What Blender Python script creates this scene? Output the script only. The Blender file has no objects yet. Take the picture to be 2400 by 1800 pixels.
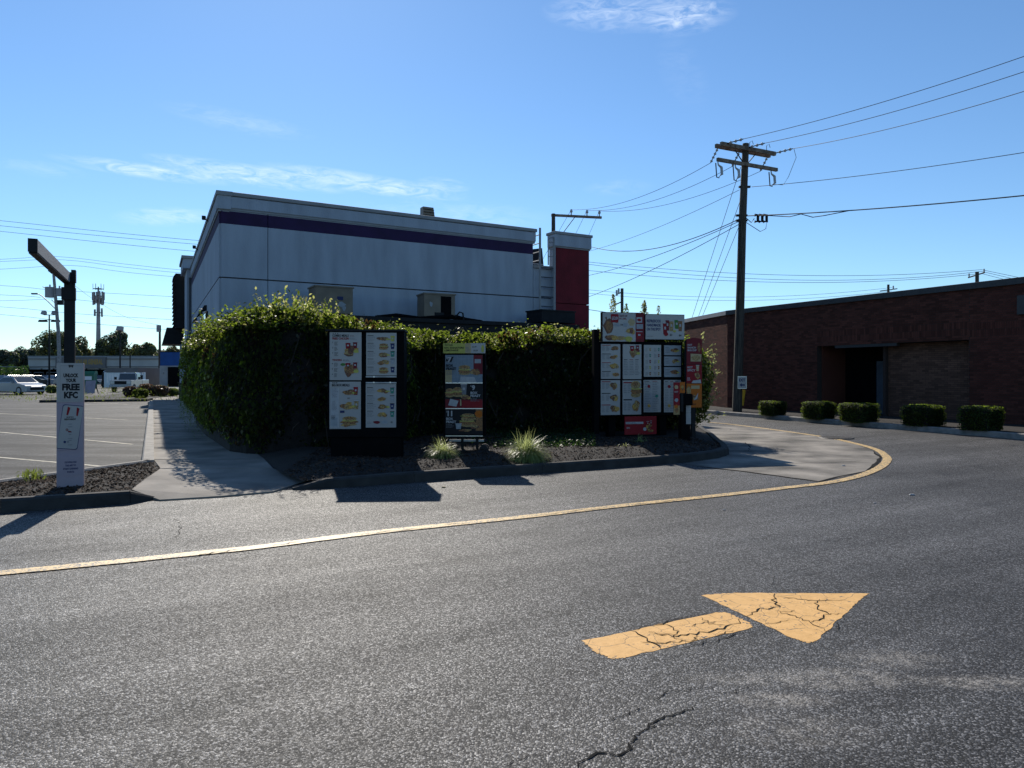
import bpy, math, random
import numpy as np
from mathutils import Vector, Matrix, noise as mnoise
random.seed(7); np.random.seed(7)
R = math.radians
scene = bpy.context.scene
COL = scene.collection
# ------------------------------------------------------------------ camera
F, EYE, V0 = 1664.0, 1.6, 878.0           # focal length in photo pixels, eye height, horizon row
cam_d = bpy.data.cameras.new("camera"); cam = bpy.data.objects.new("camera", cam_d); COL.objects.link(cam)
cam.location = (0, 0, EYE); cam.rotation_euler = (R(90), 0, 0)
cam_d.sensor_fit = 'HORIZONTAL'; cam_d.sensor_width = 36.0; cam_d.lens = 36.0 * F / 2400.0
cam_d.shift_y = -22.0 / 2400.0
cam_d.clip_start = 0.05; cam_d.clip_end = 3000
scene.camera = cam
# ------------------------------------------------------------------ light
SUN_AZ, SUN_EL = R(17.0), R(38.0)         # azimuth to the left of the view axis
S = Vector((-math.sin(SUN_AZ) * math.cos(SUN_EL), math.cos(SUN_AZ) * math.cos(SUN_EL), math.sin(SUN_EL)))
sd = bpy.data.lights.new("sun", 'SUN'); so = bpy.data.objects.new("sun", sd); COL.objects.link(so)
sd.energy = 4.6; sd.angle = R(0.53); sd.color = (1.0, 0.93, 0.82)
so.rotation_euler = S.to_track_quat('Z', 'Y').to_euler(); so.location = (-20, 60, 50)
world = bpy.data.worlds.new("World"); scene.world = world; world.use_nodes = True
SKY_STRENGTH = 0.096
scene.view_settings.view_transform = 'Standard'; scene.view_settings.look = 'None'
scene.view_settings.exposure = 0.36; scene.view_settings.gamma = 1.0
scene.view_settings.use_curve_mapping = False
scene.cycles.use_denoising = True
scene.cycles.max_bounces = 8; scene.cycles.transparent_max_bounces = 8
scene.cycles.sample_clamp_indirect = 4.0


def sky_dir(u, v):
    d = Vector(((u - 1200) / F, 1.0, (V0 - v) / F)).normalized()
    return math.atan2(d.x, d.y), math.asin(d.z)


def build_world():
    nt = world.node_tree; N = nt.nodes; L = nt.links
    N.clear()
    out = N.new('ShaderNodeOutputWorld'); bg = N.new('ShaderNodeBackground')
    sky = N.new('ShaderNodeTexSky'); sky.sky_type = 'NISHITA'; sky.sun_disc = False
    sky.sun_elevation = SUN_EL; sky.sun_rotation = -SUN_AZ
    sky.altitude = 0; sky.air_density = 1.0; sky.dust_density = 0.08; sky.ozone_density = 3.0
    tc = N.new('ShaderNodeTexCoord'); sep = N.new('ShaderNodeSeparateXYZ')
    L.new(tc.outputs['Generated'], sep.inputs[0])

    def M(op, a, b=None, c=None):
        n = N.new('ShaderNodeMath'); n.operation = op
        for i, q in enumerate((a, b, c)):
            if q is None: continue
            if isinstance(q, (int, float)): n.inputs[i].default_value = q
            else: L.new(q, n.inputs[i])
        return n.outputs[0]
    az = M('ARCTAN2', sep.outputs[0], sep.outputs[1]); el = M('ARCSINE', sep.outputs[2])
    comb = N.new('ShaderNodeCombineXYZ')
    L.new(M('MULTIPLY', az, 1.0), comb.inputs[0]); L.new(M('MULTIPLY', el, 3.6), comb.inputs[1])
    nz = N.new('ShaderNodeTexNoise'); nz.inputs['Scale'].default_value = 30; nz.inputs['Detail'].default_value = 8
    nz.inputs['Roughness'].default_value = 0.62; nz.inputs['Distortion'].default_value = 0.9
    L.new(comb.outputs[0], nz.inputs['Vector'])
    nz2 = N.new('ShaderNodeTexNoise'); nz2.inputs['Scale'].default_value = 9; nz2.inputs['Detail'].default_value = 5
    L.new(comb.outputs[0], nz2.inputs['Vector'])
    total = None
    # u, v, half width, half height (photo pixels converted to sky angles), density, slope
    for u, v, hw, hh, dens, sl in [(1480, 26, 230, 58, .75, .04), (1620, 44, 120, 44, .45, -.05), (350, 402, 230, 20, .75, .03),
                                   (600, 412, 250, 27, .95, .07), (860, 430, 250, 26, .9, .10), (1040, 436, 70, 22, .6, .1),
                                   (390, 508, 130, 26, .6, -.1), (560, 285, 190, 30, .32, .08), (1050, 505, 260, 40, .35, .02),
                                   (90, 395, 120, 22, .3, 0), (1450, 440, 90, 22, .22, 0), (1600, 170, 70, 90, .14, .6)]:
        a, e = sky_dir(u, v)
        a2, _ = sky_dir(u + hw, v); _, e2 = sky_dir(u, v - hh)
        da = M('SUBTRACT', az, a); de = M('ADD', M('SUBTRACT', el, e), M('MULTIPLY', da, sl))
        qa = M('POWER', M('ABSOLUTE', M('DIVIDE', da, a2 - a)), 2.0); qe = M('POWER', M('ABSOLUTE', M('DIVIDE', de, e2 - e)), 2.0)
        k = M('SUBTRACT', 1.0, M('ADD', qa, qe)); k = M('MAXIMUM', k, 0.0)
        k = M('MULTIPLY', k, dens)
        total = k if total is None else M('ADD', total, k)
    tex = M('MULTIPLY', M('SUBTRACT', nz.outputs[0], 0.37), 3.6); tex = M('MAXIMUM', tex, 0.0)
    tex = M('MULTIPLY', tex, M('MULTIPLY', nz2.outputs[0], 1.7))
    mask = M('MINIMUM', M('MULTIPLY', M('POWER', total, 1.2), tex), 0.9)
    mix = N.new('ShaderNodeMix'); mix.data_type = 'RGBA'
    L.new(M('MULTIPLY', mask, 0.50), mix.inputs['Factor'])
    tint = N.new('ShaderNodeMix'); tint.data_type = 'RGBA'; tint.blend_type = 'MULTIPLY'; tint.inputs['Factor'].default_value = 1.0
    L.new(sky.outputs[0], tint.inputs[6]); tint.inputs[7].default_value = (0.77, 0.975, 1.12, 1)
    L.new(tint.outputs[2], mix.inputs[6]); mix.inputs[7].default_value = (10.5, 11.2, 11.8, 1)
    L.new(mix.outputs[2], bg.inputs[0]); bg.inputs[1].default_value = SKY_STRENGTH
    L.new(bg.outputs[0], out.inputs[0])


build_world()

# ------------------------------------------------------------------ measuring helpers
def P(u, v, d):
    return Vector(((u - 1200) / F * d, d, EYE - (v - V0) / F * d))


def G(u, v, h=0.0):
    d = F * (EYE - h) / (v - V0)
    return Vector(((u - 1200) / F * d, d, h))


# ------------------------------------------------------------------ materials
def pm(name, col, rough=0.6, var=0.12, scale=6.0, bump=0.0, bscale=60.0, metal=0.0, spec=0.5, island=0.0, objrand=0.0, col2=None, stretch=(1, 1, 1), detail=4):
    m = bpy.data.materials.new(name); m.use_nodes = True
    nt = m.node_tree; N = nt.nodes; L = nt.links; b = N['Principled BSDF']
    tc = N.new('ShaderNodeTexCoord'); mp = N.new('ShaderNodeMapping'); mp.inputs['Scale'].default_value = stretch
    L.new(tc.outputs['Object'], mp.inputs[0])
    nz = N.new('ShaderNodeTexNoise'); nz.inputs['Scale'].default_value = scale; nz.inputs['Detail'].default_value = detail
    L.new(mp.outputs[0], nz.inputs['Vector'])
    cr = N.new('ShaderNodeValToRGB')
    c = Vector(col[:3]); a = c * (1 - var * 1.6); z = Vector(col2) if col2 else c * (1 + var * 1.6)
    cr.color_ramp.elements[0].position = 0.33; cr.color_ramp.elements[1].position = 0.67
    cr.color_ramp.elements[0].color = (*a, 1); cr.color_ramp.elements[1].color = (*z, 1)
    L.new(nz.outputs[0], cr.inputs[0]); src = cr.outputs[0]
    if island or objrand:
        if island:
            g = N.new('ShaderNodeNewGeometry'); o = g.outputs['Random Per Island']; amt = island
        else:
            g = N.new('ShaderNodeObjectInfo'); o = g.outputs['Random']; amt = objrand
        mr = N.new('ShaderNodeMapRange'); mr.inputs[3].default_value = 1 - amt; mr.inputs[4].default_value = 1 + amt
        L.new(o, mr.inputs[0])
        mu = N.new('ShaderNodeMix'); mu.data_type = 'RGBA'; mu.blend_type = 'MULTIPLY'; mu.inputs['Factor'].default_value = 1
        L.new(src, mu.inputs[6]); L.new(mr.outputs[0], mu.inputs[7]); src = mu.outputs[2]
    L.new(src, b.inputs['Base Color'])
    b.inputs['Roughness'].default_value = rough; b.inputs['Metallic'].default_value = metal
    b.inputs['Specular IOR Level'].default_value = spec
    if bump:
        n2 = N.new('ShaderNodeTexNoise'); n2.inputs['Scale'].default_value = bscale; n2.inputs['Detail'].default_value = 3
        L.new(mp.outputs[0], n2.inputs['Vector'])
        bp = N.new('ShaderNodeBump'); bp.inputs['Strength'].default_value = bump; bp.inputs['Distance'].default_value = 0.02
        L.new(n2.outputs[0], bp.inputs['Height']); L.new(bp.outputs[0], b.inputs['Normal'])
    return m


def leaf_mat(name, col, trans, tmix=0.5, rough=0.45, island=0.35, spec=0.5):
    m = pm(name, col, rough, 0.25, 1.3, island=island, spec=spec)
    nt = m.node_tree; N = nt.nodes; L = nt.links
    b = N['Principled BSDF']; out = N['Material Output']
    t = N.new('ShaderNodeBsdfTranslucent'); t.inputs[0].default_value = (*trans, 1)
    mx = N.new('ShaderNodeMixShader'); mx.inputs[0].default_value = tmix
    g = N.new('ShaderNodeNewGeometry'); mr = N.new('ShaderNodeMapRange'); mr.inputs[3].default_value = 0.55; mr.inputs[4].default_value = 1.3
    L.new(g.outputs['Random Per Island'], mr.inputs[0])
    mu = N.new('ShaderNodeMix'); mu.data_type = 'RGBA'; mu.blend_type = 'MULTIPLY'; mu.inputs['Factor'].default_value = 1
    mu.inputs[6].default_value = (*trans, 1); L.new(mr.outputs[0], mu.inputs[7]); L.new(mu.outputs[2], t.inputs[0])
    L.new(b.outputs[0], mx.inputs[1]); L.new(t.outputs[0], mx.inputs[2]); L.new(mx.outputs[0], out.inputs[0])
    return m


def asphalt_mat(name, base, lane=False, lot=False):
    m = bpy.data.materials.new(name); m.use_nodes = True
    nt = m.node_tree; N = nt.nodes; L = nt.links; b = N['Principled BSDF']
    tc = N.new('ShaderNodeTexCoord'); pos = tc.outputs['Object']

    def M(op, a, b_=None, c=None, clamp=False):
        n = N.new('ShaderNodeMath'); n.operation = op; n.use_clamp = clamp
        for i, q in enumerate((a, b_, c)):
            if q is None: continue
            if isinstance(q, (int, float)): n.inputs[i].default_value = q
            else: L.new(q, n.inputs[i])
        return n.outputs[0]

    def noise(scale, detail=3, stretch=None, rough=0.55):
        v = pos
        if stretch:
            mp = N.new('ShaderNodeMapping'); mp.vector_type = 'TEXTURE'; mp.inputs['Scale'].default_value = [1 / q for q in stretch[:3]]
            if len(stretch) > 3: mp.inputs['Rotation'].default_value = (0, 0, stretch[3])
            L.new(pos, mp.inputs[0]); v = mp.outputs[0]
        n = N.new('ShaderNodeTexNoise'); n.inputs['Scale'].default_value = scale; n.inputs['Detail'].default_value = detail
        n.inputs['Roughness'].default_value = rough
        L.new(v, n.inputs['Vector']); return n.outputs[0]
    vor = N.new('ShaderNodeTexVoronoi'); vor.inputs['Scale'].default_value = 112; L.new(pos, vor.inputs['Vector'])
    sepc = N.new('ShaderNodeSeparateColor'); L.new(vor.outputs['Color'], sepc.inputs[0])
    stone = sepc.outputs[0]
    vor2 = N.new('ShaderNodeTexVoronoi'); vor2.inputs['Scale'].default_value = 60; L.new(pos, vor2.inputs['Vector'])
    sep2 = N.new('ShaderNodeSeparateColor'); L.new(vor2.outputs['Color'], sep2.inputs[0])
    # brightness factor: fine stones plus broad wear
    f = M('MULTIPLY_ADD', M('POWER', stone, 4.5), 4.6, 0.36)
    rare = M('MULTIPLY', M('GREATER_THAN', sep2.outputs[1], 0.985), M('LESS_THAN', vor2.outputs['Distance'], 0.33))
    f = M('MULTIPLY_ADD', rare, 2.4, f)
    broad = noise(0.35, 6, None, .65); f = M('MULTIPLY', f, M('MULTIPLY_ADD', broad, 1.3, 0.35))
    mid = noise(2.3, 4); f = M('MULTIPLY', f, M('MULTIPLY_ADD', mid, 0.5, 0.75))
    if lane:
        trk = noise(1.0, 8, (0.13, 1.1, 1, R(29)), .72); f = M('MULTIPLY', f, M('MULTIPLY_ADD', M('POWER', trk, 1.6), 1.45, 0.50))
        oil = noise(1.1, 5); f = M('MULTIPLY', f, M('SUBTRACT', 1.0, M('MULTIPLY', M('MAXIMUM', M('SUBTRACT', oil, 0.57), 0.0), 3.6)))
    if lot:
        trk = noise(1.0, 6, (0.22, 1.5, 1, R(-6)), .75); f = M('MULTIPLY', f, M('MULTIPLY_ADD', M('POWER', trk, 4.0), 15.0, 0.08))
    val = M('MULTIPLY', f, base)
    comb = N.new('ShaderNodeCombineColor')
    L.new(M('MULTIPLY', val, 1.03), comb.inputs[0]); L.new(val, comb.inputs[1]); L.new(M('MULTIPLY', val, 0.98), comb.inputs[2])
    col = comb.outputs[0]
    if lane:
        # pale sand swept into low spots near the arrow
        sepx = N.new('ShaderNodeSeparateXYZ'); L.new(pos, sepx.inputs[0]); tot = None
        for (u, v, rx, ry, w) in [(1830, 1640, .32, .07, .8), (1960, 1590, .5, .10, .9), (2090, 1545, .35, .10, .8), (1720, 1590, .3, .07, .45),
                                  (1870, 1710, .4, .12, .5), (1550, 1520, .22, .06, .4), (2330, 1600, .45, .07, .9)]:
            g = G(u, v)
            qx = M('POWER', M('ABSOLUTE', M('DIVIDE', M('SUBTRACT', sepx.outputs[0], g.x), rx)), 2.0)
            qy = M('POWER', M('ABSOLUTE', M('DIVIDE', M('SUBTRACT', sepx.outputs[1], g.y), ry * 1.6)), 2.0)
            k = M('MULTIPLY', M('MAXIMUM', M('SUBTRACT', 1.0, M('ADD', qx, qy)), 0.0), w)
            tot = k if tot is None else M('ADD', tot, k)
        sand = M('MULTIPLY', tot, M('MULTIPLY', M('MAXIMUM', M('SUBTRACT', noise(9, 9, None, .75), 0.40), 0.0), 5.0), None, True)
        sand = M('MULTIPLY', sand, M('MULTIPLY_ADD', stone, 0.9, 0.15))
        mx = N.new('ShaderNodeMix'); mx.data_type = 'RGBA'; L.new(sand, mx.inputs['Factor'])
        L.new(col, mx.inputs[6]); mx.inputs[7].default_value = (0.33, 0.30, 0.26, 1); col = mx.outputs[2]
    L.new(col, b.inputs['Base Color'])
    if lot:
        L.new(M('MULTIPLY_ADD', noise(1.0, 4, (0.2, 1.3, 1, R(-6))), -0.25, 0.86, True), b.inputs['Roughness'])
        b.inputs['Specular IOR Level'].default_value = 0.12
    else:
        L.new(M('MULTIPLY_ADD', stone, -0.30, 0.80), b.inputs['Roughness'])
        L.new(M('MULTIPLY_ADD', M('POWER', trk, 2.0), 0.8, 0.12), b.inputs['Specular IOR Level'])
    bp = N.new('ShaderNodeBump'); bp.inputs['Strength'].default_value = 0.6 if not lot else 0.25; bp.inputs['Distance'].default_value = 0.005
    hgt = M('ADD', M('MULTIPLY', vor.outputs['Distance'], -1.0), M('MULTIPLY', stone, 0.9))
    L.new(hgt, bp.inputs['Height']); L.new(bp.outputs[0], b.inputs['Normal'])
    return m


M_ = {}
M_['asphalt'] = asphalt_mat('asphalt', 0.045, lane=True)
M_['lot'] = asphalt_mat('worn_lot_asphalt', 0.026, lot=True)
M_['ground'] = pm('dull_ground', (0.11, 0.11, 0.10), 0.9, .2, .05)
M_['concrete'] = pm('sidewalk_concrete', (0.19, 0.172, 0.15), 0.9, .24, 1.3, .35, 90)
M_['pad'] = pm('pad_concrete', (0.165, 0.148, 0.126), 0.9, .42, 1.1, .5, 120, detail=7)
M_['kerb'] = pm('kerb_concrete', (0.22, 0.205, 0.185), 0.85, .16, 5, .4, 70)
M_['shadekerb'] = pm('shade_dark_kerb', (0.026, 0.025, 0.024), 0.9, .25, 4, .4, 60)  # kerb concrete with the shade of its faces put into the colour
M_['joint'] = pm('dark_joint', (0.012, 0.012, 0.012), 0.95, .2)
M_['soil'] = pm('soil', (0.009, 0.006, 0.005), 0.95, .3, 14, .8, 40)
M_['chip'] = pm('bark_chip', (0.052, 0.032, 0.021), 0.9, .3, 9, spec=.15, island=.65)
def paint_mat(name, c, worn, net=False):
    m = pm(name, c, 0.75, .04, 14, 0, 60, col2=tuple(min(1, k * 1.08 + .02) for k in c), detail=9)
    nt = m.node_tree; N = nt.nodes; L = nt.links; b = N['Principled BSDF']; tc = N.new('ShaderNodeTexCoord')
    vo = N.new('ShaderNodeTexVoronoi'); vo.inputs['Scale'].default_value = 75; L.new(tc.outputs['Object'], vo.inputs['Vector'])
    sp = N.new('ShaderNodeSeparateColor'); L.new(vo.outputs['Color'], sp.inputs[0])
    n1 = N.new('ShaderNodeTexNoise'); n1.inputs['Scale'].default_value = 7.5; n1.inputs['Detail'].default_value = 9; n1.inputs['Roughness'].default_value = .7; L.new(tc.outputs['Object'], n1.inputs['Vector'])
    ad = N.new('ShaderNodeMath'); ad.operation = 'MULTIPLY_ADD'; L.new(sp.outputs[0], ad.inputs[0]); ad.inputs[1].default_value = .45; L.new(n1.outputs[0], ad.inputs[2])
    mr = N.new('ShaderNodeMapRange'); mr.inputs[1].default_value = worn; mr.inputs[2].default_value = worn + .05; L.new(ad.outputs[0], mr.inputs[0])
    mx = N.new('ShaderNodeMix'); mx.data_type = 'RGBA'; L.new(mr.outputs[0], mx.inputs['Factor'])
    src = b.inputs['Base Color'].links[0].from_socket
    if net:
        wv = N.new('ShaderNodeTexNoise'); wv.inputs['Scale'].default_value = 9; wv.inputs['Detail'].default_value = 5; L.new(tc.outputs['Object'], wv.inputs['Vector'])
        va = N.new('ShaderNodeVectorMath'); va.operation = 'MULTIPLY_ADD'; L.new(wv.outputs['Color'], va.inputs[0]); va.inputs[1].default_value = (.07, .07, 0); L.new(tc.outputs['Object'], va.inputs[2])
        ve = N.new('ShaderNodeTexVoronoi'); ve.voronoi_dimensions = '2D'; ve.feature = 'DISTANCE_TO_EDGE'; ve.inputs['Scale'].default_value = 5.2; L.new(va.outputs[0], ve.inputs['Vector'])
        lt = N.new('ShaderNodeMapRange'); lt.inputs[1].default_value = .004; lt.inputs[2].default_value = .015; lt.inputs[3].default_value = .85; lt.inputs[4].default_value = 0; L.new(ve.outputs['Distance'], lt.inputs[0])
        m2 = N.new('ShaderNodeMix'); m2.data_type = 'RGBA'; L.new(lt.outputs[0], m2.inputs['Factor']); L.new(src, m2.inputs[6]); m2.inputs[7].default_value = (.05, .04, .03, 1); src = m2.outputs[2]
    L.new(src, mx.inputs[6]); mx.inputs[7].default_value = (.06, .058, .055, 1); L.new(mx.outputs[2], b.inputs['Base Color'])
    bp = N.new('ShaderNodeBump'); bp.inputs['Strength'].default_value = .6; bp.inputs['Distance'].default_value = .005; L.new(sp.outputs[0], bp.inputs['Height']); L.new(bp.outputs[0], b.inputs['Normal'])
    return m


M_['yellow'] = paint_mat('yellow_road_paint', (0.60, 0.335, 0.10), .96, True)
M_['yellow_line'] = paint_mat('yellow_line_paint', (0.60, 0.40, 0.15), .80)
M_['yellow_line'].node_tree.nodes['Principled BSDF'].inputs['Roughness'].default_value = .5
M_['white_paint'] = pm('white_road_paint', (0.36, 0.33, 0.25), 0.7, .22, 6, .4, 140)
M_['crack'] = pm('crack_dark', (0.010, 0.010, 0.010), 0.95, .1, spec=.1)
M_['iron'] = pm('cast_iron', (0.06, 0.055, 0.05), 0.55, .25, 12, .4, 60, metal=.4)
M_['stucco'] = pm('white_stucco', (0.31, 0.35, 0.405), 0.95, .075, 1.6, .7, 26, stretch=(1.3, 1.3, .25), detail=9)
M_['trimw'] = pm('pale_trim', (0.24, 0.25, 0.26), 0.8, .06, 2, .2, 30)
M_['purple'] = pm('purple_band', (0.022, 0.009, 0.050), 0.9, .12, 2, .25, 30)
M_['red'] = pm('red_stucco', (0.125, 0.008, 0.015), 0.95, .12, 2, .4, 26)
M_['groove'] = pm('reveal_joint', (0.06, 0.065, 0.075), 0.9, .1)
M_['roof'] = pm('roof_membrane', (0.09, 0.09, 0.09), 0.9, .2)
M_['dark'] = pm('dark_metal', (0.010, 0.011, 0.013), 0.6, .15, 5, spec=.2)
M_['black'] = pm('black_coat', (0.004, 0.0042, 0.005), 0.7, .15, 5, spec=.04)
M_['steel'] = pm('galvanised_steel', (0.33, 0.34, 0.35), 0.5, .15, 6, metal=.6)
M_['alu'] = pm('aluminium', (0.62, 0.62, 0.62), 0.3, .05, 6, metal=.9)
M_['beige'] = pm('beige_sheet_metal', (0.15, 0.12, 0.085), 0.55, .10, 3)
M_['glass'] = pm('dark_glass', (0.012, 0.014, 0.016), 0.06, .05, spec=.8)
M_['wood'] = pm('weathered_pole_wood', (0.055, 0.045, 0.034), 0.85, .35, 5, .6, 30, stretch=(6, 6, .5))
M_['armwood'] = pm('crossarm_wood', (0.17, 0.13, 0.095), 0.85, .3, 6, .4, 40)
M_['porcelain'] = pm('grey_porcelain', (0.34, 0.36, 0.38), 0.25, .1, 8)
M_['wire'] = pm('wire_black', (0.03, 0.032, 0.035), 0.5, .1)
M_['brick'] = pm('red_brick', (0.088, 0.030, 0.021), 0.9, .10, .6, .4, 90, spec=.2, island=.38)
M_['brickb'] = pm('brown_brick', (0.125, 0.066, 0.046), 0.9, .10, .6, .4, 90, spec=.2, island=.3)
M_['brick1'] = pm('red_brick_single', (0.090, 0.029, 0.021), 0.9, .2, 9, .4, 90, spec=.2, objrand=.28)
M_['mortar'] = pm('mortar', (0.034, 0.022, 0.018), 0.95, .15, 20, .3, 90)
M_['coping'] = pm('brick_coping_metal', (0.032, 0.032, 0.032), 0.55, .1)
M_['bluedoor'] = pm('blue_grey_door', (0.06, 0.08, 0.105), 0.5, .08)
M_['plasticw'] = pm('white_panel', (0.285, 0.285, 0.29), 0.25, .04, 2)
M_['pylonp'] = pm('pink_vinyl', (0.30, 0.245, 0.285), 0.5, .07, 2)
M_['blue'] = pm('blue_fascia', (0.008, 0.06, 0.22), 0.8, .08, 1)
M_['greywall'] = pm('grey_wall', (0.30, 0.29, 0.29), 0.9, .1, .6)
M_['storewall'] = pm('pale_store_wall', (0.42, 0.40, 0.37), 0.9, .08, .3)
M_['storesign'] = pm('grey_sign_fascia', (0.16, 0.145, 0.14), 0.8, .08, .5)
M_['vinyl'] = pm('white_vinyl_fence', (0.72, 0.73, 0.75), 0.5, .04, 1)
M_['green'] = pm('green_plastic', (0.02, 0.12, 0.06), 0.5, .1)
M_['yellowp'] = pm('yellow_plastic', (0.62, 0.36, 0.02), 0.5, .08)
M_['carw'] = pm('white_car_paint', (0.32, 0.33, 0.34), 0.2, .03, spec=.6)
M_['card'] = pm('dark_car_paint', (0.02, 0.022, 0.026), 0.2, .05, spec=.6)
M_['carg'] = pm('silver_car_paint', (0.30, 0.31, 0.33), 0.25, .04, spec=.6, metal=.4)
M_['tyre'] = pm('tyre_rubber', (0.015, 0.015, 0.016), 0.8, .1)
M_['lamp'] = pm('lamp_lens', (0.55, 0.55, 0.52), 0.15, .03)
# print inks
INK = {k: pm('ink_' + k, c, .45, .05, 20, spec=.15) for k, c in dict(
    black=(.010, .010, .014), navy=(.02, .03, .10), red=(.22, .010, .017), maroon=(.14, .012, .02), white=(.36, .36, .37), grey=(.16, .165, .18),
    pale=(.27, .29, .31), teal=(.04, .19, .14), yellow=(.45, .37, .07), lime=(.40, .38, .09), green=(.06, .16, .04), orange=(.42, .11, .012),
    cream=(.38, .30, .17), sky=(.17, .21, .25)).items()}
INK['brown'] = pm('ink_fried_brown', (.17, .055, .012), .45, .45, 45, col2=(.33, .14, .03))
INK['tan'] = pm('ink_tan', (.27, .16, .045), .45, .35, 45, col2=(.40, .27, .10))
INK['dkbrown'] = pm('ink_dark_brown', (.10, .03, .01), .45, .4, 45)
INK['gold'] = pm('ink_golden', (.36, .21, .035), .45, .3, 50)
# foliage
M_['vine'] = leaf_mat('vine_leaf', (.005, .010, .003), (.31, .42, .04), .40, .6, spec=.12, island=.5)
M_['vine_dry'] = leaf_mat('vine_leaf_pale', (.030, .030, .014), (.58, .58, .20), .48, .4, spec=.5)
M_['vine_brown'] = leaf_mat('vine_leaf_dry', (.022, .014, .007), (.20, .12, .04), .4, .7, spec=.1)
M_['grassb'] = leaf_mat('grass_blade', (.13, .17, .06), (.52, .58, .22), .5, .4)
M_['lawn'] = leaf_mat('lawn_blade', (.06, .10, .02), (.26, .32, .05), .4, .5)
M_['cover'] = leaf_mat('ground_cover_leaf', (.014, .036, .010), (.05, .10, .02), .4, spec=.2)
M_['shrub'] = leaf_mat('box_shrub_leaf', (.014, .030, .006), (.24, .34, .03), .42, .6, spec=.25)
M_['tree'] = leaf_mat('tree_leaf', (.055, .075, .032), (.16, .20, .04), .35, .6)
M_['treey'] = leaf_mat('tree_leaf_warm', (.065, .070, .022), (.22, .22, .05), .35, .6)
M_['pine'] = leaf_mat('pine_needle', (.036, .052, .034), (.07, .10, .03), .25, .6)
M_['farwood'] = leaf_mat('far_wood_leaf', (.040, .058, .036), (.10, .12, .05), .3, .7)
M_['redleaf'] = leaf_mat('russet_leaf', (.060, .034, .020), (.14, .07, .03), .4)
M_['orangeflower'] = leaf_mat('orange_flower', (.16, .07, .02), (.22, .10, .03), .4)
M_['shootleaf'] = leaf_mat('pale_shoot_leaf', (.13, .15, .07), (.42, .44, .16), .5, .5)
M_['bark'] = pm('bark', (.06, .045, .035), .9, .3, 6, .5, 20)
M_['hedgecore'] = pm('vine_stem_mass', (.006, .005, .004), .95, .4, 8, .8, 12)


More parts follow.
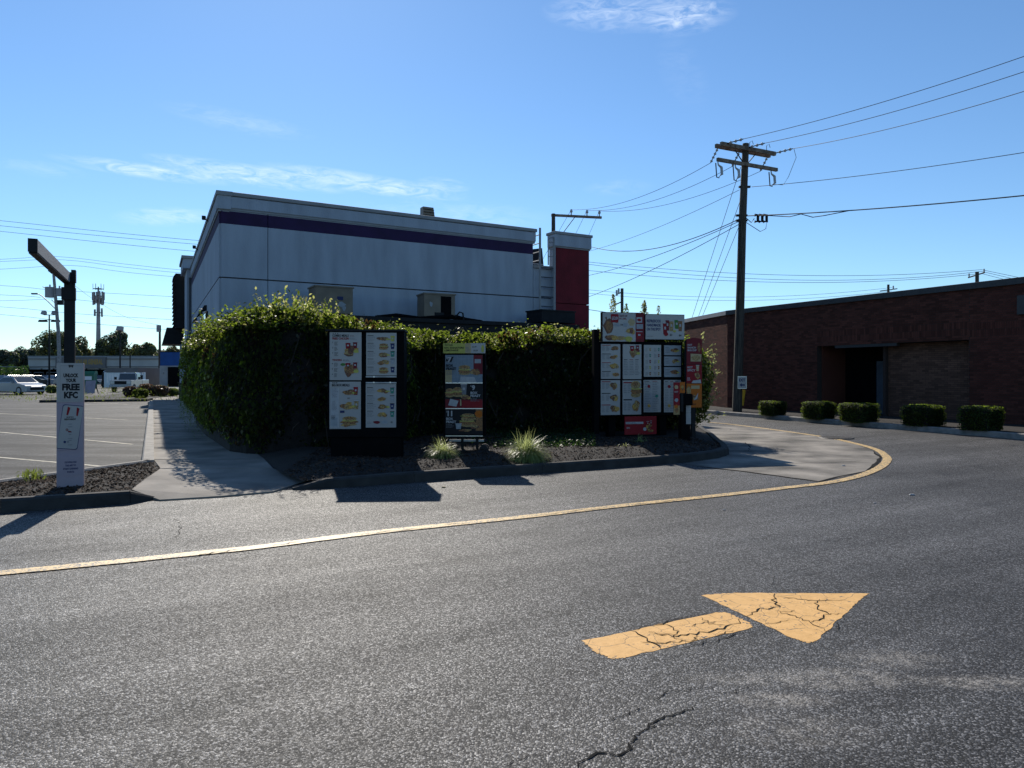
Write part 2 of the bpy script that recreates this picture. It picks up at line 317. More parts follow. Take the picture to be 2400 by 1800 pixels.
# ------------------------------------------------------------------ mesh builder
class MB:
    def __init__(s):
        s.v, s.f, s.m, s.mats = [], [], [], []

    def mi(s, mat):
        if mat not in s.mats: s.mats.append(mat)
        return s.mats.index(mat)

    def face(s, pts, mat):
        b = len(s.v); s.v += [tuple(p) for p in pts]; s.f.append(tuple(range(b, b + len(pts)))); s.m.append(s.mi(mat))

    def hull(s, bot, top, mat, cap=True):
        n = len(bot); b = len(s.v); s.v += [tuple(p) for p in bot] + [tuple(p) for p in top]; k = s.mi(mat)
        for i in range(n):
            j = (i + 1) % n
            s.f.append((b + i, b + j, b + n + j, b + n + i)); s.m.append(k)
        if cap:
            s.f.append(tuple(b + i for i in reversed(range(n)))); s.m.append(k)
            s.f.append(tuple(b + n + i for i in range(n))); s.m.append(k)

    def prism(s, poly, z0, z1, mat):
        a = sum(poly[i][0] * poly[(i + 1) % len(poly)][1] - poly[(i + 1) % len(poly)][0] * poly[i][1] for i in range(len(poly)))
        if a < 0: poly = list(reversed(poly))
        s.hull([(p[0], p[1], z0) for p in poly], [(p[0], p[1], z1) for p in poly], mat)

    def box(s, c, d, mat, rz=0.0, taper=1.0):
        x, y, z = c; w, l, h = d[0] / 2, d[1] / 2, d[2] / 2; cs, sn = math.cos(rz), math.sin(rz)
        def q(a, b_, t): return (x + a * cs - b_ * sn, y + a * sn + b_ * cs, t)
        t = taper
        s.hull([q(-w, -l, z - h), q(w, -l, z - h), q(w, l, z - h), q(-w, l, z - h)], [q(-w * t, -l * t, z + h), q(w * t, -l * t, z + h), q(w * t, l * t, z + h), q(-w * t, l * t, z + h)], mat)

    def bar(s, p0, p1, w, h, mat, up=(0, 0, 1)):
        p0, p1 = Vector(p0), Vector(p1); d = (p1 - p0).normalized(); up = Vector(up)
        if abs(d.dot(up)) > .95: up = Vector((0, 1, 0))
        x = d.cross(up).normalized() * w / 2; y = x.cross(d).normalized() * h / 2
        s.hull([p0 - x - y, p0 + x - y, p0 + x + y, p0 - x + y], [p1 - x - y, p1 + x - y, p1 + x + y, p1 - x + y], mat)

    def tube(s, pts, r, mat, n=8, cap=True):
        pts = [Vector(p) for p in pts]; rr = r if isinstance(r, (list, tuple)) else [r] * len(pts)
        b = len(s.v); k = s.mi(mat); prev = None
        for i, p in enumerate(pts):
            d = (pts[min(i + 1, len(pts) - 1)] - pts[max(i - 1, 0)]).normalized()
            a = Vector((0, 0, 1)) if abs(d.z) < .9 else Vector((1, 0, 0))
            x = d.cross(a).normalized(); y = d.cross(x)
            for j in range(n):
                t = 2 * math.pi * j / n; s.v.append(tuple(p + (x * math.cos(t) + y * math.sin(t)) * rr[i]))
        for i in range(len(pts) - 1):
            for j in range(n):
                j2 = (j + 1) % n
                s.f.append((b + i * n + j, b + i * n + j2, b + (i + 1) * n + j2, b + (i + 1) * n + j)); s.m.append(k)
        if cap:
            s.f.append(tuple(b + j for j in reversed(range(n)))); s.m.append(k)
            s.f.append(tuple(b + (len(pts) - 1) * n + j for j in range(n))); s.m.append(k)

    def build(s, name, parent=None, smooth=False, bevel=0.0, center=False):
        me = bpy.data.meshes.new(name); off = Vector((0, 0, 0))
        if center:
            a = np.array(s.v); off = Vector(((a[:, 0].min() + a[:, 0].max()) / 2, (a[:, 1].min() + a[:, 1].max()) / 2, a[:, 2].min()))
            s.v = [tuple(Vector(p) - off) for p in s.v]
        me.from_pydata(s.v, [], s.f)
        for m in s.mats: me.materials.append(m)
        me.polygons.foreach_set('material_index', s.m)
        if smooth: me.polygons.foreach_set('use_smooth', [True] * len(s.f))
        me.update()
        o = bpy.data.objects.new(name, me); COL.objects.link(o); o.location = off
        if parent: o.parent = parent
        if smooth and bevel == 0:
            try: me.set_sharp_from_angle(angle=R(40))
            except Exception: pass
        if bevel:
            bv = o.modifiers.new('bevel', 'BEVEL'); bv.width = bevel; bv.segments = 2; bv.limit_method = 'ANGLE'; bv.angle_limit = R(40)
        return o


def tag(o, label, cat, group=None):
    o['label'] = label; o['category'] = cat
    if group: o['group'] = group
    return o


def thing(name, label, cat, loc, rz=0.0, group=None):
    o = bpy.data.objects.new(name, None); COL.objects.link(o); o.empty_display_size = .3
    o.location = loc; o.rotation_euler = (0, 0, rz)
    return tag(o, label, cat, group)


def struct(o, label=None):
    o['kind'] = 'structure'
    if label: o['label'] = label
    return o


def copy_tree(o, parent=None, mats=None):
    c = o.copy(); COL.objects.link(c); c.parent = parent
    for ch in o.children: copy_tree(ch, c)
    return c


def leaves(name, pts, nrm, size, mat, parent=None, aspect=1.6, axis=None, mats=None, mi=None):
    """many folded leaf faces; pts, nrm (N,3), size (N)"""
    pts = np.asarray(pts, float); n = np.asarray(nrm, float); size = np.asarray(size, float); N = len(pts)
    n = n / (np.linalg.norm(n, axis=1, keepdims=True) + 1e-9)
    a = np.random.normal(size=(N, 3)) if axis is None else np.asarray(axis, float) + np.random.normal(size=(N, 3)) * .45
    a = a - n * (a * n).sum(1, keepdims=True); a /= np.linalg.norm(a, axis=1, keepdims=True) + 1e-9
    b = np.cross(n, a); L_ = (size * .5)[:, None]; W = L_ / aspect
    V = np.stack([pts - a * L_, pts + b * W + n * L_ * .18, pts + a * L_ * 1.1, pts - b * W + n * L_ * .18], 1).reshape(-1, 3)
    me = bpy.data.meshes.new(name); me.vertices.add(4 * N); me.vertices.foreach_set('co', V.ravel())
    idx = np.arange(N)[:, None] * 4 + np.array([0, 1, 2, 0, 2, 3])
    me.loops.add(6 * N); me.loops.foreach_set('vertex_index', idx.ravel())
    me.polygons.add(2 * N); me.polygons.foreach_set('loop_start', np.arange(2 * N) * 3)
    for m in (mats or [mat]): me.materials.append(m)
    if mi is not None: me.polygons.foreach_set('material_index', np.repeat(np.asarray(mi), 2))
    me.update(calc_edges=True); me.validate()
    o = bpy.data.objects.new(name, me); COL.objects.link(o)
    if parent: o.parent = parent
    return o


# ------------------------------------------------------------------ lettering
_TXT = {}


def text_geo(s, bold):
    k = (s, bold)
    if k not in _TXT:
        cu = bpy.data.curves.new('lettering', 'FONT'); cu.body = s; cu.size = 1; cu.resolution_u = 2; cu.offset = bold; cu.fill_mode = 'FRONT'
        ob = bpy.data.objects.new('lettering', cu); COL.objects.link(ob)
        me = bpy.data.meshes.new_from_object(ob, depsgraph=bpy.context.evaluated_depsgraph_get())
        vs = [(v.co.x, v.co.y) for v in me.vertices]; fs = [tuple(p.vertices) for p in me.polygons]
        bpy.data.objects.remove(ob); bpy.data.curves.remove(cu); bpy.data.meshes.remove(me)
        _TXT[k] = (vs, fs)
    return _TXT[k]


class Print(MB):
    """flat print laid on a panel face: x right, z up, y = minus the layer"""
    def rect(s, x0, z0, x1, z1, mat, lay=1):
        y = -.0012 * lay; s.face([(x0, y, z0), (x1, y, z0), (x1, y, z1), (x0, y, z1)], mat)

    def poly(s, pts, mat, lay=1):
        y = -.0012 * lay; s.face([(a, y, b) for a, b in pts], mat)

    def blob(s, cx, cz, rx, rz, mat, lay=2, n=14, rough=.16, seed=0):
        rnd = random.Random(seed + int(cx * 977) + int(cz * 331)); y = -.0012 * lay
        s.face([(cx + rx * math.cos(2 * math.pi * i / n) * (1 + rnd.uniform(-rough, rough)), y, cz + rz * math.sin(2 * math.pi * i / n) * (1 + rnd.uniform(-rough, rough))) for i in range(n)], mat)

    def text(s, t, x, z, h, mat, lay=3, w=None, bold=.012, align='l'):
        vs, fs = text_geo(t, bold)
        if not vs: return
        x0, x1 = min(a for a, _ in vs), max(a for a, _ in vs); z0, z1 = min(b for _, b in vs), max(b for _, b in vs)
        k = h / (z1 - z0); kx = (w / (x1 - x0)) if w else k
        W = (x1 - x0) * kx; ox = x - (W if align == 'r' else W / 2 if align == 'c' else 0)
        b = len(s.v); y = -.0012 * lay; q = s.mi(mat)
        s.v += [(ox + (a - x0) * kx, y, z + (c - z0) * k) for a, c in vs]
        for f in fs: s.f.append(tuple(b + i for i in f)); s.m.append(q)

    def lines(s, x, z, w, n, gap, th, mat, lay=2, seed=1):
        rnd = random.Random(seed)
        for i in range(n):
            zz = z - i * gap; xx = x
            end = x + w * rnd.uniform(.55, 1)
            while xx < end:
                ww = rnd.uniform(.08, .3) * w; s.rect(xx, zz - th, min(xx + ww, end), zz, mat, lay); xx += ww + w * .05

    def cup(s, x, z, w, h, mat, lay=2, lid=None):
        s.poly([(x - w * .38, z), (x + w * .38, z), (x + w * .5, z + h), (x - w * .5, z + h)], mat, lay)
        s.rect(x - w * .56, z + h, x + w * .56, z + h * 1.1, lid or INK['white'], lay + 1)
        s.rect(x - w * .2, z + h * .45, x + w * .2, z + h * .7, INK['white'], lay + 1)

    def meal(s, cx, cz, w, h, lay=2, seed=0, bucket=False, greens=False):
        """a heap of fried pieces, fries and a box"""
        rnd = random.Random(seed)
        for i in range(9):
            a = rnd.uniform(0, 6.28); rr = rnd.uniform(.1, .75)
            s.blob(cx + math.cos(a) * w * .36 * rr, cz + math.sin(a) * h * .26 * rr, w * rnd.uniform(.13, .24), h * rnd.uniform(.12, .22), INK[rnd.choice(['brown', 'brown', 'tan', 'dkbrown', 'gold'])], lay + 1 + i * .5, 11, .22, seed + i)
        if bucket:
            s.cup(cx - w * .08, cz + h * .1, w * .24, h * .34, INK['red'], lay + 5)
            s.cup(cx + w * .26, cz + h * .12, w * .2, h * .36, INK['maroon'], lay + 5)
        if greens:
            s.blob(cx + w * .32, cz - h * .05, w * .14, h * .1, INK['lime'], lay + 6, 9, .25, seed)

    def burger(s, cx, cz, w, h, lay=2, seed=0):
        s.blob(cx, cz - h * .36, w * .46, h * .16, INK['tan'], lay, 14, .06, seed)
        s.blob(cx, cz - h * .14, w * .52, h * .2, INK['brown'], lay + 1, 14, .2, seed + 1)
        s.blob(cx, cz + h * .02, w * .5, h * .07, INK['lime'], lay + 2, 14, .3, seed + 2)
        s.blob(cx, cz + h * .24, w * .46, h * .24, INK['tan'], lay + 3, 16, .05, seed + 3)
        s.blob(cx - w * .05, cz + h * .3, w * .3, h * .12, INK['brown'], lay + 4, 12, .1, seed + 4)


def panel(parent, x0, x1, z0, z1, y, mat, draw=None, thick=.02, name='menu_panel'):
    """a printed sheet whose lower left front corner sits at (x0, y, z0) in the frame of its thing"""
    b = MB(); b.box(((x1 - x0) / 2, thick / 2, (z1 - z0) / 2), (x1 - x0, thick, z1 - z0), mat)
    o = b.build(name, parent); o.location = (x0, y, z0)
    if draw:
        p = Print(); draw(p, x1 - x0, z1 - z0)
        if p.f: p.build('print', o)['kind'] = 'stuff'
    return o

# ================================================================== SETTING
gb = MB(); gb.face([(-900, -300, -.03), (900, -300, -.03), (900, 1500, -.03), (-900, 1500, -.03)], M_['ground']); struct(gb.build('ground'))
db = MB(); db.face([(-70, -25, 0), (70, -25, 0), (70, 75, 0), (-70, 75, 0)], M_['asphalt']); road = struct(db.build('driveway'))

# kerb line of the parking lot and sidewalk: follows the restaurant's long wall
WL = Vector((-.4515, .8923, 0))                       # direction of the long side wall, away from the camera
k0 = G(346, 1082, .12); k0.z = 0


def along(p, t, side=0.0):                             # walk along the wall direction, side to the right
    return Vector((p.x + WL.x * t + WL.y * side, p.y + WL.y * t - WL.x * side, 0))


bed_back_r = G(357, 1082, .12); bed_back_l = G(0, 1131, .12)
bd = (Vector((bed_back_l.x, bed_back_l.y, 0)) - Vector((bed_back_r.x, bed_back_r.y, 0))).normalized()
far_l = Vector((bed_back_r.x, bed_back_r.y, 0)) + bd * 60
lot_pts = [along(k0, -.2, -.1), along(k0, 120, -.1), Vector((-150, 190, 0)), Vector((-150, 20, 0)), far_l + Vector((-30, 0, 0))]
lb = MB(); lb.face([(p.x, p.y, .004) for p in lot_pts], M_['lot']); struct(lb.build('parking_lot'))
for (ua, va, ub, vb, n) in [(-260, 1050, 322, 1101, 'a'), (-300, 986, 312, 1042, 'b'), (-250, 957, 300, 985, 'c'), (60, 935, 300, 948, 'd')]:
    a, b = G(ua, va), G(ub, vb); q = MB(); d = (b - a).normalized(); nn = Vector((-d.y, d.x, 0)) * .05
    L_ = (b - a).length; k = int(L_ / .5)
    for i in range(k):
        s0, s1 = a + d * L_ * i / k, a + d * L_ * (i + 1) / k
        w0, w1 = (.75 + .5 * mnoise.noise((i * .7, va, 0))), (.75 + .5 * mnoise.noise((i * .7 + .7, va, 0)))
        q.face([(p.x, p.y, .008) for p in (s0 - nn * w0, s1 - nn * w1, s1 + nn * w1, s0 + nn * w0)], M_['white_paint'])
    o = q.build('parking_line'); o['kind'] = 'structure'

# ---- kerbs: poured pieces with joints
def kerb(name, pts, w, h, mat, piece=3.0, gap=.012, inner=1):
    root = bpy.data.objects.new(name, None); COL.objects.link(root); root['kind'] = 'structure'
    pts = [Vector((p[0], p[1], 0)) for p in pts]
    n = len(pts); nor = []
    for i in range(n):
        d = (pts[min(i + 1, n - 1)] - pts[max(i - 1, 0)]).normalized(); nor.append(Vector((-d.y, d.x, 0)) * inner)
    acc = 0; cur = MB()
    hs = h if isinstance(h, list) else [h] * n
    for i in range(n - 1):
        L_ = (pts[i + 1] - pts[i]).length; k = max(1, round(L_ / piece)) if L_ > piece * .6 else 1
        for j in range(k):
            t0, t1 = j / k, (j + 1) / k; g = gap / max(L_, .1) / 2
            def prof(t):
                p = pts[i].lerp(pts[i + 1], t); q = nor[i].lerp(nor[i + 1], t); hh = hs[i] + (hs[i + 1] - hs[i]) * t; c = min(.025, hh * .4)
                return [p + Vector((0, 0, -.02)), p + q * .018 + Vector((0, 0, hh - c)), p + q * (.018 + c) + Vector((0, 0, hh)), p + q * w + Vector((0, 0, hh)), p + q * w + Vector((0, 0, -.02))]
            t0g = t0 + (g if acc > 0 or j else 0); t1g = t1 - g
            if L_ < piece * .6: t0g, t1g = t0, t1
            A, B = prof(t0g), prof(t1g)
            (cur.hull(A, B, mat) if True else None)
            acc += L_ / k
            if acc >= piece * .95:
                cur.build('kerb_stone', root); cur = MB(); acc = 0
    if cur.f: cur.build('kerb_stone', root)
    return root


kl = along(k0, -.05, -.14)
kerb('parking_kerb', [along(k0, -.05, -.11), along(k0, 30.5, -.11)], .21, .15, M_['kerb'], inner=-1)
kerb('bed_back_kerb', [bed_back_r, far_l], .12, .15, M_['kerb'], inner=-1)
# front kerb of the pylon bed, dropping at the sidewalk
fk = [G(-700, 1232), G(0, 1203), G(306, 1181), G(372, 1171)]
kerb('bed_front_kerb', fk, .15, [.16, .16, .15, .03], M_['shadekerb'], piece=1.6)
# main island kerb
ik = [(-3.02, 9.80), (-2.6, 9.98), (-1.45, 10.53), (.5, 11.53), (2.44, 12.50), (3.3, 13.0), (3.95, 13.55), (4.35, 14.2), (4.55, 15.0), (4.72, 16.0), (5.0, 17.5), (5.45, 20.5), (5.4, 24), (5.1, 29)]
IKH = [.03, .13, .15, .15, .15, .15, .15, .15, .15, .15, .15, .15, .15, .15]
kerb('island_kerb', ik, .15, IKH, M_['shadekerb'], piece=2.4)
# kerb in front of the brick building
kdir = Vector((12.55 - 8.17, 17.4 - 28.3, 0)).normalized(); kn = Vector((-kdir.y, kdir.x, 0))     # kn: to the right, away from the road
ka = Vector((8.17, 28.3, 0)) - kdir * 14; kb_ = Vector((12.55, 17.4, 0)) + kdir * 22
kerb('roadside_kerb', [ka, Vector((8.17, 28.3, 0)), Vector((12.55, 17.4, 0)), kb_], .16, .15, M_['kerb'], piece=3.2)

# ---- sidewalk, slab by slab
side_root = bpy.data.objects.new('sidewalk', None); COL.objects.link(side_root); side_root['kind'] = 'structure'
sb = MB()
base_poly = [G(357, 1099), along(k0, 60, .1), along(k0, 60, 4.6), along(k0, 5, 4.2), G(640, 1092), G(735, 1118), G(372, 1170), G(306, 1146)]
rows = [(914, 358, 392), (922, 358, 406), (930, 358, 425), (940, 358, 445), (948.5, 358, 470), (959, 358, 500), (967.5, 358, 525), (978, 358, 545), (993, 358, 560), (1011, 358, 575), (1029, 358, 580), (1050, 359, 585), (1077, 361, 620), (1098, 376, 640)]
LAST = [(306, 1146, .10), (376, 1098, .115), (640, 1098, .115), (737, 1121, .03), (640, 1151, .022), (520, 1162, .022), (374, 1171, .02)]
for i in range(len(rows) - 1):
    (v0, a0, b0), (v1, a1, b1) = rows[i], rows[i + 1]
    q = MB(); g = .7 if i > 5 else .25
    hh = .12
    pts = [G(a1, v1 - g, hh), G(b1, v1 - g, hh), G(b0, v0 + g * .3, hh), G(a0, v0 + g * .3, hh)]
    if i == len(rows) - 2: pass
    tilt = [random.uniform(-.003, .003) for _ in range(4)]
    q.hull([Vector((p.x, p.y, -.02)) for p in pts], [p + Vector((0, 0, t)) for p, t in zip(pts, tilt)], M_['concrete'])
    o = q.build('slab', side_root)
q = MB()
pts = [G(u, v, h) for u, v, h in reversed(LAST)]
q.hull([Vector((p.x, p.y, -.05)) for p in pts], pts, M_['concrete']); q.build('ramp_slab', side_root)
# dark joint bed just below the slabs
q = MB(); pts = [G(362, 1097, .105), G(630, 1097, .105), along(k0, 60, 4.4) + Vector((0, 0, .105)), along(k0, 60, .12) + Vector((0, 0, .105))]
q.face(pts, M_['joint']); q.build('slab_joint', side_root)
# gutter strip along the ramp
q = MB(); q.hull([G(374, 1172.5, -.03), G(735, 1138, -.03), G(738, 1124, -.03), G(374, 1171, -.03)], [G(374, 1178, .012), G(640, 1160, .014), G(742, 1134, .02), G(737, 1123, .03)], M_['kerb']) if False else None

# ---- concrete pad in the lane turn
padc = [(1600, 1088.5), (1760, 1108), (1919, 1129), (1975, 1118), (2029, 1104), (2055, 1086), (2063, 1073), (2046, 1057), (2010, 1043), (1975, 1034), (1927, 1024), (1860, 1012), (1790, 1003), (1725, 997)]
pc = [G(u, v) for u, v in padc] + [Vector((5.6, 22.0, 0)), Vector((5.0, 17.0, 0)), Vector((4.6, 15.0, 0)), Vector((4.2, 13.9, 0)), Vector((3.2, 12.9, 0))]
q = MB(); q.face([(p.x, p.y, .005) for p in pc], M_['pad']); struct(q.build('concrete_pad'))


def strip(mb, pts, w, z, mat, jit=0.0, seed=0, taper=False):
    rnd = random.Random(seed); P_ = [Vector((p[0], p[1], 0)) for p in pts]; prev = None; n = len(P_)
    for i, p in enumerate(P_):
        d = (P_[min(i + 1, n - 1)] - P_[max(i - 1, 0)]).normalized(); nn = Vector((-d.y, d.x, 0))
        k = w * (1 + rnd.uniform(-jit, jit))
        if taper: k *= max(.2, 1 - (i / (n - 1)) * .8)
        if jit > .3: k *= min(1, .25 + 4 * i / n, .25 + 4 * (n - 1 - i) / n)
        cur = (p - nn * k / 2, p + nn * k / 2)
        if prev: mb.face([(a.x, a.y, z) for a in (prev[0], cur[0], cur[1], prev[1])], mat)
        prev = cur


def smooth_line(pts, k=6):
    out = []; n = len(pts)
    for i in range(n - 1):
        p0, p1, p2, p3 = pts[max(i - 1, 0)], pts[i], pts[i + 1], pts[min(i + 2, n - 1)]
        for j in range(k):
            t = j / k
            out.append(.5 * ((2 * p1) + (p2 - p0) * t + (2 * p0 - 5 * p1 + 4 * p2 - p3) * t * t + (3 * p1 - p0 - 3 * p2 + p3) * t ** 3))
    return out + [pts[-1]]


# ---- yellow lane line
yl = [(-700, 1425), (-300, 1378), (0, 1345), (122, 1333), (285, 1317), (447, 1300), (610, 1283), (881, 1249), (1220, 1213.5), (1469, 1185), (1705, 1160), (1850, 1143), (1935, 1133), (2008, 1118), (2055, 1100), (2077, 1083), (2076, 1070), (2050, 1053), (1988, 1036), (1927, 1024), (1820, 1008.5), (1722, 996), (1660, 990)]
YL = smooth_line([G(u, v) for u, v in yl], 10)
q = MB(); strip(q, YL, .152, .009, M_['yellow_line'], .05, 3); yline = struct(q.build('yellow_lane_line'))

# ---- yellow arrow: tail and head
ar = bpy.data.objects.new('arrow_marking', None); COL.objects.link(ar); ar['kind'] = 'structure'
ar['label'] = 'cracked yellow arrow painted on the driveway'


def flat_poly(name, px, z, mat, parent, sub=10, jit=.006, seed=1):
    rnd = random.Random(seed); pts = [G(u, v) for u, v in px]; out = []
    for i in range(len(pts)):
        a, b = pts[i], pts[(i + 1) % len(pts)]
        for j in range(sub):
            p = a.lerp(b, j / sub); out.append((p.x + rnd.uniform(-jit, jit), p.y + rnd.uniform(-jit, jit), z))
    import mathutils.geometry as mg
    q = MB(); m_ = q.mi(mat)
    vs, es, fs, *_ = mg.delaunay_2d_cdt([Vector(p[:2]) for p in out], [(i, (i + 1) % len(out)) for i in range(len(out))], [], 1, 1e-6)
    q.v = [(v.x, v.y, z) for v in vs]
    for f in fs:
        a_, b_, c_ = (vs[i] for i in f[:3]); up_ = (b_ - a_).cross(c_ - a_) > 0
        q.f.append(tuple(f) if up_ else tuple(reversed(f))); q.m.append(m_)
    return q.build(name, parent)


flat_poly('arrow_tail', [(1365, 1503), (1398, 1530), (1437, 1546), (1468, 1541), (1765, 1471), (1758, 1460), (1700, 1435), (1672, 1437)], .002, M_['yellow'], ar, 16, .009)
flat_poly('arrow_head', [(1644, 1395), (1720, 1390), (2036, 1391), (2000, 1420), (1915, 1502), (1893, 1508), (1860, 1497)], .002, M_['yellow'], ar, 16, .009, 4)


def crack(parent, px, w, seed=0, z=.005, taper=False, k=5):
    pts = [G(u, v) for u, v in px]; rnd = random.Random(seed); fine = []
    for i in range(len(pts) - 1):
        for j in range(k):
            p = pts[i].lerp(pts[i + 1], j / k); d = (pts[i + 1] - pts[i]); nn = Vector((-d.y, d.x, 0)).normalized()
            a = 0 if j == 0 and i == 0 else rnd.uniform(-1, 1) * min(.025, d.length * .12)
            fine.append(p + nn * a)
    fine.append(pts[-1]); q = MB(); strip(q, fine, w, z, M_['crack'], .55, seed, taper); return q.build('crack', parent)


for i, (px, w) in enumerate([([(1475, 1478), (1520, 1503), (1555, 1527)], .010), ([(1475, 1478), (1550, 1463), (1640, 1440), (1672, 1437)], .010),
                             ([(1520, 1482), (1575, 1492), (1630, 1487), (1700, 1476), (1745, 1449)], .012), ([(1552, 1463), (1590, 1480), (1580, 1497), (1600, 1500)], .009),
                             ([(1630, 1487), (1630, 1503), (1560, 1508), (1500, 1505)], .009), ([(1700, 1466), (1665, 1463), (1640, 1447)], .007), ([(1555, 1527), (1640, 1510), (1700, 1497), (1765, 1480)], .008),
                             ([(1620, 1470), (1645, 1460), (1690, 1458)], .006), ([(1520, 1482), (1600, 1490)], .007), ([(1680, 1490), (1720, 1478)], .007)]):
    crack(ar, px, w * .75, 20 + i)
for i, (px, w) in enumerate([([(1748, 1447), (1775, 1430), (1826, 1423), (1815, 1412), (1816, 1392)], .013), ([(1816, 1397), (1870, 1405), (1910, 1410), (1980, 1407)], .009),
                             ([(1816, 1432), (1860, 1445), (1900, 1460), (1950, 1484)], .009), ([(1900, 1460), (1930, 1452), (1935, 1440), (1910, 1415), (1920, 1405)], .010),
                             ([(1816, 1432), (1850, 1436), (1862, 1431)], .006), ([(1935, 1440), (1975, 1440)], .006), ([(1790, 1465), (1830, 1460), (1850, 1452)], .006), ([(1990, 1440), (1960, 1480)], .006)]):
    crack(ar, px, w * .75, 50 + i)
for i, (px, w, tp) in enumerate([([(1350, 1806), (1362, 1785), (1400, 1770), (1468, 1767), (1482, 1738), (1497, 1718), (1520, 1698), (1560, 1680), (1620, 1664), (1632, 1655)], .016, False),
                                 ([(1497, 1718), (1540, 1700), (1590, 1698), (1650, 1676)], .010, True), ([(1530, 1640), (1570, 1625), (1640, 1612), (1690, 1610)], .010, True),
                                 ([(1430, 1690), (1470, 1672), (1510, 1658)], .009, False), ([(1690, 1628), (1730, 1620), (1770, 1602)], .011, True), ([(1620, 1700), (1690, 1690), (1720, 1688)], .008, True),
                                 ([(1432, 1795), (1470, 1760), (1500, 1740)], .007, True), ([(1816, 1390), (1810, 1365), (1815, 1345), (1770, 1318), (1720, 1295), (1650, 1265), (1570, 1245)], .007, True),
                                 ([(425, 1228), (418, 1245), (414, 1262), (355, 1291)], .010, True), ([(410, 1215), (425, 1228)], .008, False), ([(1230, 1425), (1300, 1440), (1360, 1442)], .006, True),
                                 ([(1160, 1795), (1240, 1775), (1300, 1765)], .007, True), ([(2050, 1178), (2110, 1173), (2160, 1168)], .010, True), ([(1975, 1150), (2060, 1163)], .008, True), ([(0, 1312), (62, 1316)], .006, True)]):
    crack(road, px, w * .62, 80 + i, .004, tp)
for i, (px, w) in enumerate([([(1745, 1036), (1757, 1048), (1755, 1058)], .02), ([(1600, 1089), (1760, 1108), (1919, 1129.5), (2029, 1105)], .03), ([(2029, 1105), (2056, 1087), (2064, 1074), (2047, 1058)], .05), ([(1640, 1088), (1919, 1086), (2050, 1080)], .012)]):
    crack(bpy.data.objects['concrete_pad'], px, w, 120 + i, .009)
for i, px in enumerate([[(420, 1310), (470, 1303), (560, 1290)], [(830, 1256), (900, 1249), (1010, 1238)], [(1250, 1212), (1340, 1200), (1420, 1192)], [(640, 1281), (700, 1272)], [(1040, 1232), (1100, 1228)], [(1480, 1186), (1600, 1172)]]):
    crack(yline, px, .009, 140 + i, .0125, k=9)
# manhole cover in the line
mh = MB(); c0 = G(1960, 1027); n = 28; r = .42
ring = [(c0.x + r * math.cos(6.2832 * i / n), c0.y + r * math.sin(6.2832 * i / n), .016) for i in range(n)]
mh.hull([(a, b, .002) for a, b, _ in ring], [(c0.x + (a - c0.x) * .96, c0.y + (b - c0.y) * .96, .024) for a, b, _ in ring], M_['iron'])
for i in range(-3, 4):
    L_ = math.sqrt(max(0, .33 ** 2 - (i * .09) ** 2)); mh.box((c0.x + i * .09, c0.y, .027), (.035, 2 * L_, .008), M_['iron'])
tag(mh.build('manhole_cover', center=True), 'round dark iron manhole cover in the bend of the yellow line', 'manhole cover')

# ---- planting beds: soil sheet, bark chips
def soil_sheet(name, poly, z, bumpy=.05, res=.22, edge=.02):
    me = MB(); xs = [p[0] for p in poly]; ys = [p[1] for p in poly]
    def inside(x, y):
        c = False; j = len(poly) - 1
        for i in range(len(poly)):
            if (poly[i][1] > y) != (poly[j][1] > y) and x < (poly[j][0] - poly[i][0]) * (y - poly[i][1]) / (poly[j][1] - poly[i][1]) + poly[i][0]: c = not c
            j = i
        return c
    def edged(x, y):
        best = 9
        for i in range(len(poly)):
            a = Vector(poly[i][:2]); b = Vector(poly[(i + 1) % len(poly)][:2]); p = Vector((x, y)); ab = b - a
            t = max(0, min(1, (p - a).dot(ab) / max(ab.length_squared, 1e-9))); best = min(best, (a + ab * t - p).length)
        return best
    def hh(x, y):
        e = min(1, edged(x, y) / .7); return z - edge + bumpy * e * (1 + .5 * mnoise.noise((x * 1.7, y * 1.7, 2))) + .012 * mnoise.noise((x * 9, y * 9, 0))
    # outline face fan: grid points inside plus the border
    import mathutils.geometry as mg
    pts = [Vector(p[:2]) for p in poly]; border = []
    for i in range(len(pts)):
        a, b = pts[i], pts[(i + 1) % len(pts)]; k = max(1, int((b - a).length / res))
        border += [a.lerp(b, j / k) for j in range(k)]
    inner = []
    x = min(xs)
    while x < max(xs):
        y = min(ys)
        while y < max(ys):
            xx, yy = x + random.uniform(-.05, .05), y + random.uniform(-.05, .05)
            if inside(xx, yy) and edged(xx, yy) > res * .5: inner.append(Vector((xx, yy)))
            y += res
        x += res
    allp = border + inner
    vs, es, fs, *_ = mg.delaunay_2d_cdt(allp, [(i, (i + 1) % len(border)) for i in range(len(border))], [], 1, 1e-4)
    for v in vs: me.v.append((v.x, v.y, hh(v.x, v.y)))
    for f in fs: me.f.append(tuple(f)); me.m.append(me.mi(M_['soil']))
    o = me.build(name, smooth=True); o['kind'] = 'structure'
    return o, inside, hh


def chips(name, inside, hh, box_, n, lo=.02, hi=.065):
    pts, nr, sz = [], [], []
    while len(pts) < n:
        x, y = random.uniform(box_[0], box_[1]), random.uniform(box_[2], box_[3])
        if not inside(x, y): continue
        pts.append((x, y, hh(x, y) + random.uniform(.002, .014))); nr.append((random.gauss(0, .45), random.gauss(0, .45), 1)); sz.append(random.uniform(lo, hi))
    o = leaves(name, pts, nr, sz, M_['chip'], aspect=2.4); o['kind'] = 'stuff'; o['label'] = 'loose brown bark mulch chips'
    return o


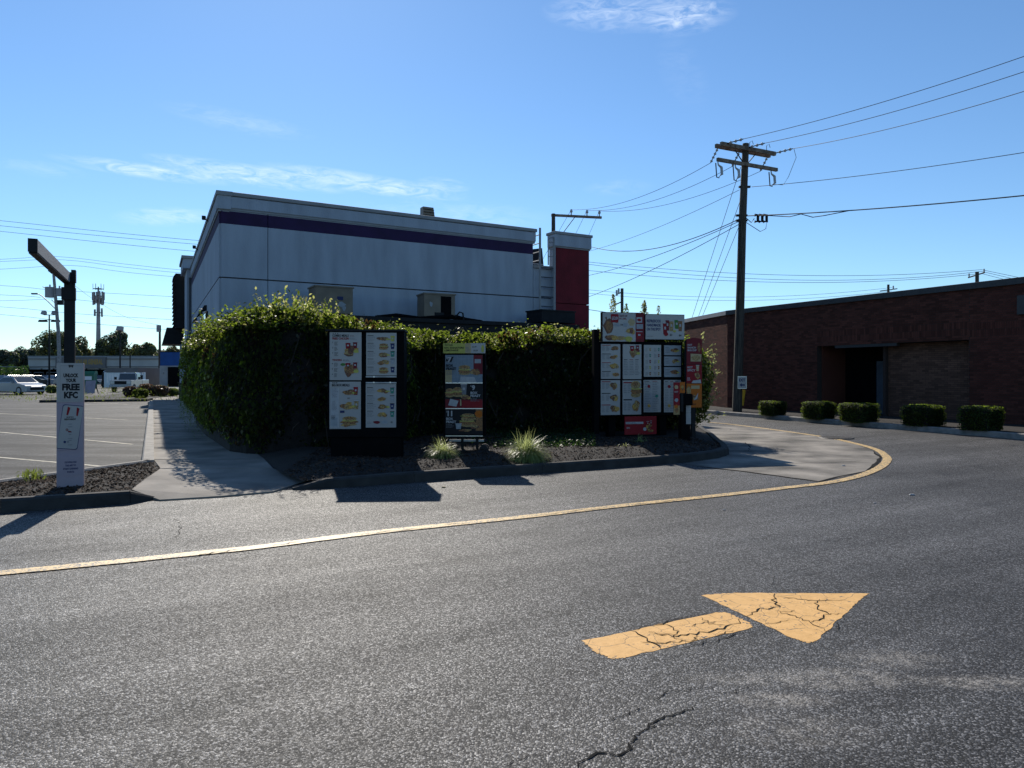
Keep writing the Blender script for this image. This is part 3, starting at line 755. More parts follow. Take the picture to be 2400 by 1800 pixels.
fkk = [Vector((p.x, p.y, 0)) for p in fk]
bed1 = [(far_l.x * .25 + bed_back_r.x * .75, far_l.y * .25 + bed_back_r.y * .75), (bed_back_r.x, bed_back_r.y), tuple(G(376, 1099, .1)[:2]), tuple(G(308, 1146, .1)[:2]), (fkk[2].x - .02, fkk[2].y + .15), (fkk[1].x, fkk[1].y + .15), (fkk[0].x, fkk[0].y + .15)]
s1, in1, h1 = soil_sheet('mulch_bed', bed1, .13, .04)
chips('bark_mulch', in1, h1, (-10, -3.5, 8.3, 14), 5200)
bed2 = [(x - .04 * 0, y) for x, y in [(-2.95, 9.98), (-2.6, 10.12), (-1.5, 10.66), (.45, 11.66), (2.38, 12.64), (3.2, 13.12), (3.83, 13.65), (4.21, 14.25), (4.4, 15.0), (4.57, 16.0), (4.85, 17.5), (5.3, 20.5), (-8.4, 22.6), (-6.2, 17.2), (-5.2, 13.9), tuple(G(575, 1050, .1)[:2]), tuple(G(640, 1098, .1)[:2])]]
s2, in2, h2 = soil_sheet('mulch_island', bed2, .13, .12, .3)
chips('bark_mulch', in2, h2, (-3.5, 4.5, 9.9, 15.5), 15000)
# planting strip in front of the brick building
st = [ka + kn * .16, kb_ + kn * .16, kb_ + kn * 9, ka + kn * 3.2]
s3, in3, h3 = soil_sheet('planting_strip', [(p.x, p.y) for p in st], .13, .03, .5)

# ================================================================== RESTAURANT
CW = Vector((-9.55, 23.3, 0)); E1 = Vector((10.52, 6.1, 0)).normalized(); NO = Vector((E1.y, -E1.x, 0)); E2 = WL.copy()
RZ = math.atan2(E1.y, E1.x)
rest = thing('restaurant_building', 'low grey-white stucco restaurant with purple stripe and dark red corner pier', 'restaurant', CW, RZ)
_im = Matrix.Rotation(-RZ, 3, 'Z')
e2l = _im @ E2                                                    # side wall direction in the building's own frame
nl = Vector((-e2l.y, e2l.x, 0))                                   # outward normal of the side wall
HT, HB, HP0, HP1, HJ = 7.57, 7.05, 6.98, 6.56, 4.79


def hw(u, out=0.0):                                               # distance along the front wall seen at column u
    r = (u - 1200) / F; b = CW + NO * out
    return (r * b.y - b.x) / (E1.x - r * E1.y)


def fz(u, v, out=0.0):                                            # height of a point of the front wall seen at (u, v)
    s = hw(u, out); y = (CW + NO * out + E1 * s).y
    return EYE + (V0 - v) * y / F


SW = 12.0; SPL = 12.95; SPR = 14.68; DEEP = 26.0
fw = MB()
# front wall as panels between the reveal joints (each proud of the dark joint behind)
sv = hw(627)
def wpanel(mb, s0, s1, z0, z1, mat, out=.0, th=.06):
    mb.box(((s0 + s1) / 2, -out - th / 2 + .0, (z0 + z1) / 2), (s1 - s0, th, z1 - z0), mat)
core = MB(); core.prism([(0.02, 0.02), (SPR - .02, 0.02), (SPR - .02 + e2l.x * DEEP, e2l.y * DEEP), (e2l.x * DEEP + .02, e2l.y * DEEP)], 0, 6.05, M_['groove'])
core.build('wall_core', rest)
rfm = MB(); rfm.prism([(0.3, 0.3), (SPR - .3, 0.3), (SPR - .3 + e2l.x * DEEP, e2l.y * DEEP), (e2l.x * DEEP + .3, e2l.y * DEEP)], 6.05, 6.12, M_['roof']); rfm.build('roof', rest)
G_ = .022
for (s0, s1) in ((0, sv - G_ / 2), (sv + G_ / 2, SW)):
    for (z0, z1) in ((0, HJ - G_), (HJ + G_, HP1)):
        q = MB(); wpanel(q, s0, s1, z0, z1, M_['stucco']); q.build('wall_panel', rest)
    q = MB(); wpanel(q, s0, s1, HP1, HP0, M_['purple'], .002); q.build('purple_stripe', rest)
    q = MB(); wpanel(q, s0, s1, HP0, HT - .04, M_['stucco'], -.001); q.build('wall_panel', rest)
# low wall in the notch
for (z0, z1) in ((0, HJ - G_), (HJ + G_, 6.0)):
    q = MB(); wpanel(q, SW + G_, SPL, z0, z1, M_['stucco'], -.003); q.build('wall_panel', rest)
q = MB(); q.box(((SW + SPL) / 2 + .01, .05, 6.06), (SPL - SW - .02, .34, .12), M_['trimw']); q.build('wall_cap', rest)
# parapet band, cap and lower moulding
q = MB(); q.box(((SW + .11) / 2 - .06, .10, (HB + HT) / 2 - .04), (SW + .24, .44, HT - HB - .14), M_['stucco']); q.build('parapet_band', rest, bevel=.02)
q = MB(); q.box(((SW + .15) / 2 - .06, .10, HT - .03), (SW + .30, .52, .14), M_['trimw']); q.build('parapet_cap', rest, bevel=.03)
q = MB(); q.box(((SW + .09) / 2 - .04, .12, HB + .0), (SW + .16, .42, .08), M_['trimw']); q.build('parapet_moulding', rest)
# inner face and end of the parapet toward the notch
q = MB(); q.box((SW - .12, .18, 6.55), (.22, .36, 1.0), M_['trimw']); q.build('notch_return', rest)
q = MB(); q.box((SW / 2, .42, 6.7), (SW - .5, .2, 1.5), M_['roof']); q.build('parapet_back', rest)
# red pier
PO = .30; PD = .42; PC = -.30 + PD / 2
q = MB(); q.box(((SPL + SPR) / 2, PC, HB / 2 + 2.3), (SPR - SPL, PD, HB - 4.6), M_['red']); q.build('pier', rest)
q = MB(); q.box(((SPL + SPR) / 2, PC, 2.285), (SPR - SPL, PD, 4.57), M_['red']); q.build('pier', rest)
q = MB(); q.box((SPL - .006, PC, 3.5), (.03, PD + .012, 7.0), M_['stucco']); q.build('pier_side', rest)
q = MB(); q.box(((SPL + SPR) / 2, PC, 7.2), (SPR - SPL + .16, PD + .16, .5), M_['stucco']); q.build('pier_band', rest, bevel=.02)
q = MB(); q.box(((SPL + SPR) / 2, PC, 7.5), (SPR - SPL + .24, PD + .24, .12), M_['trimw']); q.build('pier_cap', rest, bevel=.02)
q = MB(); q.box(((SPL + SPR) / 2, PC, 6.93), (SPR - SPL + .06, PD + .06, .07), M_['trimw']); q.build('pier_moulding', rest)
q = MB(); q.box((SPR + .06, .2, 4.55), (.12, .3, .38), M_['dark']); q.build('wall_lamp', rest)
# side wall, in its own frame: t along, k out
def sw(t, k, z): p = e2l * t + nl * k; return (p.x, p.y, z)
def sbox(mb, t0, t1, k0, k1, z0, z1, mat):
    mb.hull([sw(t0, k0, z0), sw(t1, k0, z0), sw(t1, k1, z0), sw(t0, k1, z0)], [sw(t0, k0, z1), sw(t1, k0, z1), sw(t1, k1, z1), sw(t0, k1, z1)], mat)
for z0, z1, mt in ((0, HJ - G_, 'stucco'), (HJ + G_, HP1, 'stucco'), (HP1, HP0, 'purple'), (HP0, HT - .05, 'stucco')):
    q = MB(); sbox(q, 0.0, 18.4, -.02, .06, z0, z1, M_[mt]); q.build('purple_stripe' if mt == 'purple' else 'wall_panel', rest)
q = MB(); sbox(q, -.12, 18.4, -.30, .12, HB - .02, HT - .1, M_['stucco']); q.build('parapet_band', rest)
q = MB(); sbox(q, -.16, 18.4, -.34, .16, HT - .1, HT + .035, M_['trimw']); q.build('parapet_cap', rest)
q = MB(); sbox(q, -.06, 18.4, -.25, .09, HB - .10, HB - .02, M_['trimw']); q.build('parapet_moulding', rest)
# corner tower of the side wall
q = MB(); sbox(q, 18.4, 21.6, -.5, .30, 0, 7.5, M_['stucco']); q.build('tower', rest)
q = MB(); sbox(q, 18.2, 21.9, -.6, .50, 7.5, 8.05, M_['stucco']); q.build('tower_band', rest)
q = MB(); sbox(q, 18.1, 22.0, -.65, .58, 8.05, 8.2, M_['trimw']); q.build('tower_cap', rest)
q = MB(); sbox(q, 22.2, 24.8, -.2, .78, 4.4, 7.7, M_['dark']); tp = q.build('siding_tower', rest)
for i in range(13):
    z = 4.5 + i * .245; r_ = MB(); r_.hull([sw(22.15, .78, z), sw(24.8, .78, z), sw(24.8, .92, z), sw(22.15, .92, z)], [sw(22.15, .78, z + .2), sw(24.8, .78, z + .2), sw(24.8, .81, z + .2), sw(22.15, .81, z + .2)], M_['dark']); r_.build('shingle', tp)
# awning
q = MB(); q.hull([sw(22.6, .3, 3.45), sw(25.8, .3, 3.45), sw(25.8, 1.5, 3.45), sw(22.6, 1.5, 3.45)], [sw(22.6, .3, 4.45), sw(25.8, .3, 4.45), sw(25.8, 1.25, 4.45), sw(22.6, 1.25, 4.45)], M_['dark']); q.build('awning', rest)
for t in (19.2, 20.4, 22.0, 23.4):
    q = MB(); sbox(q, t, t + .35, .25, .5, 1.1, 3.4, M_['stucco']); pl_ = q.build('pilaster', rest)
    q = MB(); sbox(q, t - .04, t + .39, .22, .55, 0, 1.1, M_['dark']); q.build('pilaster_base', rest)
# windows along the side wall with hooded lamps above
for t0, t1, z0, z1 in ((5.2, 6.6, 2.0, 4.1), (10.2, 12.0, 1.4, 3.7), (13.6, 15.2, 1.4, 3.7)):
    q = MB(); sbox(q, t0, t1, .05, .14, z0, z1, M_['dark']); w_ = q.build('window', rest)
    q = MB(); sbox(q, t0 + .08, t1 - .08, .138, .15, z0 + .08, z1 - .08, M_['glass']); q.build('pane', w_)
for t in (5.9, 8.6, 13.0):
    q = MB(); q.hull([sw(t, .05, 4.2), sw(t + .3, .05, 4.2), sw(t + .3, .3, 4.1), sw(t, .3, 4.1)], [sw(t, .05, 4.4), sw(t + .3, .05, 4.4), sw(t + .3, .16, 4.38), sw(t, .16, 4.38)], M_['dark']); q.build('wall_lamp', rest)
# dripping vine-like downpipe
q = MB(); q.tube([sw(18.25, .16, 0), sw(18.25, .16, 7.0)], .05, M_['groove']); q.build('downpipe', rest)

# things on and by the roof -------------------------------------------------
def on_wall(s, out, z=0): p = CW + E1 * s + NO * out; return Vector((p.x, p.y, z))
# roof ladder
s0, s1 = hw(1265, .30), hw(1298, .30)
lad = thing('roof_ladder', 'grey metal ladder climbing through the gap beside the red pier', 'ladder', on_wall((s0 + s1) / 2, .32), RZ)
wl_ = (s1 - s0) / 2
for sx in (-1, 1):
    q = MB(); q.tube([(sx * wl_, 0, .4), (sx * wl_, 0, 7.62 if sx < 0 else 7.3)], .048, M_['trimw'], 8); q.build('rail', lad)
for i in range(17):
    z = .8 + i * .34 * 1.18
    if z > 6.1: break
    q = MB(); q.tube([(-wl_, 0, z), (wl_, 0, z)], .024, M_['groove'], 6); q.build('rung', lad)
for z in (6.3, 6.65, 7.0, 7.35):
    q = MB(); q.tube([(-wl_, 0, z), (-wl_, .55, z)], .022, M_['steel'], 6); q.build('handrail', lad)
q = MB(); q.tube([(wl_ - .22, .1, 6.15), (wl_ - .22, .1, 7.25), (wl_ - .02, .0, 7.3)], .03, M_['steel'], 6); q.build('handrail', lad)
for z in (6.5, 6.8, 7.1):
    q = MB(); q.tube([(wl_ - .22, .1, z), (wl_, 0, z)], .018, M_['steel'], 6); q.build('handrail', lad)
# rooftop unit visible in the notch
ru = thing('rooftop_unit', 'dark sloped rooftop vent hood seen through the gap in the parapet', 'vent', on_wall(12.55, -3.2, 6.12), RZ)
q = MB(); q.hull([(-1.6, -.8, 0), (1.6, -.8, 0), (1.6, .8, 0), (-1.6, .8, 0)], [(-1.4, -.6, .75), (1.6, -.6, 1.3), (1.6, .6, 1.3), (-1.4, .6, .75)], M_['dark']); q.build('hood', ru)
for z in (.25, .5):
    q = MB(); q.box((0, -.83, z), (3.0, .04, .05), M_['steel']); q.build('hood_rail', ru)
# rooftop floodlight box
sfl = hw(1010, -.6)
fl = thing('rooftop_vent_box', 'small tan louvred box tilted above the middle of the parapet', 'vent box', on_wall(sfl, -.9, 6.24), RZ)
q = MB(); q.tube([(0, 0, -.5), (0, 0, 1.6)], .05, M_['steel']); q.build('post', fl)
q = MB(); q.hull([(-.25, -.15, 1.42), (.25, -.15, 1.42), (.25, .2, 1.5), (-.25, .2, 1.5)], [(-.22, -.05, 1.95), (.22, -.05, 1.95), (.22, .25, 1.95), (-.22, .25, 1.95)], M_['beige']); q.build('box_body', fl)
for i in range(4):
    q = MB(); q.box((0, -.155 + i * .022, 1.5 + i * .115), (.46, .02, .02), M_['dark']); q.build('louvre', fl)
# small cameras on the side parapet
for t, nm in ((4.1, 'small dark lamp clamped to the near end of the side parapet'), (11.0, 'small dark lamp clamped farther along the side parapet')):
    p = CW + E2 * t - Vector((E2.y, -E2.x, 0)) * .22
    o = thing('parapet_lamp', nm, 'lamp', (p.x, p.y, 7.2), 0, 'lamps on the side parapet')
    q = MB(); q.bar((0.1, 0, .2), (-.02, 0, .3), .04, .04, M_['dark']); q.build('bracket', o)
    q = MB(); q.box((-.06, 0, .33), (.13, .2, .13), M_['dark'], .3); q.build('lamp_head', o)

# walk-in cooler behind the hedge, with the units on its roof
cool = thing('walk_in_cooler', 'flat dark walk-in cooler whose roof edge shows behind the vine wall', 'cooler', on_wall(7.0, 1.45), RZ)
q = MB(); q.box((0, 0, 1.68), (10.6, 2.5, 3.36), M_['dark']); q.build('cooler_body', cool)
q = MB(); q.box((0, 0, 3.43), (10.8, 2.7, .13), M_['dark']); q.build('roof_edge', cool)


def ac(label, u, w, d, h, mat, kind, rz=0.0, out=1.5, z=3.495):
    p = on_wall(hw(u, out), out, z)
    o = thing('condenser_unit', label, 'condenser', p, RZ + rz, 'condensers behind the hedge')
    q = MB(); q.box((0, 0, h / 2 + .06), (w, d, h - .12), mat); q.build('cabinet', o, bevel=.015)
    q = MB(); q.box((0, 0, h - .02), (w + .06, d + .06, .05), mat); q.build('lid', o)
    for sx in (-1, 1):
        q = MB(); q.box((sx * (w / 2 - .1), 0, .03), (.08, d, .06), M_['dark']); q.build('foot', o)
    if kind == 'label':
        q = MB(); q.box((w * .15, -d / 2 - .006, h * .62), (.2, .01, .12), INK['navy']); q.build('label_plate', o)
        q = Print(); q.blob(w * .18, h * .42, .14, .08, INK['pale'], 2, 9, .4, 3); q.blob(w * .26, h * .3, .06, .08, INK['pale'], 2, 9, .4, 4); c = q.build('peeled_label', o); c.location.y = -d / 2 - .004
    if kind == 'open':
        q = MB(); q.box((w * .20, -d / 2 - .004, h * .5), (w * .34, .008, h * .8), M_['black']); q.build('open_side', o)
        q = MB(); q.box((-w * .02, -d / 2 - .012, h * .22), (w * .3, .01, h * .18), M_['dark']); q.build('grille', o)
        q = Print(); q.blob(-w * .28, h * .6, .07, .1, INK['pale'], 1, 9, .4, 3); c = q.build('peeled_label', o); c.location.y = -d / 2 - .004
        q = MB(); pts = [(w * .5, -d / 2, .15), (w * .62, -d / 2 - .1, .34), (w * .72, -d / 2 - .1, .3), (w * .75, -d / 2 - .1, .06)]
        q.tube(pts, .03, M_['dark'], 6); q.build('hose', o)
    return o


ac('tan condenser cabinet with peeling label, above the tallest part of the hedge', 775, 1.25, .9, 1.02, M_['beige'], 'label', .0, 1.3)
ac('grey-tan condenser with open dark side and curled hose, centre of the cooler roof', 1022, 1.15, .85, .98, M_['beige'], 'open', -.1, 1.5)
ac('low black condenser box at the foot of the roof ladder', 1291, 1.65, 1.0, .60, M_['dark'], 'none', .08, 1.5)
q = MB()
pp = [on_wall(hw(u, 1.9), 1.9, 3.52 + dz) for u, dz in ((880, .03), (930, .1), (985, .05), (1060, .16), (1095, .06), (1130, .03))]
q.tube(pp, [.05, .09, .06, .1, .08, .05], M_['black'], 7); tag(q.build('cable_bundle', smooth=True, center=True), 'black cables heaped along the cooler roof edge', 'cable')

# ================================================================== BRICK BUILDING
wo = Vector((14.83, 20.56, 0))                       # a point of the long wall
bd_ = Vector((-5.35, 10.94, 0)).normalized()                                          # runs away from the camera
bn = Vector((-bd_.y, bd_.x, 0))                                             # outward, toward the road
brz = math.atan2(bd_.y, bd_.x)
bw0 = wo - bd_ * 8.0                                 # near end (outside the frame)
def tw(u):                                           # distance along from bw0 where column u meets the wall
    r = (u - 1200) / F; return (r * bw0.y - bw0.x) / (bd_.x - r * bd_.y)
store = thing('brick_building', 'long dark red brick building with flat roof and recessed doorway', 'building', bw0, brz)
# local frame: x along the wall (away), y: outward is +y when ... computed
_il = Matrix.Rotation(-brz, 3, 'Z'); bnl = _il @ bn; YS = 1 if bnl.y > 0 else -1
T_end = tw(1705); T_rl = tw(1915); T_rr = tw(2056); T_sl = tw(2271); HBW = 4.26; HH = 2.68
BR_H, BR_L, BJ = .057, .203, .010
allb = []


def brick_rows(x0, x1, z0, z1, yface, soldier=()):
    """collect brick boxes: (x centre, length, z centre, height, face y)"""
    z = z0; row = 0
    while z < z1 - .02:
        sol = [s for s in soldier if s[0] - .001 <= z < s[1]]
        if sol:
            h = .203; x = x0
            while x < x1 - .02:
                w = min(BR_H, x1 - x); allb.append((x + w / 2, w, z + h / 2, h, yface)); x += BR_H + BJ
            z += h + BJ; row += 1; continue
        h = min(BR_H, z1 - z); x = x0 - (0 if row % 2 == 0 else (BR_L + BJ) / 2)
        while x < x1 - .01:
            a, b = max(x, x0), min(x + BR_L, x1)
            if b - a > .03: allb.append(((a + b) / 2, b - a, z + h / 2, h, yface))
            x += BR_L + BJ
        z += BR_H + BJ; row += 1


bkb = MB()
def backing(x0, x1, z0, z1, y, th=.3):
    bkb.box(((x0 + x1) / 2, YS * (y - th / 2), (z0 + z1) / 2), (x1 - x0, th, z1 - z0), M_['mortar'])
backing(-6, T_sl, 0, HBW, 0); brick_rows(-6, T_sl, .02, HBW - .02, 0, ((2.76, 3.18),))
backing(T_sl, T_rl, HH, HBW, 0); brick_rows(T_sl, T_rl, HH + .01, HBW - .02, 0, ((2.76, 3.18),))
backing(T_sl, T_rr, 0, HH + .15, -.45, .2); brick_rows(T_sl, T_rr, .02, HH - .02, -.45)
backing(T_rl, T_end, 0, HBW, 0); brick_rows(T_rl, T_end, .02, HBW - .02, 0)
bkb.build('wall_backing', store)
# recess
q = MB(); q.box(((T_rl + T_rr) / 2, YS * (-1.6), HH / 2), (T_rl - T_rr + .6, .2, HH), M_['black']); q.build('recess_back', store)  # black colour paints in the deep shade of the recess
q = MB(); q.box((T_rl + .0, YS * (-.9), HH / 2), (.1, 1.3, HH), M_['brick']); q.build('recess_side', store)
q = MB(); q.box((T_rr - .05, YS * (-.9), HH / 2), (.1, 1.2, HH), M_['mortar']); q.build('recess_side', store)
q = MB(); q.box(((T_rl + T_rr) / 2, YS * (-.85), HH + .06), (T_rl - T_rr + .4, 1.55, .1), M_['roof']); q.build('recess_ceiling', store)
q = MB(); q.box(((tw(1956) + tw(2101)) / 2, YS * (-.09), HH - .05), (tw(1956) - tw(2101), .16, .10), M_['coping']); q.build('lintel', store)
dr = MB(); dr.box((T_rr + .62, YS * (-1.46), 1.05), (.95, .06, 2.1), M_['bluedoor']); d_ = dr.build('door', store)
q = MB(); q.box((T_rr + .28, YS * (-1.42), 1.0), (.04, .05, .14), M_['steel']); q.build('handle', d_)
q = MB(); q.box(((T_rl + T_rr) / 2 + .2, YS * (-.2), .32), (.34, .34, .40), M_['coping']); q.build('step_block', store)
# coping
q = MB(); q.box(((T_end - 6) / 2, YS * (-.12), HBW + .07), (T_end + 6.08, .4, .2), M_['coping']); q.build('coping', store, bevel=.01)
# roof slab and the far wing seen at an angle
endp = bw0 + bd_ * T_end
wing_dir = (Vector((8.75, 36.6, 0)) - endp).normalized(); wl2 = _il @ wing_dir; wn2 = Vector((-wl2.y, wl2.x, 0)) * YS
wing = MB(); L2 = 9.0; p0 = Vector((T_end, 0, 0)); p1 = p0 + wl2 * L2
inner = Vector((T_end - 1.5, -YS * 8, 0))
wing.hull([p0, p1, p1 - wn2 * .3, p0 - wn2 * .3], [p + Vector((0, 0, HBW)) for p in (p0, p1, p1 - wn2 * .3, p0 - wn2 * .3)], M_['mortar']); wing.build('wing_backing', store)
q = MB(); q.hull([p + Vector((0, 0, HBW - .02)) for p in (p0 + wn2 * .08, p1 + wn2 * .08, p1 - wn2 * .35, p0 - wn2 * .35)], [p + Vector((0, 0, HBW + .16)) for p in (p0 + wn2 * .08, p1 + wn2 * .08, p1 - wn2 * .35, p0 - wn2 * .35)], M_['trimw']); q.build('wing_coping', store)
q = MB(); q.hull([(-6, -YS * .3, HBW - .25), (T_end, -YS * .3, HBW - .25), (p1.x, p1.y - YS * .35, HBW - .25), (p1.x, -YS * 12, HBW - .25), (-6, -YS * 12, HBW - .25)],
               [(-6, -YS * .3, HBW - .15), (T_end, -YS * .3, HBW - .15), (p1.x, p1.y - YS * .35, HBW - .15), (p1.x, -YS * 12, HBW - .15), (-6, -YS * 12, HBW - .15)], M_['roof']); q.build('roof', store)
q = MB(); q.box((-6.1, -YS * 6, HBW / 2), (.2, 12, HBW), M_['mortar']); q.build('end_wall', store)
q = MB(); q.box(((T_end - 6) / 2 + 3, -YS * 12.1, HBW / 2), (T_end + 14, .2, HBW), M_['mortar']); q.build('end_wall', store)
q = MB(); q.box((tw(2400) - .1, YS * .06, 3.62), (.45, .12, .55), M_['coping']); q.build('wall_box', store)
# place bricks: the 300 nearest in view are single objects
one = bpy.data.meshes.new('brick'); bm_ = MB()
bm_.box((0, 0, 0), (1, 1, 1), M_['brick1'])
one.from_pydata(bm_.v, [], bm_.f); one.materials.append(M_['brick1']); one.update()
def vis(b):
    p = bw0 + bd_ * b[0]; u = 1200 + F * p.x / p.y; return 2272 < u < 2392 and b[2] > .75 and b[2] < 4.1 and b[4] == 0
cand = sorted([b for b in allb if vis(b)], key=lambda b: b[0])[:296]
cs_ = set(cand); rest_b = MB()
for b in allb:
    x, w, z, h, yf = b; d = .016; pr = random.uniform(.003, .007)
    if b in cs_:
        o = bpy.data.objects.new('brick', one); COL.objects.link(o); o.parent = store
        o.location = (x, YS * (yf + pr - .01), z); o.scale = (w, .02, h)
    else:
        y0, y1 = YS * (yf - .005), YS * (yf + pr); k = rest_b.mi(M_['brick']); v = len(rest_b.v)
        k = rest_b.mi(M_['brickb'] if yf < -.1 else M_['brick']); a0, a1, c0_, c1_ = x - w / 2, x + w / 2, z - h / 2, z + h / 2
        rest_b.v += [(a0, y0, c0_), (a1, y0, c0_), (a1, y0, c1_), (a0, y0, c1_), (a0, y1, c0_), (a1, y1, c0_), (a1, y1, c1_), (a0, y1, c1_)]
        for f in ((4, 5, 6, 7), (0, 1, 5, 4), (3, 2, 6, 7), (0, 4, 7, 3), (1, 2, 6, 5)):
            rest_b.f.append(tuple(v + i for i in f)); rest_b.m.append(k)
# wing bricks
z = .02; row = 0
while z < HBW - .05:
    x = 0 if row % 2 == 0 else -(BR_L + BJ) / 2
    while x < L2:
        a, b = max(0, x), min(L2, x + BR_L); pr = random.uniform(.003, .007)
        if b - a > .03:
            A, B = p0 + wl2 * a, p0 + wl2 * b; k = rest_b.mi(M_['brick']); v = len(rest_b.v)
            for pt in (A - wn2 * .004, B - wn2 * .004, A + wn2 * pr, B + wn2 * pr):
                rest_b.v += [(pt.x, pt.y, z), (pt.x, pt.y, z + BR_H)]
            for f in ((4, 6, 7, 5), (0, 2, 6, 4), (1, 5, 7, 3), (0, 4, 5, 1), (2, 3, 7, 6)):
                rest_b.f.append(tuple(v + i for i in f)); rest_b.m.append(k)
        x += BR_L + BJ
    z += BR_H + BJ; row += 1
rb = rest_b.build('brick', store); rb['kind'] = 'stuff'

# ================================================================== VINE WALL
HPATH = [Vector(p + (0,)) for p in ((-9.6, 21.7), (-7.5, 17.5), (-5.38, 13.7), (-4.7, 13.15), (-2.7, 13.75), (-2.3, 14.5), (-2.2, 16.0), (-1.6, 16.4), (1.2, 16.85), (3.6, 17.5), (4.3, 18.1), (4.3, 19.6))]
HLEN = [0]
for i in range(len(HPATH) - 1): HLEN.append(HLEN[-1] + (HPATH[i + 1] - HPATH[i]).length)
HTOT = HLEN[-1]
HTOP = [(0, 1.85), (1.9, 2.25), (4.5, 2.52), (9.0, 2.70), (10.2, 2.76), (11.4, 2.62), (12.6, 2.45), (14.0, 2.52), (14.75, 2.52), (16.2, 2.45), (17.6, 2.66), (18.6, 2.55), (20.1, 2.72), (HTOT, 2.6)]


def hpoint(s):
    s = max(0, min(HTOT - 1e-4, s))
    for i in range(len(HLEN) - 1):
        if s <= HLEN[i + 1]: break
    t = (s - HLEN[i]) / (HLEN[i + 1] - HLEN[i]); p = HPATH[i].lerp(HPATH[i + 1], t)
    def nrm(k): d = (HPATH[k + 1] - HPATH[k]).normalized(); return Vector((d.y, -d.x, 0))
    n = nrm(i); j = i - 1 if t < .5 else i + 1
    if 0 <= j < len(HPATH) - 1: n = n.lerp((n + nrm(j)) / 2, abs(t - .5) * 2)
    return p, n.normalized()


def htop(s):
    for (a, x), (b, y) in zip(HTOP, HTOP[1:]):
        if s <= b: return x + (y - x) * (s - a) / (b - a)
    return HTOP[-1][1]


hedge = thing('vine_hedge', 'long wall overgrown with dark vines, sunlit lime green along its top', 'hedge', (0, 0, 0))
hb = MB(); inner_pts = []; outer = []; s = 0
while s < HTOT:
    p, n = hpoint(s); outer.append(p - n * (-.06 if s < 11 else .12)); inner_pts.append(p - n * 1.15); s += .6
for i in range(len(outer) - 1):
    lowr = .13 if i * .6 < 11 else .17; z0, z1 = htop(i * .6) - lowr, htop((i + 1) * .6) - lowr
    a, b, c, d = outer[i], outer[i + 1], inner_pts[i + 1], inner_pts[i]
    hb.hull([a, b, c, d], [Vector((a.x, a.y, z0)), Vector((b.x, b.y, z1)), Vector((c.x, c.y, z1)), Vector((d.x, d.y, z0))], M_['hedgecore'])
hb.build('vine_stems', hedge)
pts, nr, sz, ax, mi_ = [], [], [], [], []


def hleaf(p, n, size, axis, m=0):
    pts.append(tuple(p)); nr.append(tuple(n)); sz.append(size); ax.append(tuple(axis)); mi_.append(m)


for k in range(60000):                                # hanging face leaves
    s = random.uniform(0, HTOT); p, n = hpoint(s); T = htop(s); h = random.random() ** .8
    side = s < 10.4
    lump = (mnoise.noise((s * .9, h * 2.6, 1)) * .22 + mnoise.noise((s * 2.6, h * 6, 5)) * .10) * (1 if side else .55)
    o = .05 + (.36 if side else .08) * math.sin(math.pi * min(1, h * .72 + .22)) * (1 if not side else min(1, .75 + s / 9)) + lump
    if side and h < .35: o *= h / .35
    z = .12 + h * (T - .02); dep = abs(random.gauss(0, .09))
    if mnoise.noise((s * 3.1, z * 3.3, 9)) < (-.55 if side else -.36): continue
    q = p + n * (o - dep) + Vector((0, 0, z))
    hleaf(q, n * 1.0 + Vector((random.gauss(0, .5), random.gauss(0, .5), random.gauss(.35, .4))), random.uniform(.04, .115), (0, 0, -1), 1 if (random.random() < .04) else (2 if mnoise.noise((s * 1.3, z * 1.1, 4)) > .22 and random.random() < .5 else 0))
for k in range(40000):                                # top
    s = random.uniform(0, HTOT); p, n = hpoint(s); T = htop(s); w = random.uniform(-.15, 1.25); side = s < 10.4
    lump = mnoise.noise((s * .8, w * 1.5, 3)) * .20 + mnoise.noise((s * 2.4, w * 4, 7)) * .13
    o = (.35 if side else .1) * (1 - w / 1.25)
    fringe = abs(random.gauss(0, .15))
    q = p + n * (o - w) + Vector((0, 0, T - .30 + lump + fringe + .12 * math.sin(max(0, w))))
    pale = mnoise.noise((s * .7, 4, 2)) > .10
    hleaf(q, Vector((random.gauss(0, .7), random.gauss(0, .7) - .2, 1.0)), random.uniform(.05, .095), (random.gauss(0, 1), random.gauss(0, 1), .3), 1 if random.random() < (.38 if pale else .10) else 0)
for k in range(330):                                  # upright and arching shoots
    s = random.choice([random.gauss(10.4, .6), random.gauss(11.0, .5), random.gauss(6.5, 1.6), random.uniform(0, HTOT), random.uniform(9, 13), random.gauss(18.6, .5)])
    if not 0 < s < HTOT: continue
    p, n = hpoint(s); w = random.uniform(-.1, .9); base = p - n * w + Vector((0, 0, htop(s) - .2))
    L_ = random.uniform(.25, .55) * (1.4 if 9.6 < s < 11.6 else .75); d = Vector((random.gauss(0, .35), random.gauss(0, .35), 1)).normalized()
    if s < 7: d = (d + n * random.uniform(.1, .7)).normalized()
    for j in range(int(L_ * 26)):
        t = j / (L_ * 26); q = base + d * L_ * t + n * .12 * t * t + Vector((random.gauss(0, .025), random.gauss(0, .025), 0))
        hleaf(q, (random.gauss(0, 1), random.gauss(0, 1), .6), random.uniform(.045, .085), d, 1 if random.random() < .5 else 0)
for k in range(70):                                   # hanging strands at the sidewalk end
    s = random.uniform(.3, 7.5); p, n = hpoint(s); z0 = random.uniform(.9, 1.5); L_ = random.uniform(.3, .9)
    o = random.uniform(.25, .55)
    for j in range(int(L_ * 30)):
        q = p + n * o + Vector((random.gauss(0, .02), random.gauss(0, .02), z0 - j / 30)); hleaf(q, n + Vector((random.gauss(0, .5),) * 3), .06, (0, 0, -1), 0)
tw_ = MB()
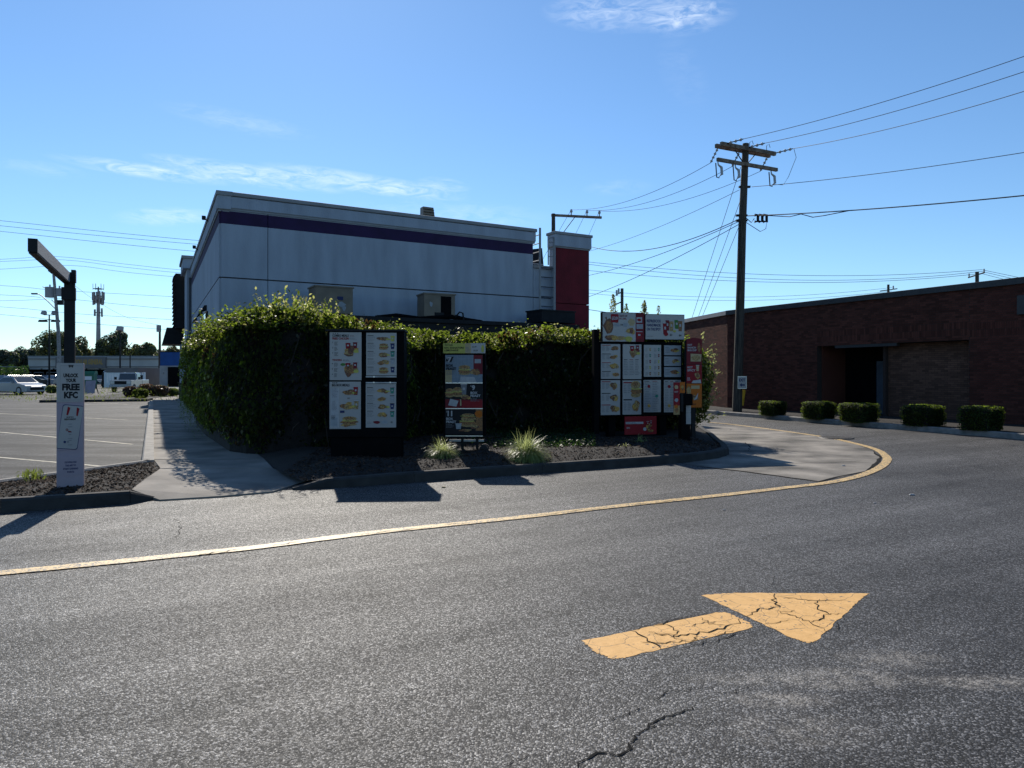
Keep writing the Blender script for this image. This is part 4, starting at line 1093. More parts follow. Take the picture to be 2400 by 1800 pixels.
for k in range(130):
    s = random.uniform(.5, HTOT - .3); p, n = hpoint(s); z0 = random.uniform(.1, htop(s) - .5); a = p + n * random.uniform(-.04, .10) + Vector((0, 0, z0))
    t_ = Vector((n.y, -n.x, 0)) * random.gauss(0, .35); tw_.tube([a, a + t_ * .5 + n * .06 + Vector((0, 0, .3)), a + t_ + n * random.uniform(-.05, .15) + Vector((0, 0, random.uniform(.4, .9)))], [.010, .008, .004], M_['bark'], 4)
o = tw_.build('vine_twigs', hedge); o['kind'] = 'stuff'
lv = leaves('vine_leaves', pts, nr, sz, None, hedge, 1.5, ax, [M_['vine'], M_['vine_dry'], M_['vine_brown']], mi_); lv['kind'] = 'stuff'


def blobby(name, parent, c, r, n, size, mats, squash=1.0, boxy=0.0, up=.3, shell=.35, seed=0, pale=.15, bottom=-.9):
    """leaf shell of a rounded or boxy bush: c centre, r (rx, ry, rz)"""
    rnd = np.random.RandomState(seed); P_ = rnd.normal(size=(n * 2, 3)); P_ /= np.linalg.norm(P_, axis=1, keepdims=True)
    P_ = P_[P_[:, 2] > bottom][:n]; d = P_.copy()
    if boxy:
        q = np.abs(P_) ** 1.0; m = q.max(1, keepdims=True); P_ = P_ * ((1 - boxy) + boxy / m)
    lum = np.array([mnoise.noise(tuple(p * 2.3 + seed)) * .16 + mnoise.noise(tuple(p * 6 + seed)) * .08 for p in d])
    rad = 1 + lum * (1 - boxy * .7) - np.abs(rnd.normal(size=len(P_))) * shell * .25
    X = P_ * rad[:, None] * np.array(r) + np.array(c)
    N_ = d + rnd.normal(size=d.shape) * .6 + np.array([0, 0, up])
    mi = (rnd.rand(len(P_)) < pale).astype(int) if len(mats) > 1 else None
    return leaves(name, X, N_, rnd.uniform(size * .6, size * 1.3, len(P_)), mats[0], parent, 1.6, None, mats, mi)


# tall loose shrub at the right end of the vine wall
ts = thing('tall_shrub', 'tall loose shrub with pale shoots at the right end of the vine wall', 'shrub', (4.15, 17.5, .12))
q = MB()
for i in range(6):
    a = i * 1.05; q.tube([(0.1 * math.cos(a), .1 * math.sin(a), -.1), (.2 * math.cos(a), .2 * math.sin(a), .7), (.38 * math.cos(a), .38 * math.sin(a), 1.9)], [.035, .028, .012], M_['bark'], 6)
q.build('stems', ts)
q = MB(); ns = 12
for k in range(5):
    pass
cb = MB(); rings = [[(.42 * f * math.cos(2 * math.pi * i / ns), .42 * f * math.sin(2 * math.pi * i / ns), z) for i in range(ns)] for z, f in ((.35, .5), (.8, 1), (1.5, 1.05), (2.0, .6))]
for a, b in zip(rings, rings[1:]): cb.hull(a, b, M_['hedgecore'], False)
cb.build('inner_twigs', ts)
c1 = blobby('crown', ts, (0, 0, 1.25), (.78, .72, 1.15), 9000, .085, [M_['vine'], M_['shootleaf']], shell=.9, seed=11, pale=.12)
pts, nr, sz, ax = [], [], [], []
for k in range(46):
    a = random.uniform(-1.2, 1.6); z = random.uniform(.25, 2.2); base = Vector((.6 * math.cos(a), .5 * math.sin(a), z)); d = Vector((math.cos(a) * .8, math.sin(a) * .4 - .1, random.uniform(.1, .9))).normalized(); L_ = random.uniform(.2, .55)
    if z > 1.9: d = Vector((random.gauss(0, .3), random.gauss(0, .3), 1)).normalized()
    for j in range(int(L_ * 36)):
        t = j / (L_ * 36); pts.append(base + d * L_ * t + Vector((random.gauss(0, .03), random.gauss(0, .03), random.gauss(0, .03)))); nr.append((random.gauss(0, 1), random.gauss(0, 1), .8)); sz.append(random.uniform(.06, .11)); ax.append(d)
ps_ = leaves('pale_shoots', pts, nr, sz, M_['shootleaf'], ts, 2.2, ax); ps_['kind'] = 'stuff'

# saplings rising behind the vine wall
for i, (u, v, d, hh, w, lab) in enumerate([(1437, 690, 19.2, .95, .26, 'feathery pale sapling behind the vine wall, beside the small leaning service pole'), (1468, 712, 19.6, .6, .22, 'sparse dark twiggy sapling just in front of the small service pole'),
                                        (1510, 704, 19.4, .75, .20, 'narrow bushy sapling tip rising above the joint of the two sign toppers'), (1543, 716, 19.4, .5, .12, 'thin bare-stemmed sapling above the drinks topper')]):
    top = P(u, v, d); sp = thing('sapling', lab, 'sapling', (top.x, top.y, .1), 0, 'saplings behind the vine wall')
    q = MB(); H_ = top.z - .1; q.tube([(0, 0, 0), (.03, 0, H_ * .5), (0, 0, H_ * .98)], [.022, .015, .004], M_['bark'], 6); q.build('stem', sp)
    pts, nr, sz = [], [], []
    for k in range([330, 150, 420, 90][i]):
        t = random.random(); z = H_ - hh * 1.15 * (1 - t); r_ = w * (1 - t) ** .8 * random.random() ** .6 + .01; a = random.uniform(0, 6.283)
        pts.append((r_ * math.cos(a), r_ * math.sin(a), z)); nr.append((random.gauss(0, 1), random.gauss(0, 1), .5)); sz.append(random.uniform(.045, .10))
    leaves('foliage', pts, nr, sz, M_['shootleaf' if i != 1 else 'vine'], sp, 2.4)

# clipped box shrubs along the kerb of the brick building
SH = [((1786, 1838), 975, 940, 'smallest clipped box shrub, nearest the wooden utility pole'), ((1887, 1951), 983, 941, 'clipped box shrub left of the recessed doorway'), ((1975, 2049), 991, 945, 'clipped box shrub with stray sprigs, in front of the grey door'),
      ((2124, 2203), 1001, 949, 'wide clipped box shrub between the doorway and the rightmost shrub'), ((2261, 2340), 1012, 952, 'rightmost clipped box shrub beneath the brick wall')]
box0 = None
for i, ((ua, ub), vb, vt, lab) in enumerate(SH):
    p = G((ua + ub) / 2, vb, .14); p = P((ua + ub) / 2, vb, p.y + .55); p.z = .1; w = (ub - ua) * p.y / F; h = EYE + (V0 - vt) / F * p.y - .1
    if box0 is None:
        box0 = thing('box_shrub', lab, 'shrub', p, brz, 'clipped shrubs along the brick building')
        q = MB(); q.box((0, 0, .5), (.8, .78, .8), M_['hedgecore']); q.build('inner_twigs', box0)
        q = MB(); q.tube([(0, 0, -.05), (0, 0, .3)], .05, M_['bark'], 6); q.build('stem', box0)
        cr_ = blobby('crown', box0, (0, 0, .52), (.5, .5, .5), 7500, .055, [M_['shrub'], M_['vine']], boxy=.75, seed=5, pale=.3, shell=.3)
        o = box0
    else:
        o = copy_tree(box0); o['label'] = lab; o.location = p
    o.scale = (w * .95, w * .95, h); o.rotation_euler.z = brz + i * 1.57

# ---- ornamental grasses in the mulch
def grass_tuft(name, label, x, y, z, n, L0, L1, spread, seed, group='grass clumps in the mulch island'):
    rnd = random.Random(seed); me = MB()
    for i in range(n):
        a = rnd.uniform(0, 6.283); L_ = rnd.uniform(L0, L1); lean = abs(rnd.gauss(1.15, .42)) * spread; w = rnd.uniform(.008, .015)
        base = Vector((rnd.gauss(0, .05 * spread), rnd.gauss(0, .05 * spread), 0)); d = Vector((math.cos(a), math.sin(a), 0)); sd_ = Vector((-d.y, d.x, 0)) * w / 2; prev = None
        for j in range(6):
            t = j / 5; ang = lean * (.35 + t * 1.1); r_ = L_ * t
            p = base + d * (r_ * math.sin(min(2.0, ang))) * .9 + Vector((0, 0, r_ * math.cos(min(2.0, ang)) + .01)); k = (1 - t ** 2) * (.6 + .4 * min(1, t * 4)) + .03
            cur = (p - sd_ * k, p + sd_ * k)
            if prev: me.face((prev[0], prev[1], cur[1], cur[0]), M_['grassb'])
            prev = cur
    o = me.build(name, smooth=True); o.location = (x, y, z); tag(o, label, 'grass clump', group); return o


for u, v, n, l0, l1, sp, sd_, lab in [(1036, 1075, 640, .24, .42, 1.0, 3, 'smaller upright variegated grass clump left of the wheeled sign'), (1234, 1072, 1700, .36, .58, 1.1, 4, 'large fountain-like variegated grass clump right of the wheeled sign'),
                                      (1392, 1046, 9, .1, .2, .9, 5, 'tiny sprout of three or four pale blades in the bare mulch'), (1500, 1040, 46, .16, .32, 1.1, 6, 'small spiky grass clump in shade under the low red sign'), (1462, 1052, 14, .06, .12, 1.0, 8, 'faint small weed in the mulch left of the shaded grass clump')]:
    p = G(u, v, .2); grass_tuft('grass_clump', lab, p.x, p.y, h2(p.x, p.y) - .01, n, l0, l1, sp, sd_)
# low ground cover in the shade
pts, nr, sz = [], [], []
while len(pts) < 5200:
    u, v = random.uniform(1105, 1395), random.uniform(1014, 1050); p = G(u, v, .22)
    if mnoise.noise((p.x * 1.1, p.y * 1.4, 0)) < -.08 - .3 * math.sin((u - 1105) / 290 * 3.14): continue
    pts.append((p.x, p.y, h2(p.x, p.y) + random.random() ** 2 * .13)); nr.append((random.gauss(0, .7), random.gauss(0, .7), 1)); sz.append(random.uniform(.03, .07))
gc = leaves('ground_cover', pts, nr, sz, M_['cover']); gc['kind'] = 'stuff'; gc['label'] = 'low green ground cover in the shade behind the grass clumps'
pts, nr, sz, ax = [], [], [], []
for k in range(50):
    p = G(random.gauss(76, 12), random.uniform(1119, 1130), .13); 
    for j in range(3):
        pts.append((p.x + random.gauss(0, .02), p.y + random.gauss(0, .02), .15 + random.uniform(0, .09))); nr.append((random.gauss(0, 1), random.gauss(0, 1), .1)); sz.append(random.uniform(.05, .1)); ax.append((random.gauss(0, .4), random.gauss(0, .4), 1))
wd = leaves('grass_weed', pts, nr, sz, M_['lawn'], None, 6, ax); wd['kind'] = 'stuff'; wd['label'] = 'thin weeds at the back edge of the pylon bed'

# ================================================================== MENU BOARDS
I_ = INK


def board_frame(root, w, h, depth, z0, mat):
    q = MB(); q.box((0, depth / 2 + .012, (h + z0) / 2), (w, depth, h - z0), mat); return q.build('cabinet', root, bevel=.012)


# ---- left double board
zb = 11.83; bx0, bx1 = (768 - 1200) / F * zb, (946 - 1200) / F * zb; bh = EYE + (V0 - 775) / F * zb
lb_ = thing('menu_board', 'black two-column menu board showing chicken combos and drinks, nearest the sidewalk', 'menu board', ((bx0 + bx1) / 2, zb, .0), R(3), 'drive-through menu boards')
LW = bx1 - bx0; LX = (bx0 + bx1) / 2
board_frame(lb_, LW, bh, .50, .55, M_['black'])
q = MB(); q.box((0, .25, .33), (LW * .92, .40, .66), M_['black']); q.build('pedestal', lb_)
q = MB(); q.box((0, .24, bh + .006), (LW + .04, .56, .03), M_['dark']); q.build('hood', lb_)


def lx(u): return (u - 1200) / F * zb - LX


def lz(v): return EYE + (V0 - v) / F * zb


def pA(p, w, h):
    for i in range(3): p.poly([(w * (.10 + i * .07), h * .985), (w * (.12 + i * .07), h * .985), (w * (.125 + i * .07), h * .965), (w * (.095 + i * .07), h * .965)], I_['black'])
    p.text('COMBO MEALS', w * .08, h * .905, h * .05, I_['black'], w=w * .52, bold=.03); p.lines(w * .64, h * .94, w * .2, 2, h * .02, h * .006, I_['maroon'])
    p.text('FRIED CHICKEN', w * .08, h * .845, h * .05, I_['red'], w=w * .52, bold=.03); p.lines(w * .63, h * .885, w * .25, 3, h * .016, h * .006, I_['grey'])
    p.meal(w * .63, h * .62, w * .66, h * .36, 2, 3, True, True)
    for k in range(3): p.text(str(k + 1), w * .08, h * (.775 - k * .11), h * .03, I_['black'], bold=.02); p.lines(w * .15, h * (.80 - k * .11), w * .12, 4, h * .021, h * .008, I_['black'], 2, k)
    p.text('TENDERS', w * .08, h * .40, h * .04, I_['red'], w=w * .3, bold=.03); p.lines(w * .42, h * .425, w * .3, 2, h * .02, h * .006, I_['black'])
    p.meal(w * .63, h * .20, w * .66, h * .36, 2, 9, True, True)
    p.blob(w * .42, h * .33, w * .08, h * .03, I_['green'], 6)
    for k in range(3): p.text(str(k + 4), w * .07, h * (.33 - k * .11), h * .03, I_['black'], bold=.02); p.lines(w * .14, h * (.36 - k * .11), w * .13, 4, h * .021, h * .008, I_['black'], 2, 5 + k)


def pB(p, w, h):
    for i in range(3): p.poly([(w * (.10 + i * .06), h * .99), (w * (.125 + i * .06), h * .99), (w * (.13 + i * .06), h * .965), (w * (.095 + i * .06), h * .965)], I_['black'])
    p.text('BIG BOX MEALS', w * .08, h * .90, h * .055, I_['black'], w=w * .56, bold=.03)
    p.rect(w * .04, h * .03, w * .30, h * .86, I_['white'], .6)
    p.lines(w * .07, h * .85, w * .2, 7, h * .028, h * .01, I_['grey'], 2, 3); p.lines(w * .07, h * .58, w * .18, 7, h * .028, h * .01, I_['grey'], 2, 4); p.rect(w * .05, h * .05, w * .25, h * .24, I_['pale'], 1.5); p.lines(w * .06, h * .28, w * .15, 3, h * .03, h * .012, I_['black'], 3, 6)
    p.meal(w * .62, h * .77, w * .58, h * .22, 2, 21, False, True); p.cup(w * .84, h * .72, w * .14, h * .17, I_['red'], 8)
    p.meal(w * .60, h * .49, w * .60, h * .24, 2, 22, False, True); p.rect(w * .34, h * .34, w * .48, h * .39, I_['navy'], 7); p.cup(w * .86, h * .42, w * .14, h * .17, I_['tan'], 8)
    p.burger(w * .64, h * .17, w * .5, h * .2, 3, 5); p.meal(w * .55, h * .08, w * .42, h * .1, 3, 24); p.text('$11', w * .58, h * .635, h * .03, I_['black'], 9, bold=.03)


def pDrink(seed, cups, foods):
    def f(p, w, h):
        for k, (z, kind) in enumerate(foods):
            if kind == 'b': p.burger(w * .57, h * z, w * .32, h * .15, 3, seed + k)
            else: p.meal(w * .57, h * z, w * .50, h * .19, 3, seed + k, False, k % 2 == 0)
            p.lines(w * .04, h * (z + .05), w * .30, 5, h * .024, h * .008, I_['grey'], 2, seed + k); p.rect(w * .04, h * (z + .07), w * .24, h * (z + .082), I_['black'], 2)
        for z, c in cups: p.cup(w * .87, h * (z - .06), w * .13, h * .12, I_[c], 3, I_['black'] if c != 'lime' else I_['yellow'])
    return f


pC = pDrink(40, [(.86, 'lime'), (.68, 'navy'), (.50, 'teal'), (.32, 'pale'), (.13, 'navy')], [(.86, 'm'), (.68, 'b'), (.49, 'm'), (.31, 'm'), (.12, 'b')])
pD_ = pDrink(60, [(.84, 'teal'), (.66, 'pale'), (.48, 'navy'), (.30, 'teal')], [(.84, 'm'), (.65, 'm'), (.48, 'm'), (.30, 'm')])


def pDx(p, w, h):
    pD_(p, w, h); p.blob(w * .36, h * .12, w * .11, h * .035, I_['maroon'], 3); p.blob(w * .62, h * .12, w * .11, h * .04, I_['pale'], 3); p.lines(w * .04, h * .13, w * .2, 2, h * .03, h * .01, I_['grey']); p.text('$2', w * .82, h * .10, h * .04, I_['black'], bold=.03)


for ua, ub, va, vb, fn in ((774, 847.5, 779, 891, pA), (773.5, 846, 894.5, 1005, pB), (858.5, 929, 780, 880, pC), (857.5, 928, 899.5, 1002, pDx)):
    panel(lb_, lx(ua), lx(ub), lz(vb), lz(va), -.01, M_['plasticw'], fn)
for v in (883, 897):
    q = MB(); q.box(((lx(858) + lx(929)) / 2, -.015, lz(v)), (lx(929) - lx(858), .03, .02), M_['steel']); q.build('frame_rail', lb_)
for u, v in ((877, 883), (877, 896.5), (915, 896.5)):
    q = MB(); q.box((lx(u), -.034, lz(v)), (.022, .02, .022), M_['alu']); q.build('latch', lb_)

# ---- middle sign on its stand
zs = 12.95
def sx_(u): return (u - 1200) / F * zs - (1088 - 1200) / F * zs
def sz_(v): return EYE + (V0 - v) / F * zs
ms = thing('box_feast_sign', 'tall narrow black sign with $7, $9 and $11 box feasts and a yellow topper', 'sign', ((1088 - 1200) / F * zs, zs, 0), R(-2), 'drive-through menu boards')
q = MB(); q.box((0, .14, (sz_(1021) + sz_(829)) / 2), (sx_(1137) - sx_(1038), .24, sz_(829) - sz_(1021)), M_['black']); q.build('cabinet', ms, bevel=.01)


def pY(p, w, h):
    p.rect(0, 0, w * .52, h, I_['lime'], .6); p.poly([(w * .52, 0), (w * .66, 0), (w * .66, h), (w * .52, h)], I_['cream'], .6)
    p.text('TRY OUR', w * .03, h * .72, h * .16, I_['black'], w=w * .2, bold=.03); p.text('KFC SIGNATURE', w * .03, h * .45, h * .18, I_['black'], w=w * .46, bold=.03); p.text('LEMONADE', w * .03, h * .20, h * .18, I_['black'], w=w * .33, bold=.03)
    p.lines(w * .53, h * .6, w * .12, 4, h * .12, h * .05, I_['grey']); p.text('$2.69', w * .69, h * .55, h * .16, I_['black'], bold=.02); p.text('$3.29', w * .72, h * .18, h * .16, I_['black'], bold=.02)
    p.poly([(w * .91, h * .1), (w * .96, h * .1), (w * .97, h * .6), (w * .945, h * .82), (w * .925, h * .82), (w * .90, h * .6)], I_['lime'], 3); p.rect(w * .925, h * .82, w * .945, h * .9, I_['white'], 3)


def feast(n, bg, fg, flip, seed):
    def f(p, w, h):
        p.rect(0, 0, w, h, I_[bg], .5)
        if bg == 'sky':
            for k in range(5): p.rect(w * (.33 + k * .1), 0, w * (.335 + k * .1), h, I_['pale'], .8)
            for k in range(4): p.rect(0, h * (.2 + .22 * k), w, h * (.206 + .22 * k), I_['pale'], .8)
            p.rect(0, 0, w * .18, h * .45, I_['cream'], .9); p.rect(w * .76, h * .3, w, h, I_['maroon'], .9); p.rect(w * .79, h * .7, w * .96, h * .85, I_['pale'], 1.2)
            p.burger(w * .52, h * .46, w * .34, h * .36, 2, seed); p.meal(w * .82, h * .36, w * .34, h * .44, 3, seed); p.poly([(w * .38, 0), (w * .85, 0), (w * .78, h * .2), (w * .42, h * .22)], I_['white'], 12)
        elif flip:
            p.rect(0, 0, w, h * .36, I_['maroon'], .8); p.rect(w * .45, h * .02, w, h * .3, I_['red'], .9); p.cup(w * .5, h * .55, w * .16, h * .4, I_['grey'], 1.5)
            p.burger(w * .12, h * .62, w * .24, h * .36, 3, seed); p.burger(w * .33, h * .66, w * .26, h * .4, 4, seed + 3); p.meal(w * .54, h * .44, w * .4, h * .34, 10, seed); p.poly([(w * .08, h * .12), (w * .3, h * .06), (w * .36, h * .3), (w * .14, h * .38)], I_['white'], 12); p.poly([(w * .40, h * .1), (w * .44, h * .1), (w * .43, h * .36), (w * .40, h * .36)], I_['cream'], 13)
        else:
            p.rect(w * .82, h * .15, w, h, I_['brown'], .8); p.blob(w * .9, h * .8, w * .1, h * .14, I_['orange'], 1.2)
            p.burger(w * .62, h * .52, w * .44, h * .42, 3, seed); p.burger(w * .62, h * .72, w * .36, h * .22, 9, seed + 2); p.meal(w * .82, h * .36, w * .34, h * .4, 4, seed); p.cup(w * .36, h * .22, w * .16, h * .2, I_['pale'], 8); p.meal(w * .56, h * .16, w * .46, h * .16, 12, seed + 8)
        tx = w * .68 if flip else w * .03
        if bg == 'sky': p.text('$' + n, tx - w * .004, h * .715, h * .225, I_['black'], 15, bold=.11)
        p.text('$', tx, h * .86, h * .07, I_[fg], 16, bold=.03); p.text(n, tx + w * .035, h * .72, h * .21, I_[fg], 16, bold=.05)
        p.text('BOX', tx, h * .57, h * .10, I_[fg] if bg != 'sky' else I_['black'], 16, bold=.045, w=w * .19); p.text('FEAST', tx, h * .45, h * .10, I_[fg] if bg != 'sky' else I_['black'], 16, bold=.045, w=w * .27)
        p.lines(tx, h * .40, w * .25, 3, h * .05, h * .018, I_['grey'], 16, seed)
    return f


panel(ms, sx_(1039), sx_(1138), sz_(828), sz_(804.5), -.03, M_['plasticw'], pY, name='topper_panel')
q = MB(); q.box((0, .03, (sz_(828) + sz_(805)) / 2), (sx_(1138) - sx_(1039), .07, sz_(805) - sz_(828)), M_['black']); q.build('topper_back', ms)
for va, vb, a in ((832, 896.5, ('7', 'sky', 'white', False, 70)), (898.5, 956.5, ('9', 'black', 'white', True, 80)), (958.5, 1018.5, ('11', 'black', 'white', False, 90))):
    panel(ms, sx_(1043.5), sx_(1131), sz_(vb), sz_(va), -.012, M_['plasticw'], feast(*a))
for v in (897.5, 957.5, 1021.5):
    q = MB(); q.box((0, -.012, sz_(v)), (sx_(1130) - sx_(1043), .03, .014), M_['alu']); q.build('frame_rail', ms)
gz = .16
for u in (1082, 1117):
    q = MB(); q.box((sx_(u), .14, (sz_(1021) + gz) / 2), (.05, .06, sz_(1021) - gz + .1), M_['dark']); q.build('leg', ms)
q = MB(); q.box((.03, .14, sz_(1034)), (sx_(1135) - sx_(1053), .05, .035), M_['steel']); q.build('base_bar', ms)
for u in (1060, 1134):
    q = MB(); q.tube([(sx_(u), -.02, gz + .07), (sx_(u), .04, gz + .07)], .085, M_['tyre'], 14); q.tube([(sx_(u), .24, gz + .07), (sx_(u), .30, gz + .07)], .085, M_['tyre'], 14); q.bar((sx_(u), -.02, gz + .07), (sx_(u), .3, gz + .07), .03, .03, M_['steel']); q.build('wheel', ms)

# ---- right four-column board
zr = 15.55; RRZ = R(13)
rx0 = (1405.5 - 1200) / F * zr
rb_ = thing('menu_board', 'wide black four-column menu board with two picture toppers and a low red panel', 'menu board', (rx0, zr, 0), RRZ, 'drive-through menu boards')
cR, sR = math.cos(RRZ), math.sin(RRZ)
def rx(u, y=0):                                        # local x on the board's face seen at column u
    r = (u - 1200) / F; return (r * zr - rx0) / (cR - r * sR)
def rz(u, v): return EYE + (V0 - v) / F * (zr + rx(u) * sR)
RWD = rx(1600); RH = rz(1500, 799)
q = MB(); q.box((RWD / 2, .26, (rz(1405, 800) + rz(1405, 976)) / 2), (RWD, .5, rz(1405, 800) - rz(1405, 976)), M_['black']); q.build('cabinet', rb_, bevel=.012)
for x in (.35, RWD - .4):
    q = MB(); q.box((x, .26, .4), (.16, .2, .9), M_['black']); q.build('post', rb_)
q = MB(); q.box((-.062, .10, (rz(1405, 772) + .3) / 2), (.115, .16, rz(1405, 772) - .3), M_['black']); q.build('side_post', rb_)


def grid(seed, rows, side='r'):
    def f(p, w, h):
        for k in range(rows):
            z = 1 - (k + .5) / rows; fx = .74
            (p.burger if (seed + k) % 5 == 0 else p.meal)(w * (fx - .04), h * z, w * .58, h * .98 / rows, 3, seed + k)
            p.rect(w * .04, h * (z + .33 / rows), w * .5, h * (z + .40 / rows), I_['black'] if k % 2 else I_['red'], 2)
            for c in range(2): p.lines(w * (.05 + c * .22), h * (z + .25 / rows), w * .17, 5, h * .11 / rows, h * .05 / rows, I_['grey'], 2, seed + k * 3 + c)
    return f


def dense(seed, cols, food):
    def f(p, w, h):
        n = int(20 * h / .8)
        for c in range(cols):
            p.lines(w * (.05 + c * .92 / cols), h * (.52 if food else .92), w * .8 / cols, n // (2 if food else 1), h * .9 / n, h * .35 / n, I_['grey'], 2, seed + c)
            p.rect(w * (.05 + c * .92 / cols), h * (.55 if food else .95), w * (.05 + (c + .6) * .92 / cols), h * (.565 if food else .965), I_['red' if c % 2 else 'black'], 2)
        if food: p.meal(w * .56, h * .76, w * .86, h * .44, 3, seed, True, True)
        else:
            for k in range(3): p.blob(w * (.3 + .45 * (k % 2)), h * (.8 - .3 * k), w * .09, h * .05, I_[['red', 'teal', 'gold'][k]], 4)
    return f


def single(seed):
    def f(p, w, h):
        p.meal(w * .62, h * .5, w * .62, h * .8, 3, seed, False, True); p.lines(w * .06, h * .8, w * .32, 4, h * .16, h * .06, I_['grey'], 2, seed); p.rect(0, 0, w, h, I_['pale'], .5)
    return f


def cupcol(seed):
    def f(p, w, h):
        for k in range(5):
            for c in range(2):
                z = .86 - k * .19; x = .36 + c * .5
                p.cup(w * x, h * (z - .05), w * .09, h * .10, I_[['tan', 'teal', 'maroon', 'lime', 'brown'][(k + c) % 5]], 3); p.lines(w * (x - .28), h * (z + .04), w * .18, 4, h * .03, h * .011, I_['grey'], 2, seed + k + c)
    return f


for ua, ub, va, vb, fn in ((1408.5, 1453.5, 806.5, 888, grid(101, 4)), (1408, 1453, 891, 972.5, grid(111, 3)), (1459.5, 1503, 807, 888.5, dense(121, 3, True)), (1459, 1502.5, 891.5, 971.5, grid(135, 2)),
                           (1509, 1549, 808.5, 883, cupcol(140)), (1508.5, 1548.5, 890.5, 966, dense(150, 2, False)),
                           (1556.5, 1595.5, 809.5, 832.5, single(160)), (1556.5, 1595.5, 835.5, 857.5, single(164)), (1556.5, 1595.5, 860.5, 883.5, single(168)), (1556, 1595.5, 890.5, 966, dense(170, 3, False))):
    um = (ua + ub) / 2; panel(rb_, rx(ua), rx(ub), rz(um, vb), rz(um, va), -.008, M_['plasticw'], fn)


def t20(p, w, h):
    p.rect(w * .79, 0, w, h, I_['maroon'], .5)
    p.blob(w * .13, h * .55, w * .11, h * .26, I_['dkbrown'], 1.5, 14, .2, 1); p.blob(w * .14, h * .52, w * .08, h * .2, I_['brown'], 2.5, 12, .25, 2); p.poly([(w * .05, h * .82), (w * .09, h * .86), (w * .11, h * .7)], I_['dkbrown'], 2)
    p.poly([(w * .20, h * .66), (w * .37, h * .66), (w * .38, h * .93), (w * .36, h * .955), (w * .21, h * .955), (w * .19, h * .93)], I_['red'], 3); p.text('$20', w * .285, h * .74, h * .13, I_['white'], 5, bold=.035, align='c', w=w * .145)
    p.text('TASTE OF', w * .39, h * .86, h * .07, I_['maroon'], 3, w=w * .2, bold=.02); p.text('KFC DEAL', w * .39, h * .77, h * .06, I_['red'], 3, w=w * .18, bold=.02)
    for x in (.34, .54): p.blob(w * x, h * .58, w * .07, h * .07, I_['pale'], 2)
    p.text('OR', w * .42, h * .56, h * .05, I_['black'], 3, bold=.02); p.blob(w * .70, h * .68, w * .085, h * .13, I_['cream'], 2); p.meal(w * .67, h * .38, w * .26, h * .4, 3, 201); p.meal(w * .16, h * .14, w * .36, h * .3, 4, 203); p.meal(w * .42, h * .12, w * .34, h * .22, 4, 205, False, True)
    p.blob(w * .62, h * .1, w * .09, h * .1, I_['lime'], 12); p.blob(w * .28, h * .12, w * .08, h * .08, I_['gold'], 12)
    p.cup(w * .88, h * .1, w * .14, h * .24, I_['red'], 2); p.rect(w * .81, h * .67, w * .95, h * .86, I_['white'], 1); p.blob(w * .88, h * .765, w * .05, h * .045, I_['red'], 2); p.rect(w * .81, h * .45, w * .97, h * .62, I_['pale'], 1)


def tdr(p, w, h):
    for k, (t, ww) in enumerate((('REFRESCOS', .36), ('HANDMADE', .36), ('ON THE SPOT', .36))):
        p.text(t, w * .025, h * (.68 - k * .165), h * .12, I_['navy'], 2, w=w * ww, bold=.035)
    p.lines(w * .03, h * .13, w * .28, 1, h * .05, h * .02, I_['grey'])
    p.cup(w * .50, h * .2, w * .12, h * .45, I_['red'], 2); p.cup(w * .56, h * .36, w * .10, h * .42, I_['maroon'], 3); p.cup(w * .66, h * .34, w * .11, h * .4, I_['tan'], 4); p.cup(w * .80, h * .44, w * .12, h * .36, I_['green'], 2); p.cup(w * .89, h * .34, w * .11, h * .42, I_['brown'], 3)
    p.blob(w * .52, h * .22, w * .06, h * .08, I_['red'], 6); p.blob(w * .74, h * .34, w * .04, h * .05, I_['lime'], 6)
    p.text('$3', w * .62, h * .14, h * .09, I_['black'], 4, bold=.02); p.text('$4', w * .86, h * .12, h * .09, I_['black'], 4, bold=.02)


for ua, ub, va, vb, fn in ((1412.5, 1509.5, 733.5, 800.5, t20), (1513, 1603.5, 738, 795.5, tdr)):
    um = (ua + ub) / 2
    a, b, c_, d = rx(ua), rx(ub), rz(um, vb), rz(um, va)
    q = MB(); q.box(((a + b) / 2, .06, (c_ + d) / 2), (b - a + .03, .09, d - c_ + .03), M_['black']); q.build('topper_back', rb_)
    panel(rb_, a, b, c_, d, -.008, M_['plasticw'], fn, name='topper_panel')


def tred(p, w, h):
    p.rect(w * .03, h * .58, w * .58, h * .70, I_['white'], 2); p.lines(w * .05, h * .68, w * .5, 2, h * .05, h * .02, I_['grey'], 3); p.text('KFC', w * .06, h * .33, h * .08, I_['white'], 2, bold=.03)
    p.meal(w * .74, h * .44, w * .3, h * .6, 3, 220, True); p.blob(w * .62, h * .3, w * .05, h * .1, I_['white'], 14); p.meal(w * .82, h * .2, w * .26, h * .24, 4, 226)


ured = (1463, 1537.5); panel(rb_, rx(ured[0]), rx(ured[1]), rz(1500, 1018), rz(1500, 975.5), -.03, I_['red'], tred, .03, name='low_red_panel')

# ---- tall red poster right of the board
zp = 15.7
def px_(u): return (u - 1609) / F * zp
def pz_(v): return EYE + (V0 - v) / F * zp
po = thing('red_poster_sign', 'tall narrow red and orange poster sign with rounded top, right of the wide menu board', 'sign', ((1609 - 1200) / F * zp, zp, 0), R(5), 'drive-through menu boards')
PWd = px_(1645.5); pb, pt = pz_(955), pz_(797)
q = MB(); q.box((PWd / 2, .06, (pb + pt) / 2), (PWd + .02, .10, pt - pb), M_['dark']); q.build('poster_back', po)
q = MB(); q.box((PWd / 2, .07, pb / 2 + .05), (.09, .08, pb + .1), M_['dark']); q.build('post', po)
hseg = [(955, 899, 'orange'), (898, 855, 'red'), (854, 797, 'maroon')]


